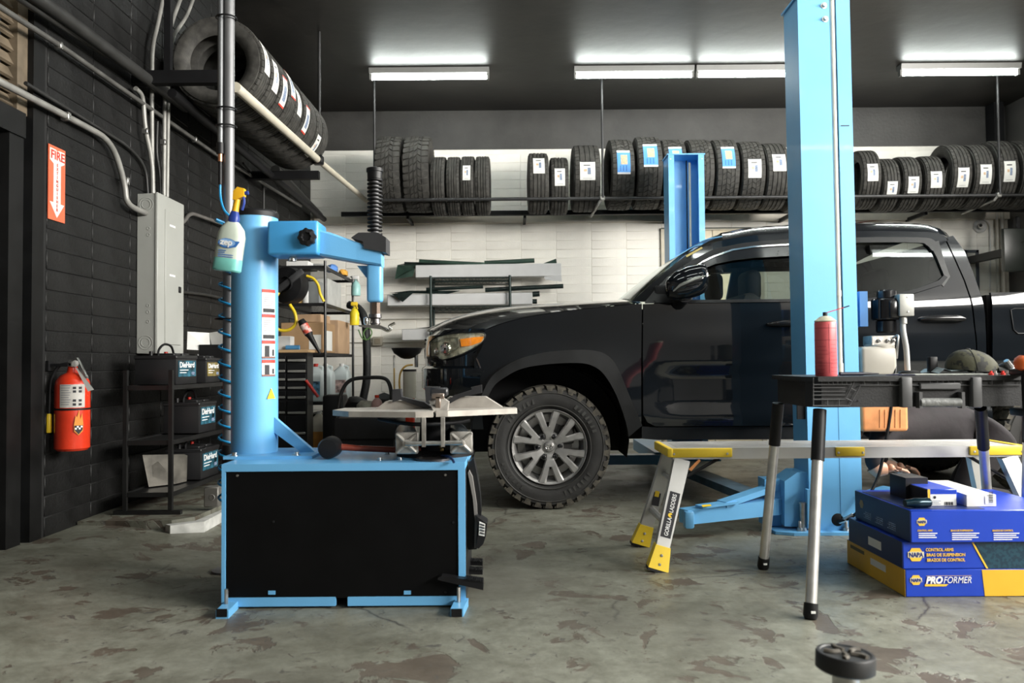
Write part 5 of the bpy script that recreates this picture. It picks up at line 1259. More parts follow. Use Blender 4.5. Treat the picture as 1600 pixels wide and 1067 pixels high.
conduit([PX(-30, -8, XL+.05), W(92, 70, .05), W(337, 241, .05), W(470, 322, .05)], .014, mat('mid_grey_conduit', (.12, .118, .11), .45, .3, var=.2), 'long grey conduit running the length of the wall under the tyres', straps=[W(92, 71, .05), W(260, 188, .05), W(304, 218, .05)])
conduit([PX(-30, -62, XL+.10), W(75, 8, .10), W(290, 168, .10)], .034, DKG, 'fat black pipe running below the ceiling to the tyre bracket')
conduit([PX(20, -10, XL+.06), W(160, 82, .06), W(210, 112, .06)], .02, DKG, 'black pipe close above the long grey conduit')
conduit([W(256, -10, .05), W(246, 40, .05), W(238, 70, .05), W(237, 150, .05), W(238, 302, .05)], .0135, GREYC, 'grey vertical conduit with an offset bend at its top', rad=.1)
conduit([W(285, -10, .07), W(270, 30, .07), W(263, 55, .07), W(257, 160, .06), W(256, 306, .06)], .0135, GREYC, 'second grey vertical conduit entering the panel top', straps=[W(255, 222, .06)], rad=.1)
conduit([W(305, -10, .08), W(292, 25, .08), W(268, 60, .08), W(263, 160, .07), W(261, 308, .07)], .0125, GREYC, 'rightmost grey vertical conduit entering the panel top', rad=.1)
conduit([W(212, 138, .05), W(224, 150, .05), W(226, 200, .05), W(238, 250, .06), W(239, 302, .06)], .0145, GREYC, 'grey conduit curving from under the tyre bracket to the panel', straps=[W(227, 205, .05)], rad=.14)
conduit([W(246, 190, .03), W(244, 240, .03), W(250, 270, .03), W(251, 303, .04)], .009, DKG, 'slim black conduit between the grey vertical ones')
conduit([Vector((XL+.05, py1-.02, PX(285, 355, XL+.05).z)), W(286, 350, .05), W(296, 332, .05), W(370, 358, .05)], .014, mat('brown_grey_conduit', (.16, .15, .14), .45, .3), 'conduit leaving the panel and rising to the right', rad=.1)
conduit([W(284, 456, .03), W(320, 460, .03), W(400, 478, .03)], .012, DKG, 'black conduit running right from the panel at mid height')
conduit([W(380, 255, .04), W(412, 290, .04), W(412, 345, .04)], .010, DKG, 'thin conduit dropping down the wall behind the column', rad=.04)
conduit([W(430, 265, .10), W(500, 338, .10)], .045, DKG, 'thick black pipe at the far end of the left wall')
# ---- battery rack
rk = empty('battery_rack', (-2.04, 4.44, SLABZ), 'black steel rack of three battery shelves along the left wall', 'rack')
RY0, RY1 = 4.44, 5.95
x0, x1 = P(196, 700, RY0).x, P(267, 700, RY0).x
x0 = max(x0, XL+.06)
ztop = P(267, 578, RY0).z
RK = mat('rack_black', (.012, .012, .012), .4, var=.2)
for y in (RY0, RY1):
    for x in (x0, x1): MB().cbox((x, y, (ztop+SLABZ)/2+.01), (.022, .022, ztop-SLABZ-.02)).build('post', RK, rk)
    MB().box((x0-.06, y-.015, SLABZ), (x1+.06, y+.015, SLABZ+.022)).build('foot', RK, rk)
shz = [P(267, 602, RY0).z, P(267, 688, RY0).z, P(267, 769, RY0).z]
for z in shz:
    for x in (x0, x1): MB().box((x-.006, RY0, z-.025), (x+.006, RY1, z)).build('shelf_rail', RK, rk)
    for y in (RY0, RY1): MB().box((x0, y-.006, z-.025), (x1, y+.006, z)).build('shelf_end', RK, rk)
    MB().box((x0+.006, RY0+.006, z-.012), (x1-.006, RY1-.006, z-.008)).build('shelf_plate', RK, rk)
BATB = mat('battery_black', (.018, .018, .019), .35, var=.1)
LTEAL = mat('battery_label_teal', (.035, .14, .20), .4, var=.7, vscale=18); LGOLD = mat('battery_label_gold', (.22, .17, .05), .4, var=.7, vscale=18)
def battery(y, z, dx, L_, Wd, H, label, gold=False, handle=True, red=True):
    cx = (x0+x1)/2+dx
    e = empty('car_battery', (cx, y, z), label, 'battery', 'batteries on the rack')
    MB().rbox((cx, y, z+H/2), (Wd, L_, H), .006, 2).build('case', BATB, e)
    lid = MB().rbox((cx, y, z+H+.008), (Wd+.006, L_+.006, .022), .004, 1).build('lid', BATB, e)
    # label on the face towards the aisle (+X)
    xf = cx+Wd/2+.001
    lbm = MB().box((xf, y-L_*.42, z+H*.30), (xf+.0015, y+L_*.42, z+H*.92)).build('label', LGOLD if gold else LTEAL, e)
    text('DieHard', H*.30, INKW, lbm, (xf+.003, y-L_*.38, z+H*.66), (0, 1, 0), (0, 0, 1), bold=.02, width=L_*.7)
    for k in range(2): MB().box((xf+.002, y-L_*.36, z+H*(.54-.1*k)), (xf+.0025, y+L_*(.05-.1*k), z+H*(.57-.1*k))).build('print_line', INKW, lbm)
    MB().box((xf+.002, y+L_*.2, z+H*.36), (xf+.0025, y+L_*.36, z+H*.48)).build('print_block', mat('ink_greyblue', (.3, .38, .55), .5), lbm)
    for s_ in (-1, 1):
        MB().lathe([(.012, 0), (.011, .025), (0, .026)], 12, (cx-Wd*.2, y+s_*L_*.33, z+H+.019)).build('terminal', mat('red_cap', (.6, .03, .02), .4) if (s_ > 0 and red) else BATB, e)
    for k in range(2): MB().rbox((cx+Wd*.12, y+(-.5+k)*L_*.4, z+H+.024), (Wd*.5, L_*.3, .016), .005, 1).build('vent_cover', BATB, lid)
    if handle: MB().tube(smooth_path([(cx, y-L_*.38, z+H), (cx, y-L_*.36, z+H+.05), (cx, y-L_*.12, z+H+.085), (cx, y+L_*.2, z+H+.075), (cx, y+L_*.34, z+H+.02)], 4), .007, 8).build('handle', BLACK, e)
battery(4.72, shz[0], -.02, .30, .24, .15, 'black battery with teal label at the near end of the top shelf')
battery(5.12, shz[0], .01, .24, .19, .14, 'black battery with gold label behind the teal one on the top shelf', True, False, False)
battery(5.02, shz[1], .0, .28, .22, .17, 'black battery with carry handle on the middle shelf')
battery(5.06, shz[2], .0, .30, .22, .17, 'black battery with carry handle on the lowest shelf')
# bent metal cover and boxes on the rack
cvm = MB(); z = shz[2]
cvm.loft([[Vector((x0+.02, 4.60+.02*k, z+.19-.03*k)) for k in range(2)] + [Vector((x0+.05, 4.66, z)), Vector((x0+.04, 4.64, z))], [Vector((x0+.08, 4.70, z+.18)), Vector((x0+.09, 4.72, z+.17)), Vector((x0+.15, 4.76, z)), Vector((x0+.14, 4.75, z))], [Vector((x0+.18, 4.80, z+.17)), Vector((x0+.19, 4.82, z+.16)), Vector((x0+.17, 4.86, z)), Vector((x0+.16, 4.85, z))]])
cvm.thing('metal_cover', mat('dull_metal', (.16, .15, .13), .45, .6, var=.3), 'bent dull metal cover leaning on the lowest rack shelf', 'metal cover')
bxm = empty('open_box', (x1-.02, 5.45, shz[0]+.12), 'open white cardboard box above the battery rack shelf', 'box')
MB().box((x0+.05, 5.35, shz[0]), (x1, 5.85, shz[0]+.25)).build('box_body', BLACKM, bxm)
zt4 = shz[0]+.25
MB().add([P(293, 518, 5.35), P(327, 520, 5.42), P(329, 548, 5.38), P(292, 546, 5.33)], [(0,1,2,3)]).build('flap', WHITE, bxm)
MB().add([P(327, 520, 5.42), P(352, 516, 5.36), P(354, 546, 5.33), P(332, 548, 5.38)], [(0,1,2,3)]).build('flap', WHITE, bxm)
# junction box at the slab's edge
jb = MB(); lo, hi = pbox(318, 761, 341, 793, 4.52, 4.60); jb.rbox((lo+hi)/2, hi-lo, .006, 1); jb = jb.thing('junction_box', mat('dull_grey_box', (.16, .155, .14), .5, .3), 'small grey junction box standing on the kerb slab', 'box')
MB().lathe([(.018, -.001), (.015, -.003)], 16, P(331, 777, 4.52), (0, 1, 0)).build('knockout', GREYC, jb)
# ================================================================== SHELVES AND CLUTTER AT THE BACK LEFT
def rb(x0, y0, x1, y1, Y0, Y1, r=.006, seg=2):
    lo, hi = pbox(x0, y0, x1, y1, Y0, Y1); return MB().rbox((lo+hi)/2, hi-lo, r, seg)
SHK = mat('shelf_black_steel', (.02, .02, .021), .4, .3, var=.2)
SX0, SX1, SY0, SY1 = -2.08, -1.643, 7.0, 8.22
su = empty('wire_shelf', (-1.86, 7.6, 0), 'black wire shelving unit crammed with boxes, jugs and bottles', 'shelf')
SZ = [.16, .60, 1.03, 1.47, 1.80]
for x in (SX0, SX1):
    for y in (SY0, SY1): MB().tube([(x, y, zf(x)), (x, y, 1.84)], .0125, 10).build('post', mat('post_chrome_black', (.06, .06, .06), .3, .6), su)
for z in SZ:
    sh = MB(); sh.box((SX0, SY0, z-.03), (SX1, SY0+.01, z-.002)); sh.box((SX0, SY1-.01, z-.03), (SX1, SY1, z-.002)); sh.box((SX0, SY0, z-.03), (SX0+.01, SY1, z-.002)); sh.box((SX1-.01, SY0, z-.03), (SX1, SY1, z-.002)); sh = sh.build('shelf_frame', SHK, su)
    wi = MB()
    for k in range(17): wi.box((SX0+.01+k*.0255, SY0, z-.006), (SX0+.015+k*.0255, SY1, z-.001))
    wi.build('shelf_wires', SHK, sh, kind='stuff')
KRAFT = mat('kraft_cardboard', (.40, .25, .13), .75, var=.1, vscale=6); KRAFT2 = mat('pale_cardboard', (.50, .33, .20), .75, var=.1, vscale=6)
def shelfbox(lo, hi, m, name, label, cat='box'):
    o = MB().rbox((Vector(lo)+Vector(hi))/2, Vector(hi)-Vector(lo), .004, 1).thing(name, m, label, cat); return o
b = shelfbox((SX0+.03, 7.06, SZ[2]), (SX1-.03, 7.52, SZ[2]+.27), KRAFT, 'cardboard_box', 'large brown cardboard box on the middle shelf')
MB().quad((SX0+.28, 7.058, SZ[2]+.03), (SX1-.05, 7.058, SZ[2]+.03), (SX1-.05, 7.058, SZ[2]+.16), (SX0+.28, 7.058, SZ[2]+.16)).build('box_label', PAPER, b)
MB().quad((SX1-.029, 7.10, SZ[2]+.02), (SX1-.029, 7.40, SZ[2]+.02), (SX1-.029, 7.40, SZ[2]+.20), (SX1-.029, 7.10, SZ[2]+.20)).build('box_label', PAPER, b)
shelfbox((SX0+.1, 7.62, SZ[2]), (SX1-.02, 8.15, SZ[2]+.32), KRAFT2, 'cardboard_box', 'pale cardboard box behind the large brown one on the middle shelf')
shelfbox((SX0+.16, 7.1, SZ[2]+.274), (SX1-.06, 7.45, SZ[2]+.345), KRAFT2, 'cardboard_box', 'flat cardboard box lying on top of the large brown one')
shelfbox((SX0+.05, 7.15, SZ[4]), (SX0+.25, 7.5, SZ[4]+.06), WHITE, 'white_box', 'flat white box on the top shelf beside the arm')
shelfbox((SX0+.28, 7.2, SZ[4]), (SX1-.06, 7.45, SZ[4]+.04), mat('grey_card', (.35, .35, .34), .6), 'grey_box', 'thin grey box on the top shelf')
def lump(c, r, m, name, label, cat, seed=0):
    bm = bmesh.new(); bmesh.ops.create_icosphere(bm, subdivisions=2, radius=1)
    rnd = random.Random(seed)
    for v in bm.verts: v.co = Vector((v.co.x*r[0], v.co.y*r[1], max(-.6, v.co.z)*r[2]))*(1+rnd.uniform(-.14, .14))
    return MB().bm(bm, (c[0], c[1], c[2]+r[2]*.6), smooth=True).thing(name, m, label, cat)
lump((SX1-.06, 7.55, SZ[4]), (.05, .12, .05), mat('blue_glove', (.10, .25, .62), .6, var=.2), 'work_glove', 'blue rubber glove on the edge of the top shelf', 'glove', 1)
lump((SX1-.02, 7.85, SZ[4]), (.045, .10, .04), mat('orange_rag', (.75, .38, .06), .7, var=.2), 'rag', 'orange-yellow rag hanging over the top shelf edge', 'rag', 2)
# second shelf
shelfbox((SX0+.22, 7.1, SZ[3]), (SX0+.36, 7.4, SZ[3]+.2), mat('grey_case', (.22, .23, .23), .5), 'grey_case', 'small grey case on the second shelf', 'case')
shelfbox((SX1-.14, 7.25, SZ[3]), (SX1-.03, 7.8, SZ[3]+.24), mat('pale_case', (.48, .48, .46), .5), 'pale_case', 'pale plastic case on the second shelf, right side', 'case')
def bottle(c, r, h, m, capm, name, label, cat='bottle', lab=None, neck=.35, group=None):
    e = empty(name, c, label, cat, group)
    MB().lathe([(0, 0), (r*.95, 0), (r, r*.1), (r, h*.62), (r*.85, h*.74), (r*neck, h*.86), (r*neck, h*.92)], 20, c).build('bottle_body', m, e)
    MB().lathe([(r*neck*1.15, h*.88), (r*neck*1.15, h), (0, h)], 14, c).build('cap', capm, e)
    if lab: MB().lathe([(r*1.01, h*.18), (r*1.01, h*.5)], 20, c, a0=math.pi, a1=2*math.pi).build('label', lab, e)
    return e
bottle((SX1-.20, 7.12, SZ[3]), .035, .17, mat('white_plastic', (.7, .7, .68), .4), mat('red_cap', (.6, .03, .02), .4), 'bottle', 'white bottle with a red cap on the second shelf')
bottle((SX1-.26, 7.10, SZ[3]), .03, .2, mat('brass_can', (.45, .30, .12), .4, .5), BLACK, 'can', 'brass-coloured can beside the hose reel', 'can')
# spray bottles hanging on the shelf edge
def spray(c, m, trig, label, h=.2):
    e = empty('spray_bottle', c, label, 'bottle')
    MB().lathe([(0, 0), (.045, 0), (.048, .01), (.047, h*.5), (.03, h*.68), (.015, h*.75), (.015, h*.82)], 18, c).build('bottle_body', m, e)
    t = MB(); c = Vector(c); t.rbox(c+Vector((.0, -.01, h*.92)), (.07, .03, .04), .01, 2); t.tube([c+Vector((.02, -.02, h*.9)), c+Vector((.035, -.02, h*.7))], .006, 8); t.build('sprayer_head', trig, e); MB().tube([c+Vector((-.02, 0, h*.95)), Vector((SX1-.005, c.y, c.z+h*.97))], .006, 6).build('hanger', BLACK, e)
spray(P(556, 462, 8.12), mat('teal_bottle', (.35, .62, .60), .3), WHITE, 'pale teal spray bottle hanging at the end of the second shelf')
spray(P(554, 508, 7.95), mat('yellow_bottle', (.88, .70, .03), .35), YEL, 'bright yellow spray bottle hanging below the second shelf', .23)
# jugs
JUG = mat('milky_jug', (.62, .68, .68), .35, var=.04); JLB = mat('jug_label_blue', (.16, .38, .58), .5, var=.5, vscale=30); JLR = mat('jug_label_red', (.62, .45, .42), .5, var=.4, vscale=30)
def jug(x, y, z, w_, d, h, m, lab, label, lab2=None, fluid=None):
    e = empty('jug', (x, y, z), label, 'jug', 'jugs on the wire shelf')
    j = MB(); rg = []
    for t, s_ in ((0, .94), (.03, 1), (.62, 1), (.75, .9), (.86, .45), (.9, .3)):
        rg.append([Vector((x+w_/2*s_*a, y+d/2*s_*b_, z+h*t)) for a, b_ in ((-1, -.8), (-.8, -1), (.8, -1), (1, -.8), (1, .8), (.8, 1), (-.8, 1), (-1, .8))])
    j.loft(rg); j.build('jug_body', m, e)
    MB().lathe([(.022, 0), (.022, .03), (0, .03)], 14, (x, y, z+h*.89)).build('cap', mat('red_cap', (.6, .03, .02), .4) if lab is JLB else WHITE, e)
    MB().tube(smooth_path([(x+w_*.3, y, z+h*.72), (x+w_*.38, y, z+h*.88), (x+w_*.1, y, z+h*.92)], 4), .011, 8).build('handle', m, e)
    if lab: MB().box((x-w_*.38, y-d/2-.002, z+h*.16), (x+w_*.36, y-d/2, z+h*.52)).build('label', lab, e)
    if fluid: MB().box((x-w_/2-.002, y-d/2-.003, z+.005), (x+w_/2+.002, y+d/2, z+h*.48)).build('fluid', fluid, e)
jug(P(492, 590, 7.08).x, 7.12, SZ[3-2], .15, .16, .34, JUG, JLB, 'milky jug with a blue label, front of the lower shelf')
jug(P(514, 590, 7.4).x-.03, 7.40, SZ[1], .15, .16, .34, JUG, None, 'plain milky jug behind the blue-labelled one on the lower shelf')
jug(P(532, 590, 7.6).x-.02, 7.75, SZ[1], .16, .17, .34, JUG, JLR, 'milky jug with a faint red label towards the back of the lower shelf')
jug(P(498, 660, 7.1).x, 7.12, SZ[0], .15, .16, .36, mat('cream_jug', (.62, .56, .45), .4), None, 'cream jug half filled with orange fluid on the bottom shelf', fluid=mat('orange_fluid', (.75, .33, .08), .4))
shelfbox((SX1-.3, 7.5, SZ[0]), (SX1-.03, 8.1, SZ[0]+.3), BLACKM, 'black_crate', 'black crate on the bottom shelf', 'crate')
# funnel leaning in front of the shelves
fn = empty('funnel', P(486, 540, 6.8), 'black long-necked funnel with a red and white label, leaning at the shelf', 'funnel')
a_, b_ = P(470, 500, 6.66), P(500, 552, 6.66); d_ = (b_-a_)
MB().tube([a_, a_+d_*.12, a_+d_*.42, a_+d_*.48, b_], [.028, .036, .036, .026, .010], 16).build('cone', BLACK, fn); MB().tube([a_+d_*.14, a_+d_*.40], .0375, 16).build('label', mat('label_redwhite', (.70, .52, .48), .5, color2=(.6, .08, .05), vscale=25, thr=(.42, .5)), fn)
a_, b_ = P(478, 594, 6.7), P(497, 620, 6.7); MB().tube([a_, (a_+b_)/2, b_], [.012, .014, .012], 10).thing('pry_bar', mat('red_tool', (.65, .04, .03), .4), 'red-handled pry bar leaning below the jugs', 'tool')
# hose reel
hr = empty('hose_reel', P(455, 480, 6.75), 'black hose reel holding a yellow air hose', 'hose reel')
c = P(452, 446, 6.75)
MB().lathe([(0, -.10), (.05, -.10), (.10, -.085), (.150, -.07), (.156, -.05), (.156, .05), (.150, .06), (0, .06)], 36, c, (.25, 1, 0)).build('drum_cover', BLACK, hr)
a_ = c+Vector((-.10, -.12, -.10)); MB().rbox(c+Vector((.03, -.12, .02)), (.30, .03, .06), .02, 2, Matrix.Rotation(R(-38), 3, 'Y')).build('reel_arm', mat('reel_grey_black', (.035, .035, .037), .5), hr)
MB().lathe([(.06, 0), (.06, .03), (.03, .04)], 20, c+Vector((-.0, -.14, 0)), (.25, 1, 0)).build('reel_hub', BLACK, hr)
YH = mat('yellow_hose', (.85, .60, .03), .4)
MB().tube(smooth_path([P(479, 431, 6.75), P(489, 435, 6.75), P(497, 445, 6.75), P(500, 458, 6.78), P(506, 471, 6.8)], 6), .012, 10).build('hose_tail', YH, hr)
MB().tube(smooth_path([P(426, 452, 6.7), P(436, 452, 6.65), P(432, 462, 6.62), P(420, 470, 6.62)], 6), .014, 10).build('hose_loop', YH, hr)
MB().tube(smooth_path([P(453, 476, 6.7), P(461, 490, 6.68), P(462, 505, 6.68), P(452, 515, 6.68), P(438, 516, 6.68), P(420, 508, 6.68)], 6), .014, 10).build('hose_loop', YH, hr)
# tool chest
tcY = 6.72
ch_ = empty('tool_chest', (P(450, 640, tcY).x, tcY+.1, 0), 'black tool chest with a wooden top and grey drawer pulls', 'tool chest')
xa, xb = P(385, 600, tcY).x, P(480, 600, tcY).x; zt_c = P(450, 551, tcY).z
MB().rbox(((xa+xb)/2, tcY+.11, zt_c+.012), (xb-xa+.02, .24, .024), .004, 1).build('wooden_top', mat('beech_top', (.58, .38, .20), .5, var=.1), ch_)
MB().box((xa, tcY, zf(xa)), (xb, tcY+.20, zt_c)).build('carcass', mat('chest_black', (.014, .014, .015), .35), ch_)
for k, (py0_, py1_) in enumerate(((556, 566), (568, 583), (584, 596), (597, 609), (611, 624), (627, 648), (650, 680))):
    for (u0, u1) in ((385, 446), (448, 478)):
        lo, hi = pbox(u0, py0_, u1, py1_, tcY-.012, tcY); dr = MB().rbox((lo+hi)/2, hi-lo, .003, 1).build('drawer', BLACKM, ch_)
        lo, hi = pbox(u0+1, py1_-5, u1-1, py1_-1, tcY-.022, tcY-.012); MB().rbox((lo+hi)/2, hi-lo, .003, 1).build('drawer_pull', GREYC, dr)
shelfbox(Vector((P(425, 548, 6.78).x, 6.78, zt_c+.025)), Vector(P(454, 525, 6.78))+Vector((0, .12, 0)), WHITE, 'white_box', 'small white box standing on the wooden chest top')
a_, b_ = P(447, 545, 6.75), P(468, 545, 6.75); a_.z = b_.z = zt_c+.044; MB().tube([a_, b_], .02, 14).thing('blue_roll', mat('blue_roll', (.10, .33, .62), .5), 'small blue roll lying on the wooden chest top', 'roll')
# black exhaust hose
MB().tube(smooth_path([P(545, 476, 8.5), P(560, 482, 8.45), P(570, 500, 8.4), P(573, 540, 8.4), P(573, 590, 8.4), P(568, 620, 8.4), P(564, 640, 8.4), P(556, 670, 8.38), P(545, 697, 8.32)], 8), .042, 14).thing('exhaust_hose', mat('hose_black', (.014, .015, .015), .5, bump=.6, bscale=90), 'thick black exhaust hose hanging down beside the wire shelf', 'hose')
# green wire coil at its top
MB().tube(smooth_path([P(560, 515, 8.36), P(566, 528, 8.36), P(575, 530, 8.355), P(581, 520, 8.36), P(576, 512, 8.36), P(568, 520, 8.355), P(572, 532, 8.355)], 6), .007, 8).thing('green_cord', mat('green_cord', (.10, .22, .06), .5), 'green cord looped on the exhaust hose', 'cord')
# wall outlet with its conduit
ob = rb(582, 526, 597, 540, YB-.07, YB-.002, .008).thing('outlet_box', mat('beige_box', (.48, .44, .36), .5), 'beige electrical outlet box on the white back wall', 'outlet')
lo, hi = pbox(585, 528.5, 594, 537.5, YB-.078, YB-.07); MB().rbox((lo+hi)/2, hi-lo, .003, 1).build('outlet_plate', mat('tan_plate', (.35, .30, .22), .5), ob)
MB().tube([P(540, 534, YB-.03), P(582, 534, YB-.03)], .010, 8).thing('conduit', WHTPAINT, 'painted conduit leading to the outlet box on the back wall', 'conduit'); MB().tube([P(597, 534, YB-.03), P(760, 531, YB-.03)], .010, 8).thing('conduit', WHTPAINT, 'painted conduit leading right from the outlet box', 'conduit')
MB().tube([P(560, 498, YB-.03), P(1000, 492, YB-.03)], .012, 8).thing('conduit', WHTPAINT, 'painted conduit running across the back wall behind the film rack', 'conduit')
# oil drainer
od = empty('oil_drainer', (P(638, 600, 7.6).x, 7.6, 0), 'oil drainer with a black bowl, clear cylinder and amber hose', 'oil drainer')
c = P(636, 551, 7.6)
MB().lathe([(.025, -.06), (.06, -.05), (.125, -.005), (.145, .035), (.150, .045), (.140, .045), (.12, .0), (.02, -.03)], 32, c).build('bowl', BLACK, od)
AMBER = mat('amber_hose', (.55, .33, .06), .35)
rx_ = P(616, 600, 7.6).x; MB().tube([(rx_, 7.6, P(616, 630, 7.6).z), (rx_, 7.6, P(616, 557, 7.6).z)], .008, 8).build('rod', mat('amber_rod', (.62, .42, .14), .35), od)
MB().tube([(rx_, 7.6, P(616, 575, 7.6).z), (rx_, 7.6, P(616, 555, 7.6).z)], .009, 8).build('rod_tip', STEEL, od)
MB().tube(smooth_path([P(645, 570, 7.6), P(634, 572, 7.58), P(626, 582, 7.58), P(624, 600, 7.58), P(627, 625, 7.58), P(630, 650, 7.58)], 6), .009, 8).build('hose', AMBER, od)
cc = P(640, 622, 7.6); hh = P(640, 577, 7.6).z-cc.z
MB().lathe([(.062, 0), (.062, hh)], 24, cc).build('cylinder', mat('clear_cylinder', (.55, .52, .44), .2, var=.05), od); MB().lathe([(.066, hh-.02), (.066, hh), (0, hh)], 24, cc).build('cylinder_cap', BLACK, od)
MB().tube([c+Vector((.09, 0, -.14)), c+Vector((.09, 0, -.02))], .02, 12).build('valve', CHROME, od)
MB().cyl((cc.x, 7.6, .1), cc, .05, 16).rbox((cc.x, 7.6, .09), (.42, .42, .12), .02, 2).build('base_tank', RED, od)
# loop-handled cart with clutter on it
ct = empty('cart', (P(570, 650, 6.0).x, 6.0, 0), 'low black cart with a bent tube handle and shop clutter', 'cart')
MB().tube(smooth_path([P(520, 690, 5.85), P(527, 645, 5.85), P(534, 612, 5.85), P(548, 594, 5.85), P(575, 590, 5.85), P(600, 591, 5.85), P(609, 602, 5.85), P(612, 625, 5.85), P(612, 660, 5.85)], 6), .014, 10).build('handle', RK, ct)
zc_ = P(560, 650, 6.0).z
MB().rbox((P(578, 650, 6.0).x, 6.05, zc_-.08), (.46, .5, .16), .02, 2).build('tray', BLACK, ct); MB().box((P(578, 650, 6.0).x-.20, 5.85, .06), (P(578, 650, 6.0).x+.20, 6.25, zc_-.16)).build('frame', BLACKM, ct)
for sx_ in (-1, 1):
    for sy_ in (-1, 1): MB().lathe([(0, -.015), (.035, -.015), (.035, .015), (0, .015)], 16, (P(575, 650, 6.0).x+sx_*.2, 6.05+sy_*.15, .035), (0, 1, 0)).build('caster', RUBBER, ct)
lump((P(575, 645, 6.0).x, 6.0, zc_), (.10, .09, .075), mat('pale_rag', (.50, .48, .40), .8, var=.3), 'rag', 'crumpled pale rag on the low black cart', 'rag', 5)
lump((P(551, 640, 6.0).x, 6.15, zc_), (.10, .10, .09), BLACK, 'black_bag', 'crumpled black bag on the low cart, left of the rag', 'bag', 8)
lump((P(597, 635, 6.0).x, 6.1, zc_), (.08, .10, .11), mat('dark_cloth', (.03, .03, .03), .8), 'dark_cloth', 'bundle of dark cloth on the low cart, right of the rag', 'cloth', 9)
e_ = bottle((P(590, 632, 5.95).x, 5.92, zc_), .04, .16, mat('clear_red', (.55, .33, .30), .3), RED, 'bottle', 'small clear bottle with a red cap on the low cart')
MB().rbox((P(530, 640, 6.9).x, 6.75, .34), (.18, .18, .66), .02, 2).thing('black_bucket', BLACK, 'black tub on the floor under the jugs', 'tub')
# ================================================================== FILM RACK ON THE BACK WALL
FYK = 8.80
fk = empty('film_rack', (P(735, 500, FYK).x, FYK, 0), 'dark green wire rack holding long white boxes of film rolls', 'rack')
GRK = mat('dark_green_rack', (.02, .035, .032), .4, .3)
xl_, xr_ = P(673, 480, FYK).x, P(797, 480, FYK).x
for x in (xl_, xr_):
    for y in (FYK, FYK+.33): MB().tube([(x, y, 0), (x, y, P(673, 431, FYK).z)], .015, 10).build('post', GRK, fk)
for py in (434, 479, 520):
    z = P(735, py, FYK).z
    for y in (FYK, FYK+.33):
        fb = MB().tube([(xl_, y, z), (xr_, y, z)], .006, 8); fb = fb.build('shelf_rail', GRK, fk)
        MB().tube([(xl_, y, z-.04), (xr_, y, z-.04)], .005, 8).build('lower_rail', GRK, fb)
        zg = MB(); n = 24; zg.tube([(xl_+(xr_-xl_)*k/n, y, z-(.04 if k % 2 else 0)) for k in range(n+1)], .003, 5); zg.build('lattice_wire', GRK, fb)
    wi = MB()
    for k in range(24): wi.box((xl_+(xr_-xl_)*k/23-.002, FYK, z-.002), (xl_+(xr_-xl_)*k/23+.002, FYK+.33, z+.002))
    wi.build('shelf_wires', GRK, fk, kind='stuff')
WBX = mat('white_film_box', (.62, .62, .62), .55, var=.03); FILM = mat('green_film', (.045, .085, .065), .25, var=.3, vscale=4); FILMD = mat('dark_film', (.016, .026, .024), .2, var=.3)
GF_ = 'film boxes on the rack'
def longbox(x0, y0, x1, y1, dy, tilt, label, Y=FYK+.05):
    a, b = P(x0, (y0+y1)/2, Y), P(x1, (y0+y1)/2+tilt, Y); h = P(x0, y0, Y).z-P(x0, y1, Y).z
    d = (b-a); L_ = d.length; rot = Matrix.Rotation(-math.atan2(d.z, d.x), 3, 'Y')
    e = empty('film_box', (a+b)/2, label, 'box', GF_)
    MB().rbox((a+b)/2+Vector((0, dy/2, 0)), (L_, dy, h), .006, 1, rot).build('carton', WBX, e)
    return e
B1 = longbox(649, 414, 877, 434, .16, -3, 'topmost long white film box on the green rack')
MB().add([P(850, 432, FYK+.02), P(877, 430, FYK+.02), P(878, 440, FYK-.04), P(852, 437, FYK-.03)], [(0,1,2,3)]).build('loose_flap', WBX, B1)
longbox(605, 460, 832, 478, .16, -3, 'middle long white film box, jutting out left of the rack')
longbox(628, 514, 760, 532, .16, -2, 'lowest long white film box, half hidden by the truck hood')
def roll(x0, y0, x1, y1, r_, m, label, Y):
    MB().tube([P(x0, y0, Y), P(x1, y1, Y)], r_, 14).thing('film_roll', m, label, 'film roll', 'film rolls on the rack')
roll(655, 408, 757, 413, .022, FILM, 'green film roll lying highest on the top box', FYK+.10)
roll(757, 411, 835, 407, .026, FILM, 'green film roll at the right of the top box', FYK+.14)
roll(632, 413, 800, 416, .028, FILMD, 'dark film roll lying along the top box', FYK+.16)
roll(666, 452, 755, 448, .02, FILMD, 'black film roll lying on the middle box', FYK+.08)
roll(758, 453, 880, 447, .026, FILMD, 'black film roll sticking out right above the middle box', FYK+.12)
roll(832, 460, 843, 459, .03, FILMD, 'upper film roll end poking out of the middle box', FYK+.08)
roll(832, 471, 839, 471, .028, FILMD, 'lower film roll end poking out of the middle box', FYK+.08)
def sheet(pts, label, m=FILM):
    rg = [[P(*q) , P(*q)+Vector((0, .004, 0))] for q in pts]
    q = MB(); q.prism([P(*p) for p in pts], (0, .004, 0)); q.thing('film_sheet', m, label, 'film', 'film sheets on the rack')
sheet([(617, 436, FYK+.05), (621, 414, FYK+.12), (640, 410, FYK+.2), (690, 417, FYK+.1), (648, 420, FYK+.06), (645, 432, FYK+.05)], 'curled green film sheet at the left end of the top box')
sheet([(845, 413, FYK+.1), (869, 404, FYK+.08), (870, 411, FYK+.08), (846, 415, FYK+.1)], 'green film corner rising at the right end of the top box')
sheet([(612, 459, FYK+.0), (665, 455, FYK+.0), (645, 458, FYK-.0), (629, 472, FYK-.005)], 'dark film sheet with a corner folded over the middle box', FILMD)
sheet([(607, 458, FYK+.06), (640, 454, FYK+.08), (720, 454, FYK+.1), (700, 459, FYK+.05)], 'dark film sheet lying flat on the middle box', FILMD)
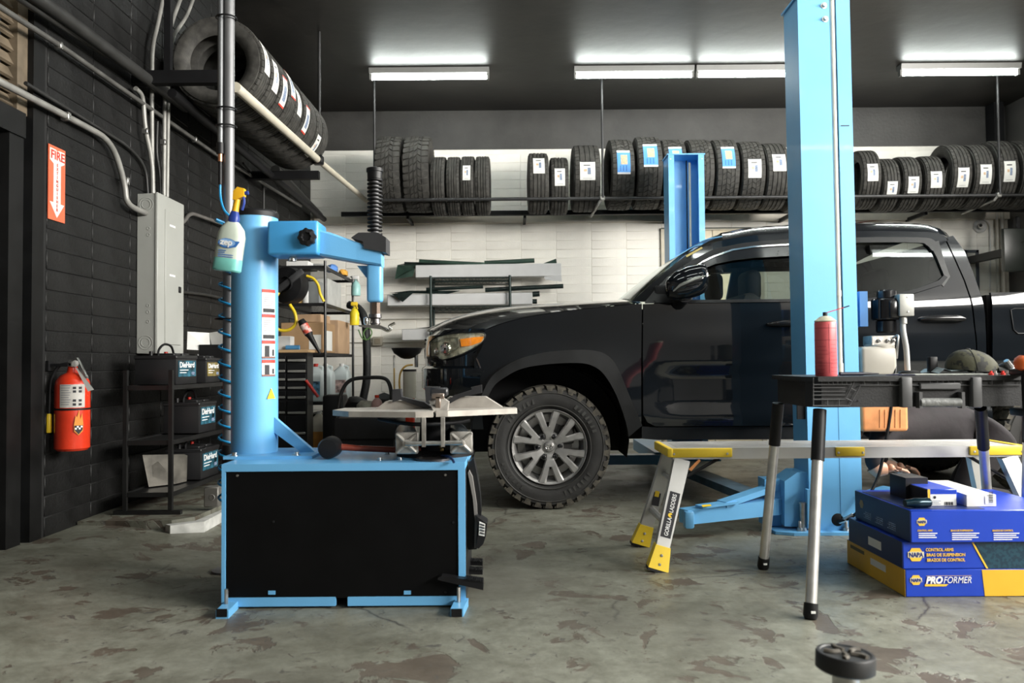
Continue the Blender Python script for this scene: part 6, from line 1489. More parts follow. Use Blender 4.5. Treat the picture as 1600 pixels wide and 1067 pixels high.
sheet([(648, 513, FYK+.03), (690, 509, FYK+.06), (690, 513, FYK+.06)], 'dark film scrap on the lowest box', FILMD)
# ================================================================== BACK DOOR, RIGHT-HAND FITTINGS
CRD = mat('cream_door', (.82, .72, .52), .5, var=.06)
a_, b_ = P(1032, 357, YB), P(1192, 357, YB)
d2 = MB(); d2.box((a_.x, YB-.03, 0), (a_.x+.05, YB+.0, a_.z)); d2.box((b_.x-.05, YB-.03, 0), (b_.x, YB+.0, a_.z)); d2.box((a_.x, YB-.035, a_.z-.03), (b_.x, YB, a_.z)); d2 = struct(d2, 'door_2', mat('door_casing_cream', (.66, .60, .48), .5))
MB().box((a_.x, YB-.037, a_.z-.012), (b_.x, YB-.034, a_.z+.002)).build('door_head', mat('door_head_green', (.03, .05, .035), .5), d2)
mid = (a_.x+b_.x)/2
for x0_, x1_ in ((a_.x+.05, mid-.008), (mid+.008, b_.x-.05)):
    lf = MB().box((x0_, YB-.015, .01), (x1_, YB-.002, a_.z-.03)).build('door_leaf', CRD, d2)
    MB().box((x0_+.08, YB-.022, .2), (x1_-.08, YB-.015, .95)).build('leaf_panel', CRD, lf); MB().box((x0_+.08, YB-.022, 1.1), (x1_-.08, YB-.015, a_.z-.15)).build('leaf_panel', CRD, lf)
# narrow window right of the cab
a_, b_ = P(1509, 391, YB), P(1527, 391, YB); w2 = MB(); w2.box((a_.x-.03, YB-.03, .9), (a_.x, YB, a_.z)); w2.box((b_.x-.03, YB-.03, .9), (b_.x, YB, a_.z)); w2.box((a_.x-.03, YB-.03, a_.z-.03), (b_.x, YB, a_.z)); w2 = struct(w2, 'window_2', mat('grey_window_frame', (.10, .11, .13), .4))
MB().box((a_.x, YB-.012, .9), (b_.x-.03, YB-.004, a_.z-.03)).build('pane', mat('pale_pane', (.66, .63, .56), .2), w2)
for px, r_ in ((1558, .018), (1566, .026)):
    x = P(px, 400, YB-.03).x; MB().tube([(x, YB-.04, .2), (x, YB-.04, P(px, 332, YB).z)], r_, 10).thing('wall_pipe', CREAM, ('thin' if r_ < .02 else 'thick')+' cream pipe running up the back wall at the right', 'pipe')
sc = empty('security_camera', P(1531, 352, YB-.1), 'small white dome security camera on the back wall', 'camera')
MB().lathe([(.075, -.0), (.075, -.03), (.06, -.045), (0, -.045)], 24, P(1530, 354, YB), (0, 1, 0)).build('camera_base', WHITE, sc); MB().lathe([(.03, 0), (.034, -.04), (.028, -.075), (0, -.08)], 18, P(1532, 353, YB-.045), (.2, 1, .2)).build('camera_head', WHITE, sc); MB().lathe([(0, -.003), (.018, 0)], 14, P(1532.5, 352, YB-.125), (.2, 1, .2)).build('lens', BLACK, sc)
MB().tube(smooth_path([P(1533, 340, YB-.02), P(1545, 350, YB-.02), P(1547, 370, YB-.02), P(1547, 455, YB-.02)], 6), .008, 8).build('camera_cable', WHITE, sc)
mo = empty('wall_monitor', P(1585, 390, 8.6), 'black monitor on a wall arm at the right edge of the picture', 'monitor')
lo, hi = pbox(1570, 356, 1640, 424, 8.3, 8.36); MB().rbox((lo+hi)/2, hi-lo, .01, 2).build('screen', mat('greenish_black', (.02, .024, .02), .3), mo)
MB().rbox(P(1589, 352, 8.4), (.05, .06, .18), .01, 1).build('arm', BLACK, mo); MB().box((lo.x+.1, 8.36, (lo.z+hi.z)/2-.04), (lo.x+.18, YB, (lo.z+hi.z)/2+.04)).build('wall_bracket', BLACK, mo)
MB().tube(smooth_path([P(1340, 348, YB-.01), P(1400, 341, YB-.01), P(1480, 339, YB-.01), P(1555, 334, YB-.01), P(1600, 338, YB-.01)], 5), .005, 6).thing('wall_cable', mat('red_cable', (.35, .10, .08), .5), 'thin red cable sagging along the back wall ledge', 'cable')
# ================================================================== FOLDING WORK TABLE
TPL = mat('table_black_plastic', (.011, .011, .012), .5, var=.2, vscale=10, bump=.1, bscale=150); RIBP = mat('table_rib_grey', (.085, .085, .088), .45)
TY0, TY1 = 2.98, 3.48
tx0 = P(1262, 600, TY0).x; tx1 = tx0+1.05
ztt = P(1300, 588.5, TY0).z; zap = P(1300, 637, TY0).z
tb = empty('work_table', ((tx0+tx1)/2, (TY0+TY1)/2, 0), 'black plastic folding work table on aluminium legs', 'table')
tp = MB(); out = [(tx0+.04, TY0), (tx1-.04, TY0), (tx1, TY0+.05), (tx1, TY1-.05), (tx1-.04, TY1), (tx0+.06, TY1), (tx0+.02, TY1-.03), (tx0, TY0+.06)]
tp.prism([(x, y, ztt-.018) for x, y in out], (0, 0, .018)); tp.build('table_top', TPL, tb)
ins = .018
MB().prism([(x+(ins if x < (tx0+tx1)/2 else -ins), y+(ins if y < 3.2 else -ins), zap) for x, y in out], (0, 0, ztt-.018-zap)).build('apron', TPL, tb)
def rib(x0, y0, x1, y1, wpx=1.0, Y=TY0):
    a, b = P(x0, y0, Y), P(x1, y1, Y); MB().tube([a+Vector((0, .008, 0)), b+Vector((0, .008, 0))], .0022*wpx, 4).build('rib', RIBP, tb)
rib(1272, 601, 1332, 601); rib(1345, 602, 1600, 602)
for px in (1296, 1303, 1310, 1317, 1324, 1331, 1352, 1373, 1392, 1455, 1466, 1475, 1484, 1493, 1503, 1552, 1570, 1595): rib(px, 590, px, 601)
for py in (606, 612, 617.5, 624): rib(1271, py, 1322, py)
rib(1272, 590, 1272, 634); rib(1339, 591, 1322, 624); rib(1346, 602, 1329, 634); rib(1322, 624, 1271, 624.5); rib(1271, 634, 1329, 634); rib(1331, 607, 1339, 611); rib(1322, 622, 1333, 627); rib(1294, 625, 1294, 634); rib(1312, 625, 1312, 634)
for x0_, x1_ in ((1410, 1426), (1521, 1535)):
    lo, hi = pbox(x0_, 589, x1_, 637, TY0-.012, TY0+.03); MB().rbox((lo+hi)/2, hi-lo, .006, 2).build('apron_post', RIBP, tb)
rr_ = MB(); rr_.tube([P(1437, 629, TY0-.005), P(1500, 629, TY0-.005)], .017, 16); rr_ = rr_.build('carry_handle', mat('handle_grey', (.17, .175, .17), .55, bump=.4, bscale=60), tb)
lo, hi = pbox(1438, 598, 1502, 609, TY0-.0, TY0+.02); MB().rbox((lo+hi)/2, hi-lo, .004, 1).build('latch_bar', RIBP, tb)
MB().cbox(P(1436, 625, TY0), (.012, .03, .06)).build('handle_bracket', RIBP, tb); MB().cbox(P(1502, 625, TY0), (.012, .03, .06)).build('handle_bracket', RIBP, tb)
for px in (1336, 1343): MB().lathe([(0, -.001), (.005, -.001)], 10, P(px, 625, TY0+.012), (0, 1, 0)).build('bolt_hole', INKB, tb)
MB().rbox(P(1232, 612, 3.25)+Vector((.03, 0, 0)), (.02, .38, .07), .006, 1).build('end_plate', TPL, tb)
# legs
def leg(top, foot, ybrk):
    top = Vector(top); foot = Vector(foot); d = foot-top; n = d.normalized()
    t = ybrk
    l_ = MB().tube([top+d*t*.98, foot-n*.05], .0205, 16).build('leg', ALU, tb)
    MB().tube([top, top+d*t], .0245, 16).build('leg_sleeve', BLACK, l_); MB().tube([foot-n*.055, foot-n*.012, foot], [.0245, .0255, .020], 16).build('leg_foot', BLACK, l_); MB().box(foot-n*.03+Vector((-.008, -.0275, -.004)), foot-n*.03+Vector((.008, -.02, .004))).build('foot_slot', PAPER, l_)
f1 = PZ(1266, 967, 0.0); f2 = PZ(1192, 889, 0.0)
leg(P(1281, 640, TY0+.06), f1, .255); leg(P(1216, 630, TY1-.06), f2, .245)
t3 = P(1532, 637, TY1-.08); f3 = Vector((P(1547, 780, 3.86).x, 3.86, 0)); leg(t3, f3, .255)
t4 = Vector((tx1-.10, TY0+.06, zap)); f4 = Vector((tx1-.02, TY0-.06, 0)); leg(P(1607, 640, TY1-.04), (P(1590, 790, 3.56).x+.02, 3.55, 0), .20)
# ---- things on the table
can = empty('spray_can', P(1291, 586, 3.1), 'red aerosol can with a thin straw standing on the black work table', 'aerosol can')
cx_ = P(1291, 586, 3.1); cx_.z = ztt; ch_h = P(1291, 503, 3.1).z-ztt; cr_ = .0405
CANR = mat('can_red', (.62, .11, .12), .4, var=.08, vscale=30)
bd = MB().lathe([(0, .002), (cr_-.002, 0), (cr_, .004), (cr_, ch_h-.006), (cr_-.002, ch_h)], 32, cx_).build('can_body', CANR, can)
MB().lathe([(cr_-.001, ch_h), (cr_+.001, ch_h+.003), (cr_-.006, ch_h+.010), (cr_*.55, ch_h+.020), (.012, ch_h+.023), (0, ch_h+.024)], 28, cx_).build('can_top', mat('can_cream', (.62, .60, .45), .35, .3), can)
MB().lathe([(.009, ch_h+.02), (.009, ch_h+.038), (0, ch_h+.038)], 12, cx_).build('valve', INKB, can)
MB().tube([cx_+Vector((.005, -.004, ch_h+.036)), cx_+Vector((.085, -.01, ch_h+.060))], .0018, 6).build('straw', mat('straw_red', (.75, .05, .08), .4), can); MB().tube([cx_+Vector((.070, -.009, ch_h+.0555)), cx_+Vector((.09, -.011, ch_h+.0615))], .0026, 6).build('straw_tip', INKB, can)
for f_ in (.24, .66, .88): MB().lathe([(cr_+.0004, ch_h*f_), (cr_+.0004, ch_h*f_+.0012)], 28, cx_).build('print_line', mat('ink_dkred', (.20, .01, .02), .5), bd)
for a_ in (R(-100), ): MB().box((cx_.x-.003, cx_.y-cr_-.0004, cx_.z+.01), (cx_.x-.002, cx_.y-cr_, cx_.z+ch_h*.95)).build('print_line', MATS['ink_dkred'], bd)
rn = random.Random(3)
for k in range(16):
    a0 = R(-150+(k % 2)*60); MB().lathe([(cr_+.0005, ch_h*(.05+.037*k*.95)), (cr_+.0005, ch_h*(.05+.037*k*.95)+.0012)], 8, cx_, a0=R(200+(k % 2)*75), a1=R(200+(k % 2)*75+rn.uniform(30, 62))).build('print_line', mat('ink_midred', (.38, .03, .05), .5), bd)
kn_ = empty('marker_pen', P(1340, 583, 3.12), 'dark pen lying on the work table beside the aerosol can', 'pen')
MB().tube([(P(1312, 583, 3.12).x, 3.12, ztt+.008), (P(1350, 583, 3.12).x, 3.13, ztt+.008)], .0075, 10).build('pen_body', mat('navy_plastic', (.012, .014, .03), .4), kn_); MB().tube([(P(1350, 583, 3.12).x, 3.13, ztt+.008), (P(1376, 583, 3.12).x, 3.135, ztt+.008)], [.006, .002], 8).build('pen_tip', INKB, kn_)
def paper(pts, label, m):
    q = MB(); q.prism([(x, y, ztt+.002) for x, y in pts], (0, 0, .003)); return q.thing('paper_sheet', m, label, 'paper')
xA = lambda px: P(px, 582, 3.15).x
paper([(xA(1402), 3.08), (xA(1520), 3.05), (xA(1516), 3.25), (xA(1420), 3.28)], 'creased printed sheet spread on the work table', mat('printed_sheet', (.52, .54, .50), .6, var=.2, vscale=25))
pb_ = MB(); rg = []
for k in range(9):
    x = xA(1465)+(.20)*k/8; zz_ = ztt+.006+.022*abs(math.sin(k*1.3))*(1-k/12)
    rg.append([Vector((x, 3.14, zz_)), Vector((x+.01, 3.22, zz_+.006)), Vector((x, 3.30, zz_-.002 if zz_ > ztt+.01 else zz_))])
pb_.loft(rg, caps=False, closed=False); pb_.thing('plastic_bag', mat('pale_blue_film', (.42, .52, .55), .3, var=.2, vscale=20), 'crumpled pale plastic bag beside the cap on the table', 'bag')
paper([(xA(1375), 3.10), (xA(1412), 3.06), (xA(1424), 3.12), (xA(1395), 3.14)], 'dark leaflet beside the printed sheet on the table', mat('navy_sheet', (.05, .05, .12), .5))
kb = rb(1454, 549, 1465, 577, 3.22, 3.25, .003).thing('black_box', BLACK, 'small black upright box on the work table left of the cap', 'box'); 
kb.location.z = ztt
lump((xA(1430), 3.2, ztt), (.045, .03, .012), BLACK, 'black_cable_coil', 'small black coil on the table between sheet and box', 'coil', 4)
# camouflage cap
def camo():
    m = mat('camouflage_cloth', (.040, .040, .022), .85, var=.1, color2=(.008, .009, .007), vscale=22, thr=(.46, .50), bump=.2)
    return m
cp = empty('baseball_cap', P(1525, 580, 3.2), 'camouflage baseball cap lying on the work table', 'cap')
cc_ = P(1522, 578, 3.2); cc_.z = ztt
cm_ = MB(); rg = []
for k in range(9):
    t = k/8*math.pi/2
    rg.append([Vector((cc_.x-.01+(.098 if math.cos(a) < 0 else .105)*math.cos(t)*math.cos(a) - .012*math.sin(t), cc_.y+.085*math.cos(t)*math.sin(a), cc_.z+.012+.088*math.sin(t)+.012*math.cos(t)*max(0, -math.cos(a)))) for a in [i*2*math.pi/24 for i in range(24)]])
cm_.loft(rg); cm_.build('crown', camo(), cp)
br = MB(); brp = []
for k in range(9):
    u = -1+2*k/8
    brp.append([Vector((cc_.x+.075-.02*u*u, cc_.y+.075*u, cc_.z+.035-.012*u*u)), Vector((cc_.x+.155-.045*u*u, cc_.y+.07*u, cc_.z+.008-.004*u*u+.006)), Vector((cc_.x+.152-.045*u*u, cc_.y+.07*u, cc_.z+.004)), Vector((cc_.x+.075-.02*u*u, cc_.y+.075*u, cc_.z+.028-.012*u*u))])
br.loft(brp); br.build('brim', mat('cap_black', (.012, .012, .011), .8), cp)
MB().lathe([(.009, 0), (.008, .005), (0, .007)], 12, cc_+Vector((-.022, 0, .099))).build('button', MATS['cap_black'], cp)
for k in range(5):
    t0 = k*2*math.pi/6+.3
    MB().tube([Vector((cc_.x-.01+.1005*math.cos(s_*math.pi/16)*math.cos(t0)-.012*math.sin(s_*math.pi/16), cc_.y+.0865*math.cos(s_*math.pi/16)*math.sin(t0), cc_.z+.013+.0885*math.sin(s_*math.pi/16))) for s_ in range(0, 8)], .0012, 5).build('seam', MATS['cap_black'], cp)
hw_ = empty('small_hardware', P(1540, 582, 3.08), 'small bolts with red heads lying before the cap', 'bolts')
for k in range(4):
    x = xA(1527+k*9); MB().lathe([(.009, 0), (.009, .008), (.005, .009), (.005, .016), (0, .016)], 8, (x, 3.06+.01*(k % 2), ztt)).build('bolt', mat('red_cap', (.6, .03, .02), .4) if k % 2 == 0 else STEEL, hw_)
ck_ = empty('chrome_socket', P(1578, 582, 3.15), 'shiny steel socket and adapter lying at the table right end', 'socket')
MB().tube([(xA(1570), 3.14, ztt+.055), (xA(1582), 3.15, ztt+.015)], [.010, .016], 14).build('adapter', CHROME, ck_); MB().lathe([(.014, 0), (.016, .004), (.016, .024), (.010, .028), (0, .028)], 16, (xA(1585), 3.14, ztt)).build('socket', CHROME, ck_)
MB().lathe([(0, 0), (.007, 0), (.008, .004), (.006, .022), (0, .026)], 12, (xA(1561), 3.06, ztt)).thing('plastic_stopper', mat('pale_blue_cap', (.30, .50, .65), .3), 'tiny pale blue stopper on the table front edge', 'stopper')
lump((xA(1592), 3.2, ztt), (.05, .05, .035), BLACK, 'black_pouch', 'black pouch at the right end of the table', 'pouch', 11)
ok = empty('bar_clamp', P(1602, 640, 2.92), 'orange-knobbed bar clamp gripping the table front at the right edge', 'clamp')
kc = P(1599, 567, 2.93); MB().lathe([(0, -.030), (.022, -.026), (.031, -.008), (.031, .010), (.020, .024), (0, .027)], 24, kc, (.3, 0, 1)).build('knob', mat('orange_red', (.75, .14, .03), .4), ok)
MB().tube([(kc.x+.012, 2.93, zap-.12), (kc.x+.008, 2.93, kc.z-.02)], .016, 12).build('clamp_bar', BLACK, ok); MB().rbox((kc.x+.012, 2.95, zap-.02), (.04, .12, .03), .006, 2).build('clamp_jaw', BLACK, ok); MB().rbox((kc.x+.012, 2.95, ztt+.012), (.04, .12, .024), .006, 2).build('clamp_jaw', BLACK, ok)
# ================================================================== ALUMINIUM WORK PLATFORM
LY0, LY1 = 3.66, 3.94
zd = P(1200, 687, LY1).z; zf_ = P(1200, 700, LY0).z
zd = zf_
lp = empty('work_platform', (P(1320, 700, 3.8).x, 3.8, 0), 'aluminium step platform with yellow corners behind the work table', 'platform')
dx0, dx1 = P(1050, 700, LY0).x, P(1592, 700, LY0).x
PALU = mat('platform_aluminium', (.55, .545, .53), .45, .6, var=.08, vscale=6)
dk = MB().box((dx0, LY0+.01, zd-.012), (dx1, LY1-.01, zd)).build('deck', PALU, lp)
for k in range(14):
    y = LY0+.03+k*.0165; MB().box((dx0+.03, y, zd), (dx1-.03, y+.006, zd+.003)).build('tread_rib', PALU, dk)
MB().box((dx0, LY0-.012, P(1200, 716, LY0).z), (dx1, LY0+.012, zd+.004)).build('side_rail', PALU, lp); MB().box((dx0, LY1-.012, P(1200, 716, LY0).z), (dx1, LY1+.012, zd+.004)).build('side_rail', PALU, lp)
zr0 = P(1200, 716, LY0).z; zr1 = zd+.004
YELP = mat('platform_yellow', (.86, .60, .04), .4, var=.05)
def corner(xa, xb, name='corner_cap'):
    q = MB(); q.rbox(((xa+xb)/2, LY0-.018, (zr0+zr1)/2+.004), (abs(xb-xa), .014, (zr1-zr0)*.82), .005, 2); o = q.build(name, YELP, lp)
    for x in (xa*.92+xb*.08, xb*.92+xa*.08): MB().lathe([(0, -.003), (.005, -.002), (.006, 0)], 10, (x, LY0-.025, (zr0+zr1)/2), (0, 1, 0)).build('rivet', STEEL, o)
corner(dx0-.02, P(1142, 700, LY0).x); corner(P(1303, 700, LY0).x, P(1348, 700, LY0).x, 'rail_plate'); corner(P(1511, 700, LY0).x, dx1+.02)
for x in (dx0, dx1):
    s_ = -1 if x == dx0 else 1
    MB().rbox((x+s_*.014, (LY0+LY1)/2, (zr0+zr1)/2+.006), (.026, LY1-LY0+.06, (zr1-zr0)*.82), .006, 2).build('end_cap', YELP, lp)
def plat_leg(top, foot, front, lab):
    top = Vector(top); foot = Vector(foot); d = (foot-top); n = d.normalized()
    side = Vector((0, 1, 0)).cross(n).normalized()      # in-plane width direction
    w_, t_ = .030, .022
    def ringp(p, ww=w_, tt=t_): return [p+side*ww+Vector((0, -tt, 0)), p-side*ww+Vector((0, -tt, 0)), p-side*ww+Vector((0, tt, 0)), p+side*ww+Vector((0, tt, 0))]
    l_ = MB().loft([ringp(top, .036), ringp(foot-n*.085)], smooth=False).build('leg', PALU, lp)
    ft = MB().loft([ringp(foot-n*.115, .034, .026), ringp(foot-n*.008, .046, .030)], smooth=False).build('leg_foot', YELP, l_)
    for k in (.035, .075): MB().lathe([(0, -.003), (.006, -.002), (.007, 0)], 10, foot-n*k+Vector((0, -.029, 0)), (0, 1, 0)).build('rivet', STEEL, ft)
    MB().loft([ringp(foot-n*.012, .047, .031), ringp(foot, .046, .031)], smooth=False).build('rubber_sole', BLACK, l_)
    if lab:
        a, b = top+d*.30, top+d*.70; yo_ = Vector((0, -t_-.0012, 0)); ww = .0235
        st = MB().quad(a+side*ww+yo_, a-side*ww+yo_, b-side*ww+yo_, b+side*ww+yo_).build('leg_sticker', INKB, l_)
        up = -n; sd = side if side.x < 0 else -side      # letters read up the leg
        L_ = (b-a).length; yo2 = yo_+Vector((0, -.001, 0))
        text('GORILLA', .026, INKW, st, b + up*.008 - sd*.009 + yo2, up, sd, bold=.015, width=L_*.40)
        text('LADDERS', .026, INKW, st, b + up*(L_*.55) - sd*.009 + yo2, up, sd, bold=.015, width=L_*.40)
        gm_ = MB(); gc = b+up*(L_*.49)+yo2; gm_.add([gc+up*(u)+sd*v for u, v in ((-.010, -.006), (-.010, .002), (-.004, .010), (.004, .010), (.010, .003), (.010, -.006), (.004, -.008), (.002, -.002), (-.003, -.002), (-.005, -.008))], [tuple(range(10))]); gm_.build('gorilla_mark', YEL, st)
    return l_
ff = PZ(1026, 892, 0.0); fb_ = PZ(1002, 853, 0.0)
plat_leg((dx0+.045, LY0+.01, zr0), ff, True, True)
lb_ = plat_leg((dx0+.045, LY1-.01, zr0), (ff.x, fb_.y, 0), False, False)
c_ = Vector((dx0+.045, LY1-.01, zr0)).lerp(Vector((ff.x, fb_.y, 0)), .45); MB().rbox(c_+Vector((0, -.024, 0)), (.035, .002, .10), .001, 1, Matrix.Rotation(R(12), 3, 'Y')).build('caution_label', INKB, lb_)
MB().rbox(c_+Vector((0, -.0255, .01)), (.022, .002, .03), .001, 1, Matrix.Rotation(R(12), 3, 'Y')).build('caution_mark', YEL, lb_)
for t_ in (.22, .60):
    a = Vector((dx0+.045, LY0+.01, zr0)).lerp(ff, t_); b = Vector((dx0+.045, LY1-.01, zr0)).lerp(Vector((ff.x, fb_.y, 0)), t_)
    MB().tube([a, b], .016 if t_ > .3 else .012, 8).build('leg_step', PALU, lp)
MB().tube([(dx0+.22, LY0+.02, zr0), Vector((dx0+.045, LY0+.02, zr0)).lerp(ff, .22)], .008, 6).build('leg_brace', BLACK, lp)
MB().quad(P(1076, 733, LY0-.02), P(1092, 717, LY0-.02), P(1095, 720, LY0-.02), P(1080, 736, LY0-.02)).build('brace_label', mat('orange_label', (.75, .30, .10), .5), lp)
gx = dx1-.05
plat_leg((gx, LY0+.01, zr0), (gx+.13, ff.y, 0), True, False); plat_leg((gx, LY1-.01, zr0), (gx+.13, fb_.y, 0), False, False)
MB().tube([(gx-.17, LY0+.02, zr0), (gx+.03, LY0+.02, zr0-.12)], .008, 6).build('leg_brace', BLACK, lp)
# ================================================================== STACK OF PARTS BOXES
NBLUE = mat('box_blue', (.012, .055, .48), .35, var=.04); NDK = mat('box_dark_blue', (.006, .018, .085), .4, var=.1); NYEL = mat('box_yellow', (.80, .47, .04), .4, var=.05); NTEAL = mat('box_teal_pattern', (.012, .055, .085), .35, color2=(.006, .030, .055), vscale=60, thr=(.45, .55))  # dark blue sides carry the shade of the boxes' left faces in their colour
BY = 3.12
def hexa(par, cx, cz, r_, Y, m=INKY):
    q = MB(); q.add([(cx+r_*math.cos(R(60*k)), Y, cz+r_*.92*math.sin(R(60*k))) for k in range(6)], [tuple(range(6))]); o = q.build('hexagon_logo', m, par)
    MB().box((cx-r_*.98, Y-.0006, cz-r_*.36), (cx+r_*.98, Y-.0003, cz+r_*.36)).build('logo_band', mat('logo_cream', (.80, .72, .50), .5), o)
    text('NAPA', r_*.78, mat('ink_navy', (.01, .03, .2), .5), o, (cx-r_*.86, Y-.0012, cz-r_*.28), (1, 0, 0), (0, 0, 1), bold=.03, width=r_*1.72); return o
GB = 'stacked suspension part boxes'
def pbx(x0, x1, z0, z1, y0, y1, main, side, label):
    e = empty('parts_box', ((x0+x1)/2, (y0+y1)/2, z0), label, 'box', GB)
    MB().rbox(((x0+x1)/2, (y0+y1)/2, (z0+z1)/2), (x1-x0, y1-y0, z1-z0-.001), .003, 1).build('carton', main, e)
    MB().box((x0-.0012, y0+.003, z0+.002), (x0, y1-.003, z1-.002)).build('side_face', side, e)
    return e
za0, za1 = 0.001, .92-(888-568-5)/399*1.0
za1 = P(1500, 889, BY).z
xa_ = P(1415, 910, BY).x; xz_ = P(1415, 910, BY).x+.62
bA = pbx(xa_, xz_, 0.0, za1, BY, 3.66, NBLUE, NYEL, 'bottom box of the stack, blue and yellow with a slanted maker name')
MB().prism([P(1534, 890, BY-.001), P(1700, 890, BY-.001), P(1700, 936, BY-.001), P(1539, 936, BY-.001)], (0, -.0006, 0)).build('yellow_print', NYEL, bA)
for v in bA.children[-1].data.vertices: v.co.z = max(v.co.z, .003); v.co.x = min(v.co.x, xz_-bA.location.x)
hexa(bA, P(1431, 908, BY).x, P(1431, 906, BY).z, .0235, BY-.002)
zt_p = P(1450, 911, BY).z
text('PRO', .036, INKW, bA, (P(1446, 911, BY).x, BY-.003, zt_p), (1, 0, 0), (0, 0, 1), bold=.05, shear=.25, width=.066); text('FORMER', .036, INKW, bA, (P(1473, 911, BY).x, BY-.003, zt_p), (1, 0, 0), (0, 0, 1), bold=.0, shear=.25, width=.108)
MB().prism([P(1445, 912.5, BY-.002), P(1482, 912.5, BY-.002), P(1478, 916, BY-.002), P(1445, 916, BY-.002)], (0, -.0004, 0)).build('name_underline', INKY, bA); MB().box(P(1447, 900, BY-.002)+Vector((0,0,0)), P(1518, 899, BY-.002)+Vector((0, .0004, 0))).build('name_overline', INKY, bA)
MB().quad((xa_-.0018, 3.28, za1*.50), (xa_-.0018, 3.42, za1*.50), (xa_-.0018, 3.42, za1*.76), (xa_-.0018, 3.28, za1*.76)).build('side_label', PAPER, bA)
MB().box((xa_-.0018, 3.48, za1*.72), (xa_-.0014, 3.62, za1*.86)).build('side_name', mat('ink_olive', (.12, .09, .02), .5), bA)
zb1_ = P(1500, 846, BY).z; xb_ = P(1411, 865, BY).x
bB = pbx(xb_, xb_+.62, za1, zb1_, BY+.002, 3.62, NBLUE, NDK, 'middle box of the stack, blue with large yellow lettering')
MB().prism([P(1523, 847, BY), P(1700, 847, BY), P(1700, 888, BY), P(1544, 888, BY)], (0, -.0006, 0)).build('dark_print', NTEAL, bB)
for v in bB.children[-1].data.vertices: v.co.x = min(v.co.x, xb_+.62-bB.location.x)
MB().prism([P(1518, 847, BY), P(1521, 847, BY), P(1544, 888, BY), P(1541, 888, BY)], (0, -.0008, 0)).build('yellow_stripe', INKY, bB)
hexa(bB, P(1431, 867, BY).x, P(1431, 866.5, BY).z, .032, BY-.0005)
for k, t in enumerate(('CONTROL ARMS', 'BRAS DE SUSPENSION', 'BRAZOS DE CONTROL')):
    text(t, .0165, INKY, bB, (P((1446, 1447, 1447.5)[k], 860, BY).x, BY-.002, P(1446, (861, 869, 877)[k], BY).z), (1, 0, 0), (0, 0, 1), bold=.025, width=(.108, .150, .148)[k])
MB().quad((xb_-.0018, 3.30, za1+.03), (xb_-.0018, 3.42, za1+.03), (xb_-.0018, 3.42, za1+.065), (xb_-.0018, 3.30, za1+.065)).build('side_label', PAPER, bB)
zc1_ = P(1500, 797, BY-.02).z; xc_ = P(1423, 820, BY-.02).x
bC = pbx(xc_, xc_+.62, zb1_, zc1_, BY-.02, 3.60, NBLUE, NDK, 'top box of the stack, blue with three columns of small print')
hexa(bC, P(1440, 815, BY-.02).x, P(1440, 815, BY-.02).z, .0195, BY-.0215)
for px, wd in ((1433, .058), (1485, .085), (1550, .080)):
    t = {1433: 'CONTROL ARMS', 1485: 'BRAS DE SUSPENSION', 1550: 'BRAZOS DE CONTROL'}[px]
    text(t, .0095, INKY, bC, (P(px, 829, BY-.02).x, BY-.0225, P(px, 830, BY-.02).z), (1, 0, 0), (0, 0, 1), bold=.02, width=wd)
    for k in range(3 + (px > 1450)): MB().box((P(px+2, 829, BY-.02).x, BY-.0215, P(px, 834+k*3.2, BY-.02).z), (P(px+2, 829, BY-.02).x+wd*(1.25, 1.1, 1.2, .9)[k], BY-.0205, P(px, 832.6+k*3.2, BY-.02).z)).build('print_line', INKW, bC)
for k in range(3):
    y = 3.22+k*.11; 
    for j in range(4): MB().box((xc_-.0018, y, zb1_+.02+j*.008), (xc_-.0014, y+.07-.012*(j % 2), zb1_+.024+j*.008)).build('print_line', mat('ink_greyblue', (.3, .38, .55), .5), bC)
q = MB(); q.add([(xc_-.002, 3.53+.02*math.cos(R(60*k)), zb1_+.075+.02*math.sin(R(60*k))) for k in range(6)], [tuple(range(6))]); q.build('hexagon_logo', mat('logo_dull', (.35, .27, .10), .5), bC)
# top of the topmost box is open with a dark inside panel
MB().box((xc_+.01, BY+.0, zc1_-.0005), (xc_+.30, 3.55, zc1_+.001)).build('box_flap', NDK, bC)
# small boxes on top
sb1 = empty('small_blue_box', P(1472, 797, 3.22), 'small blue parts box with a white barcode label on the stack', 'box')
lo, hi = pbox(1450, 764, 1495.5, 799, 3.2, 3.42); lo.z = zc1_+.001; MB().rbox((lo+hi)/2, hi-lo, .003, 1).build('carton', NBLUE, sb1)
MB().box((lo.x-.0015, 3.205, lo.z+.002), (lo.x, 3.415, hi.z-.002)).build('side_face', INKB, sb1); MB().box((lo.x, 3.199, lo.z), (lo.x+.01, 3.2, hi.z)).build('edge_print', INKY, sb1)
LBY = 3.198
lq = MB().box(P(1454, 793, LBY), P(1494, 772, LBY)+Vector((0, .001, 0))).build('label', PAPER, sb1); MB().lathe([(0, 0), (.006, 0)], 12, P(1460.5, 777, LBY-.001), (0, 1, 0)).build('label_logo', INKB, lq)
for k in range(7): MB().box(P(1476+k*2, 789, LBY-.0008), P(1477+k*2+(k % 2)*.5, 784, LBY-.0006)).build('barcode_bar', INKB, lq)
for k in range(4): MB().box(P(1457, 783+k*2.5, LBY-.0008), P(1470-(k % 2)*3, 782.2+k*2.5, LBY-.0006)).build('print_line', mat('ink_greyblue', (.3, .38, .55), .5), lq)
db = MB().box(P(1416, 798, 3.34), P(1450, 764, 3.34)+Vector((0, .14, 0))).thing('blue_box_dark_side', mat('dark_side_card', (.012, .012, .014), .4), 'dark side of the small blue box, a separate block on the stack', 'box'); db.location.z = zc1_+.0012  # separate block stands in for the small blue box's dark side
cy = empty('dark_cylinder', P(1435, 797, 3.15), 'dark teal metal cylinder lying on the top box', 'cylinder')
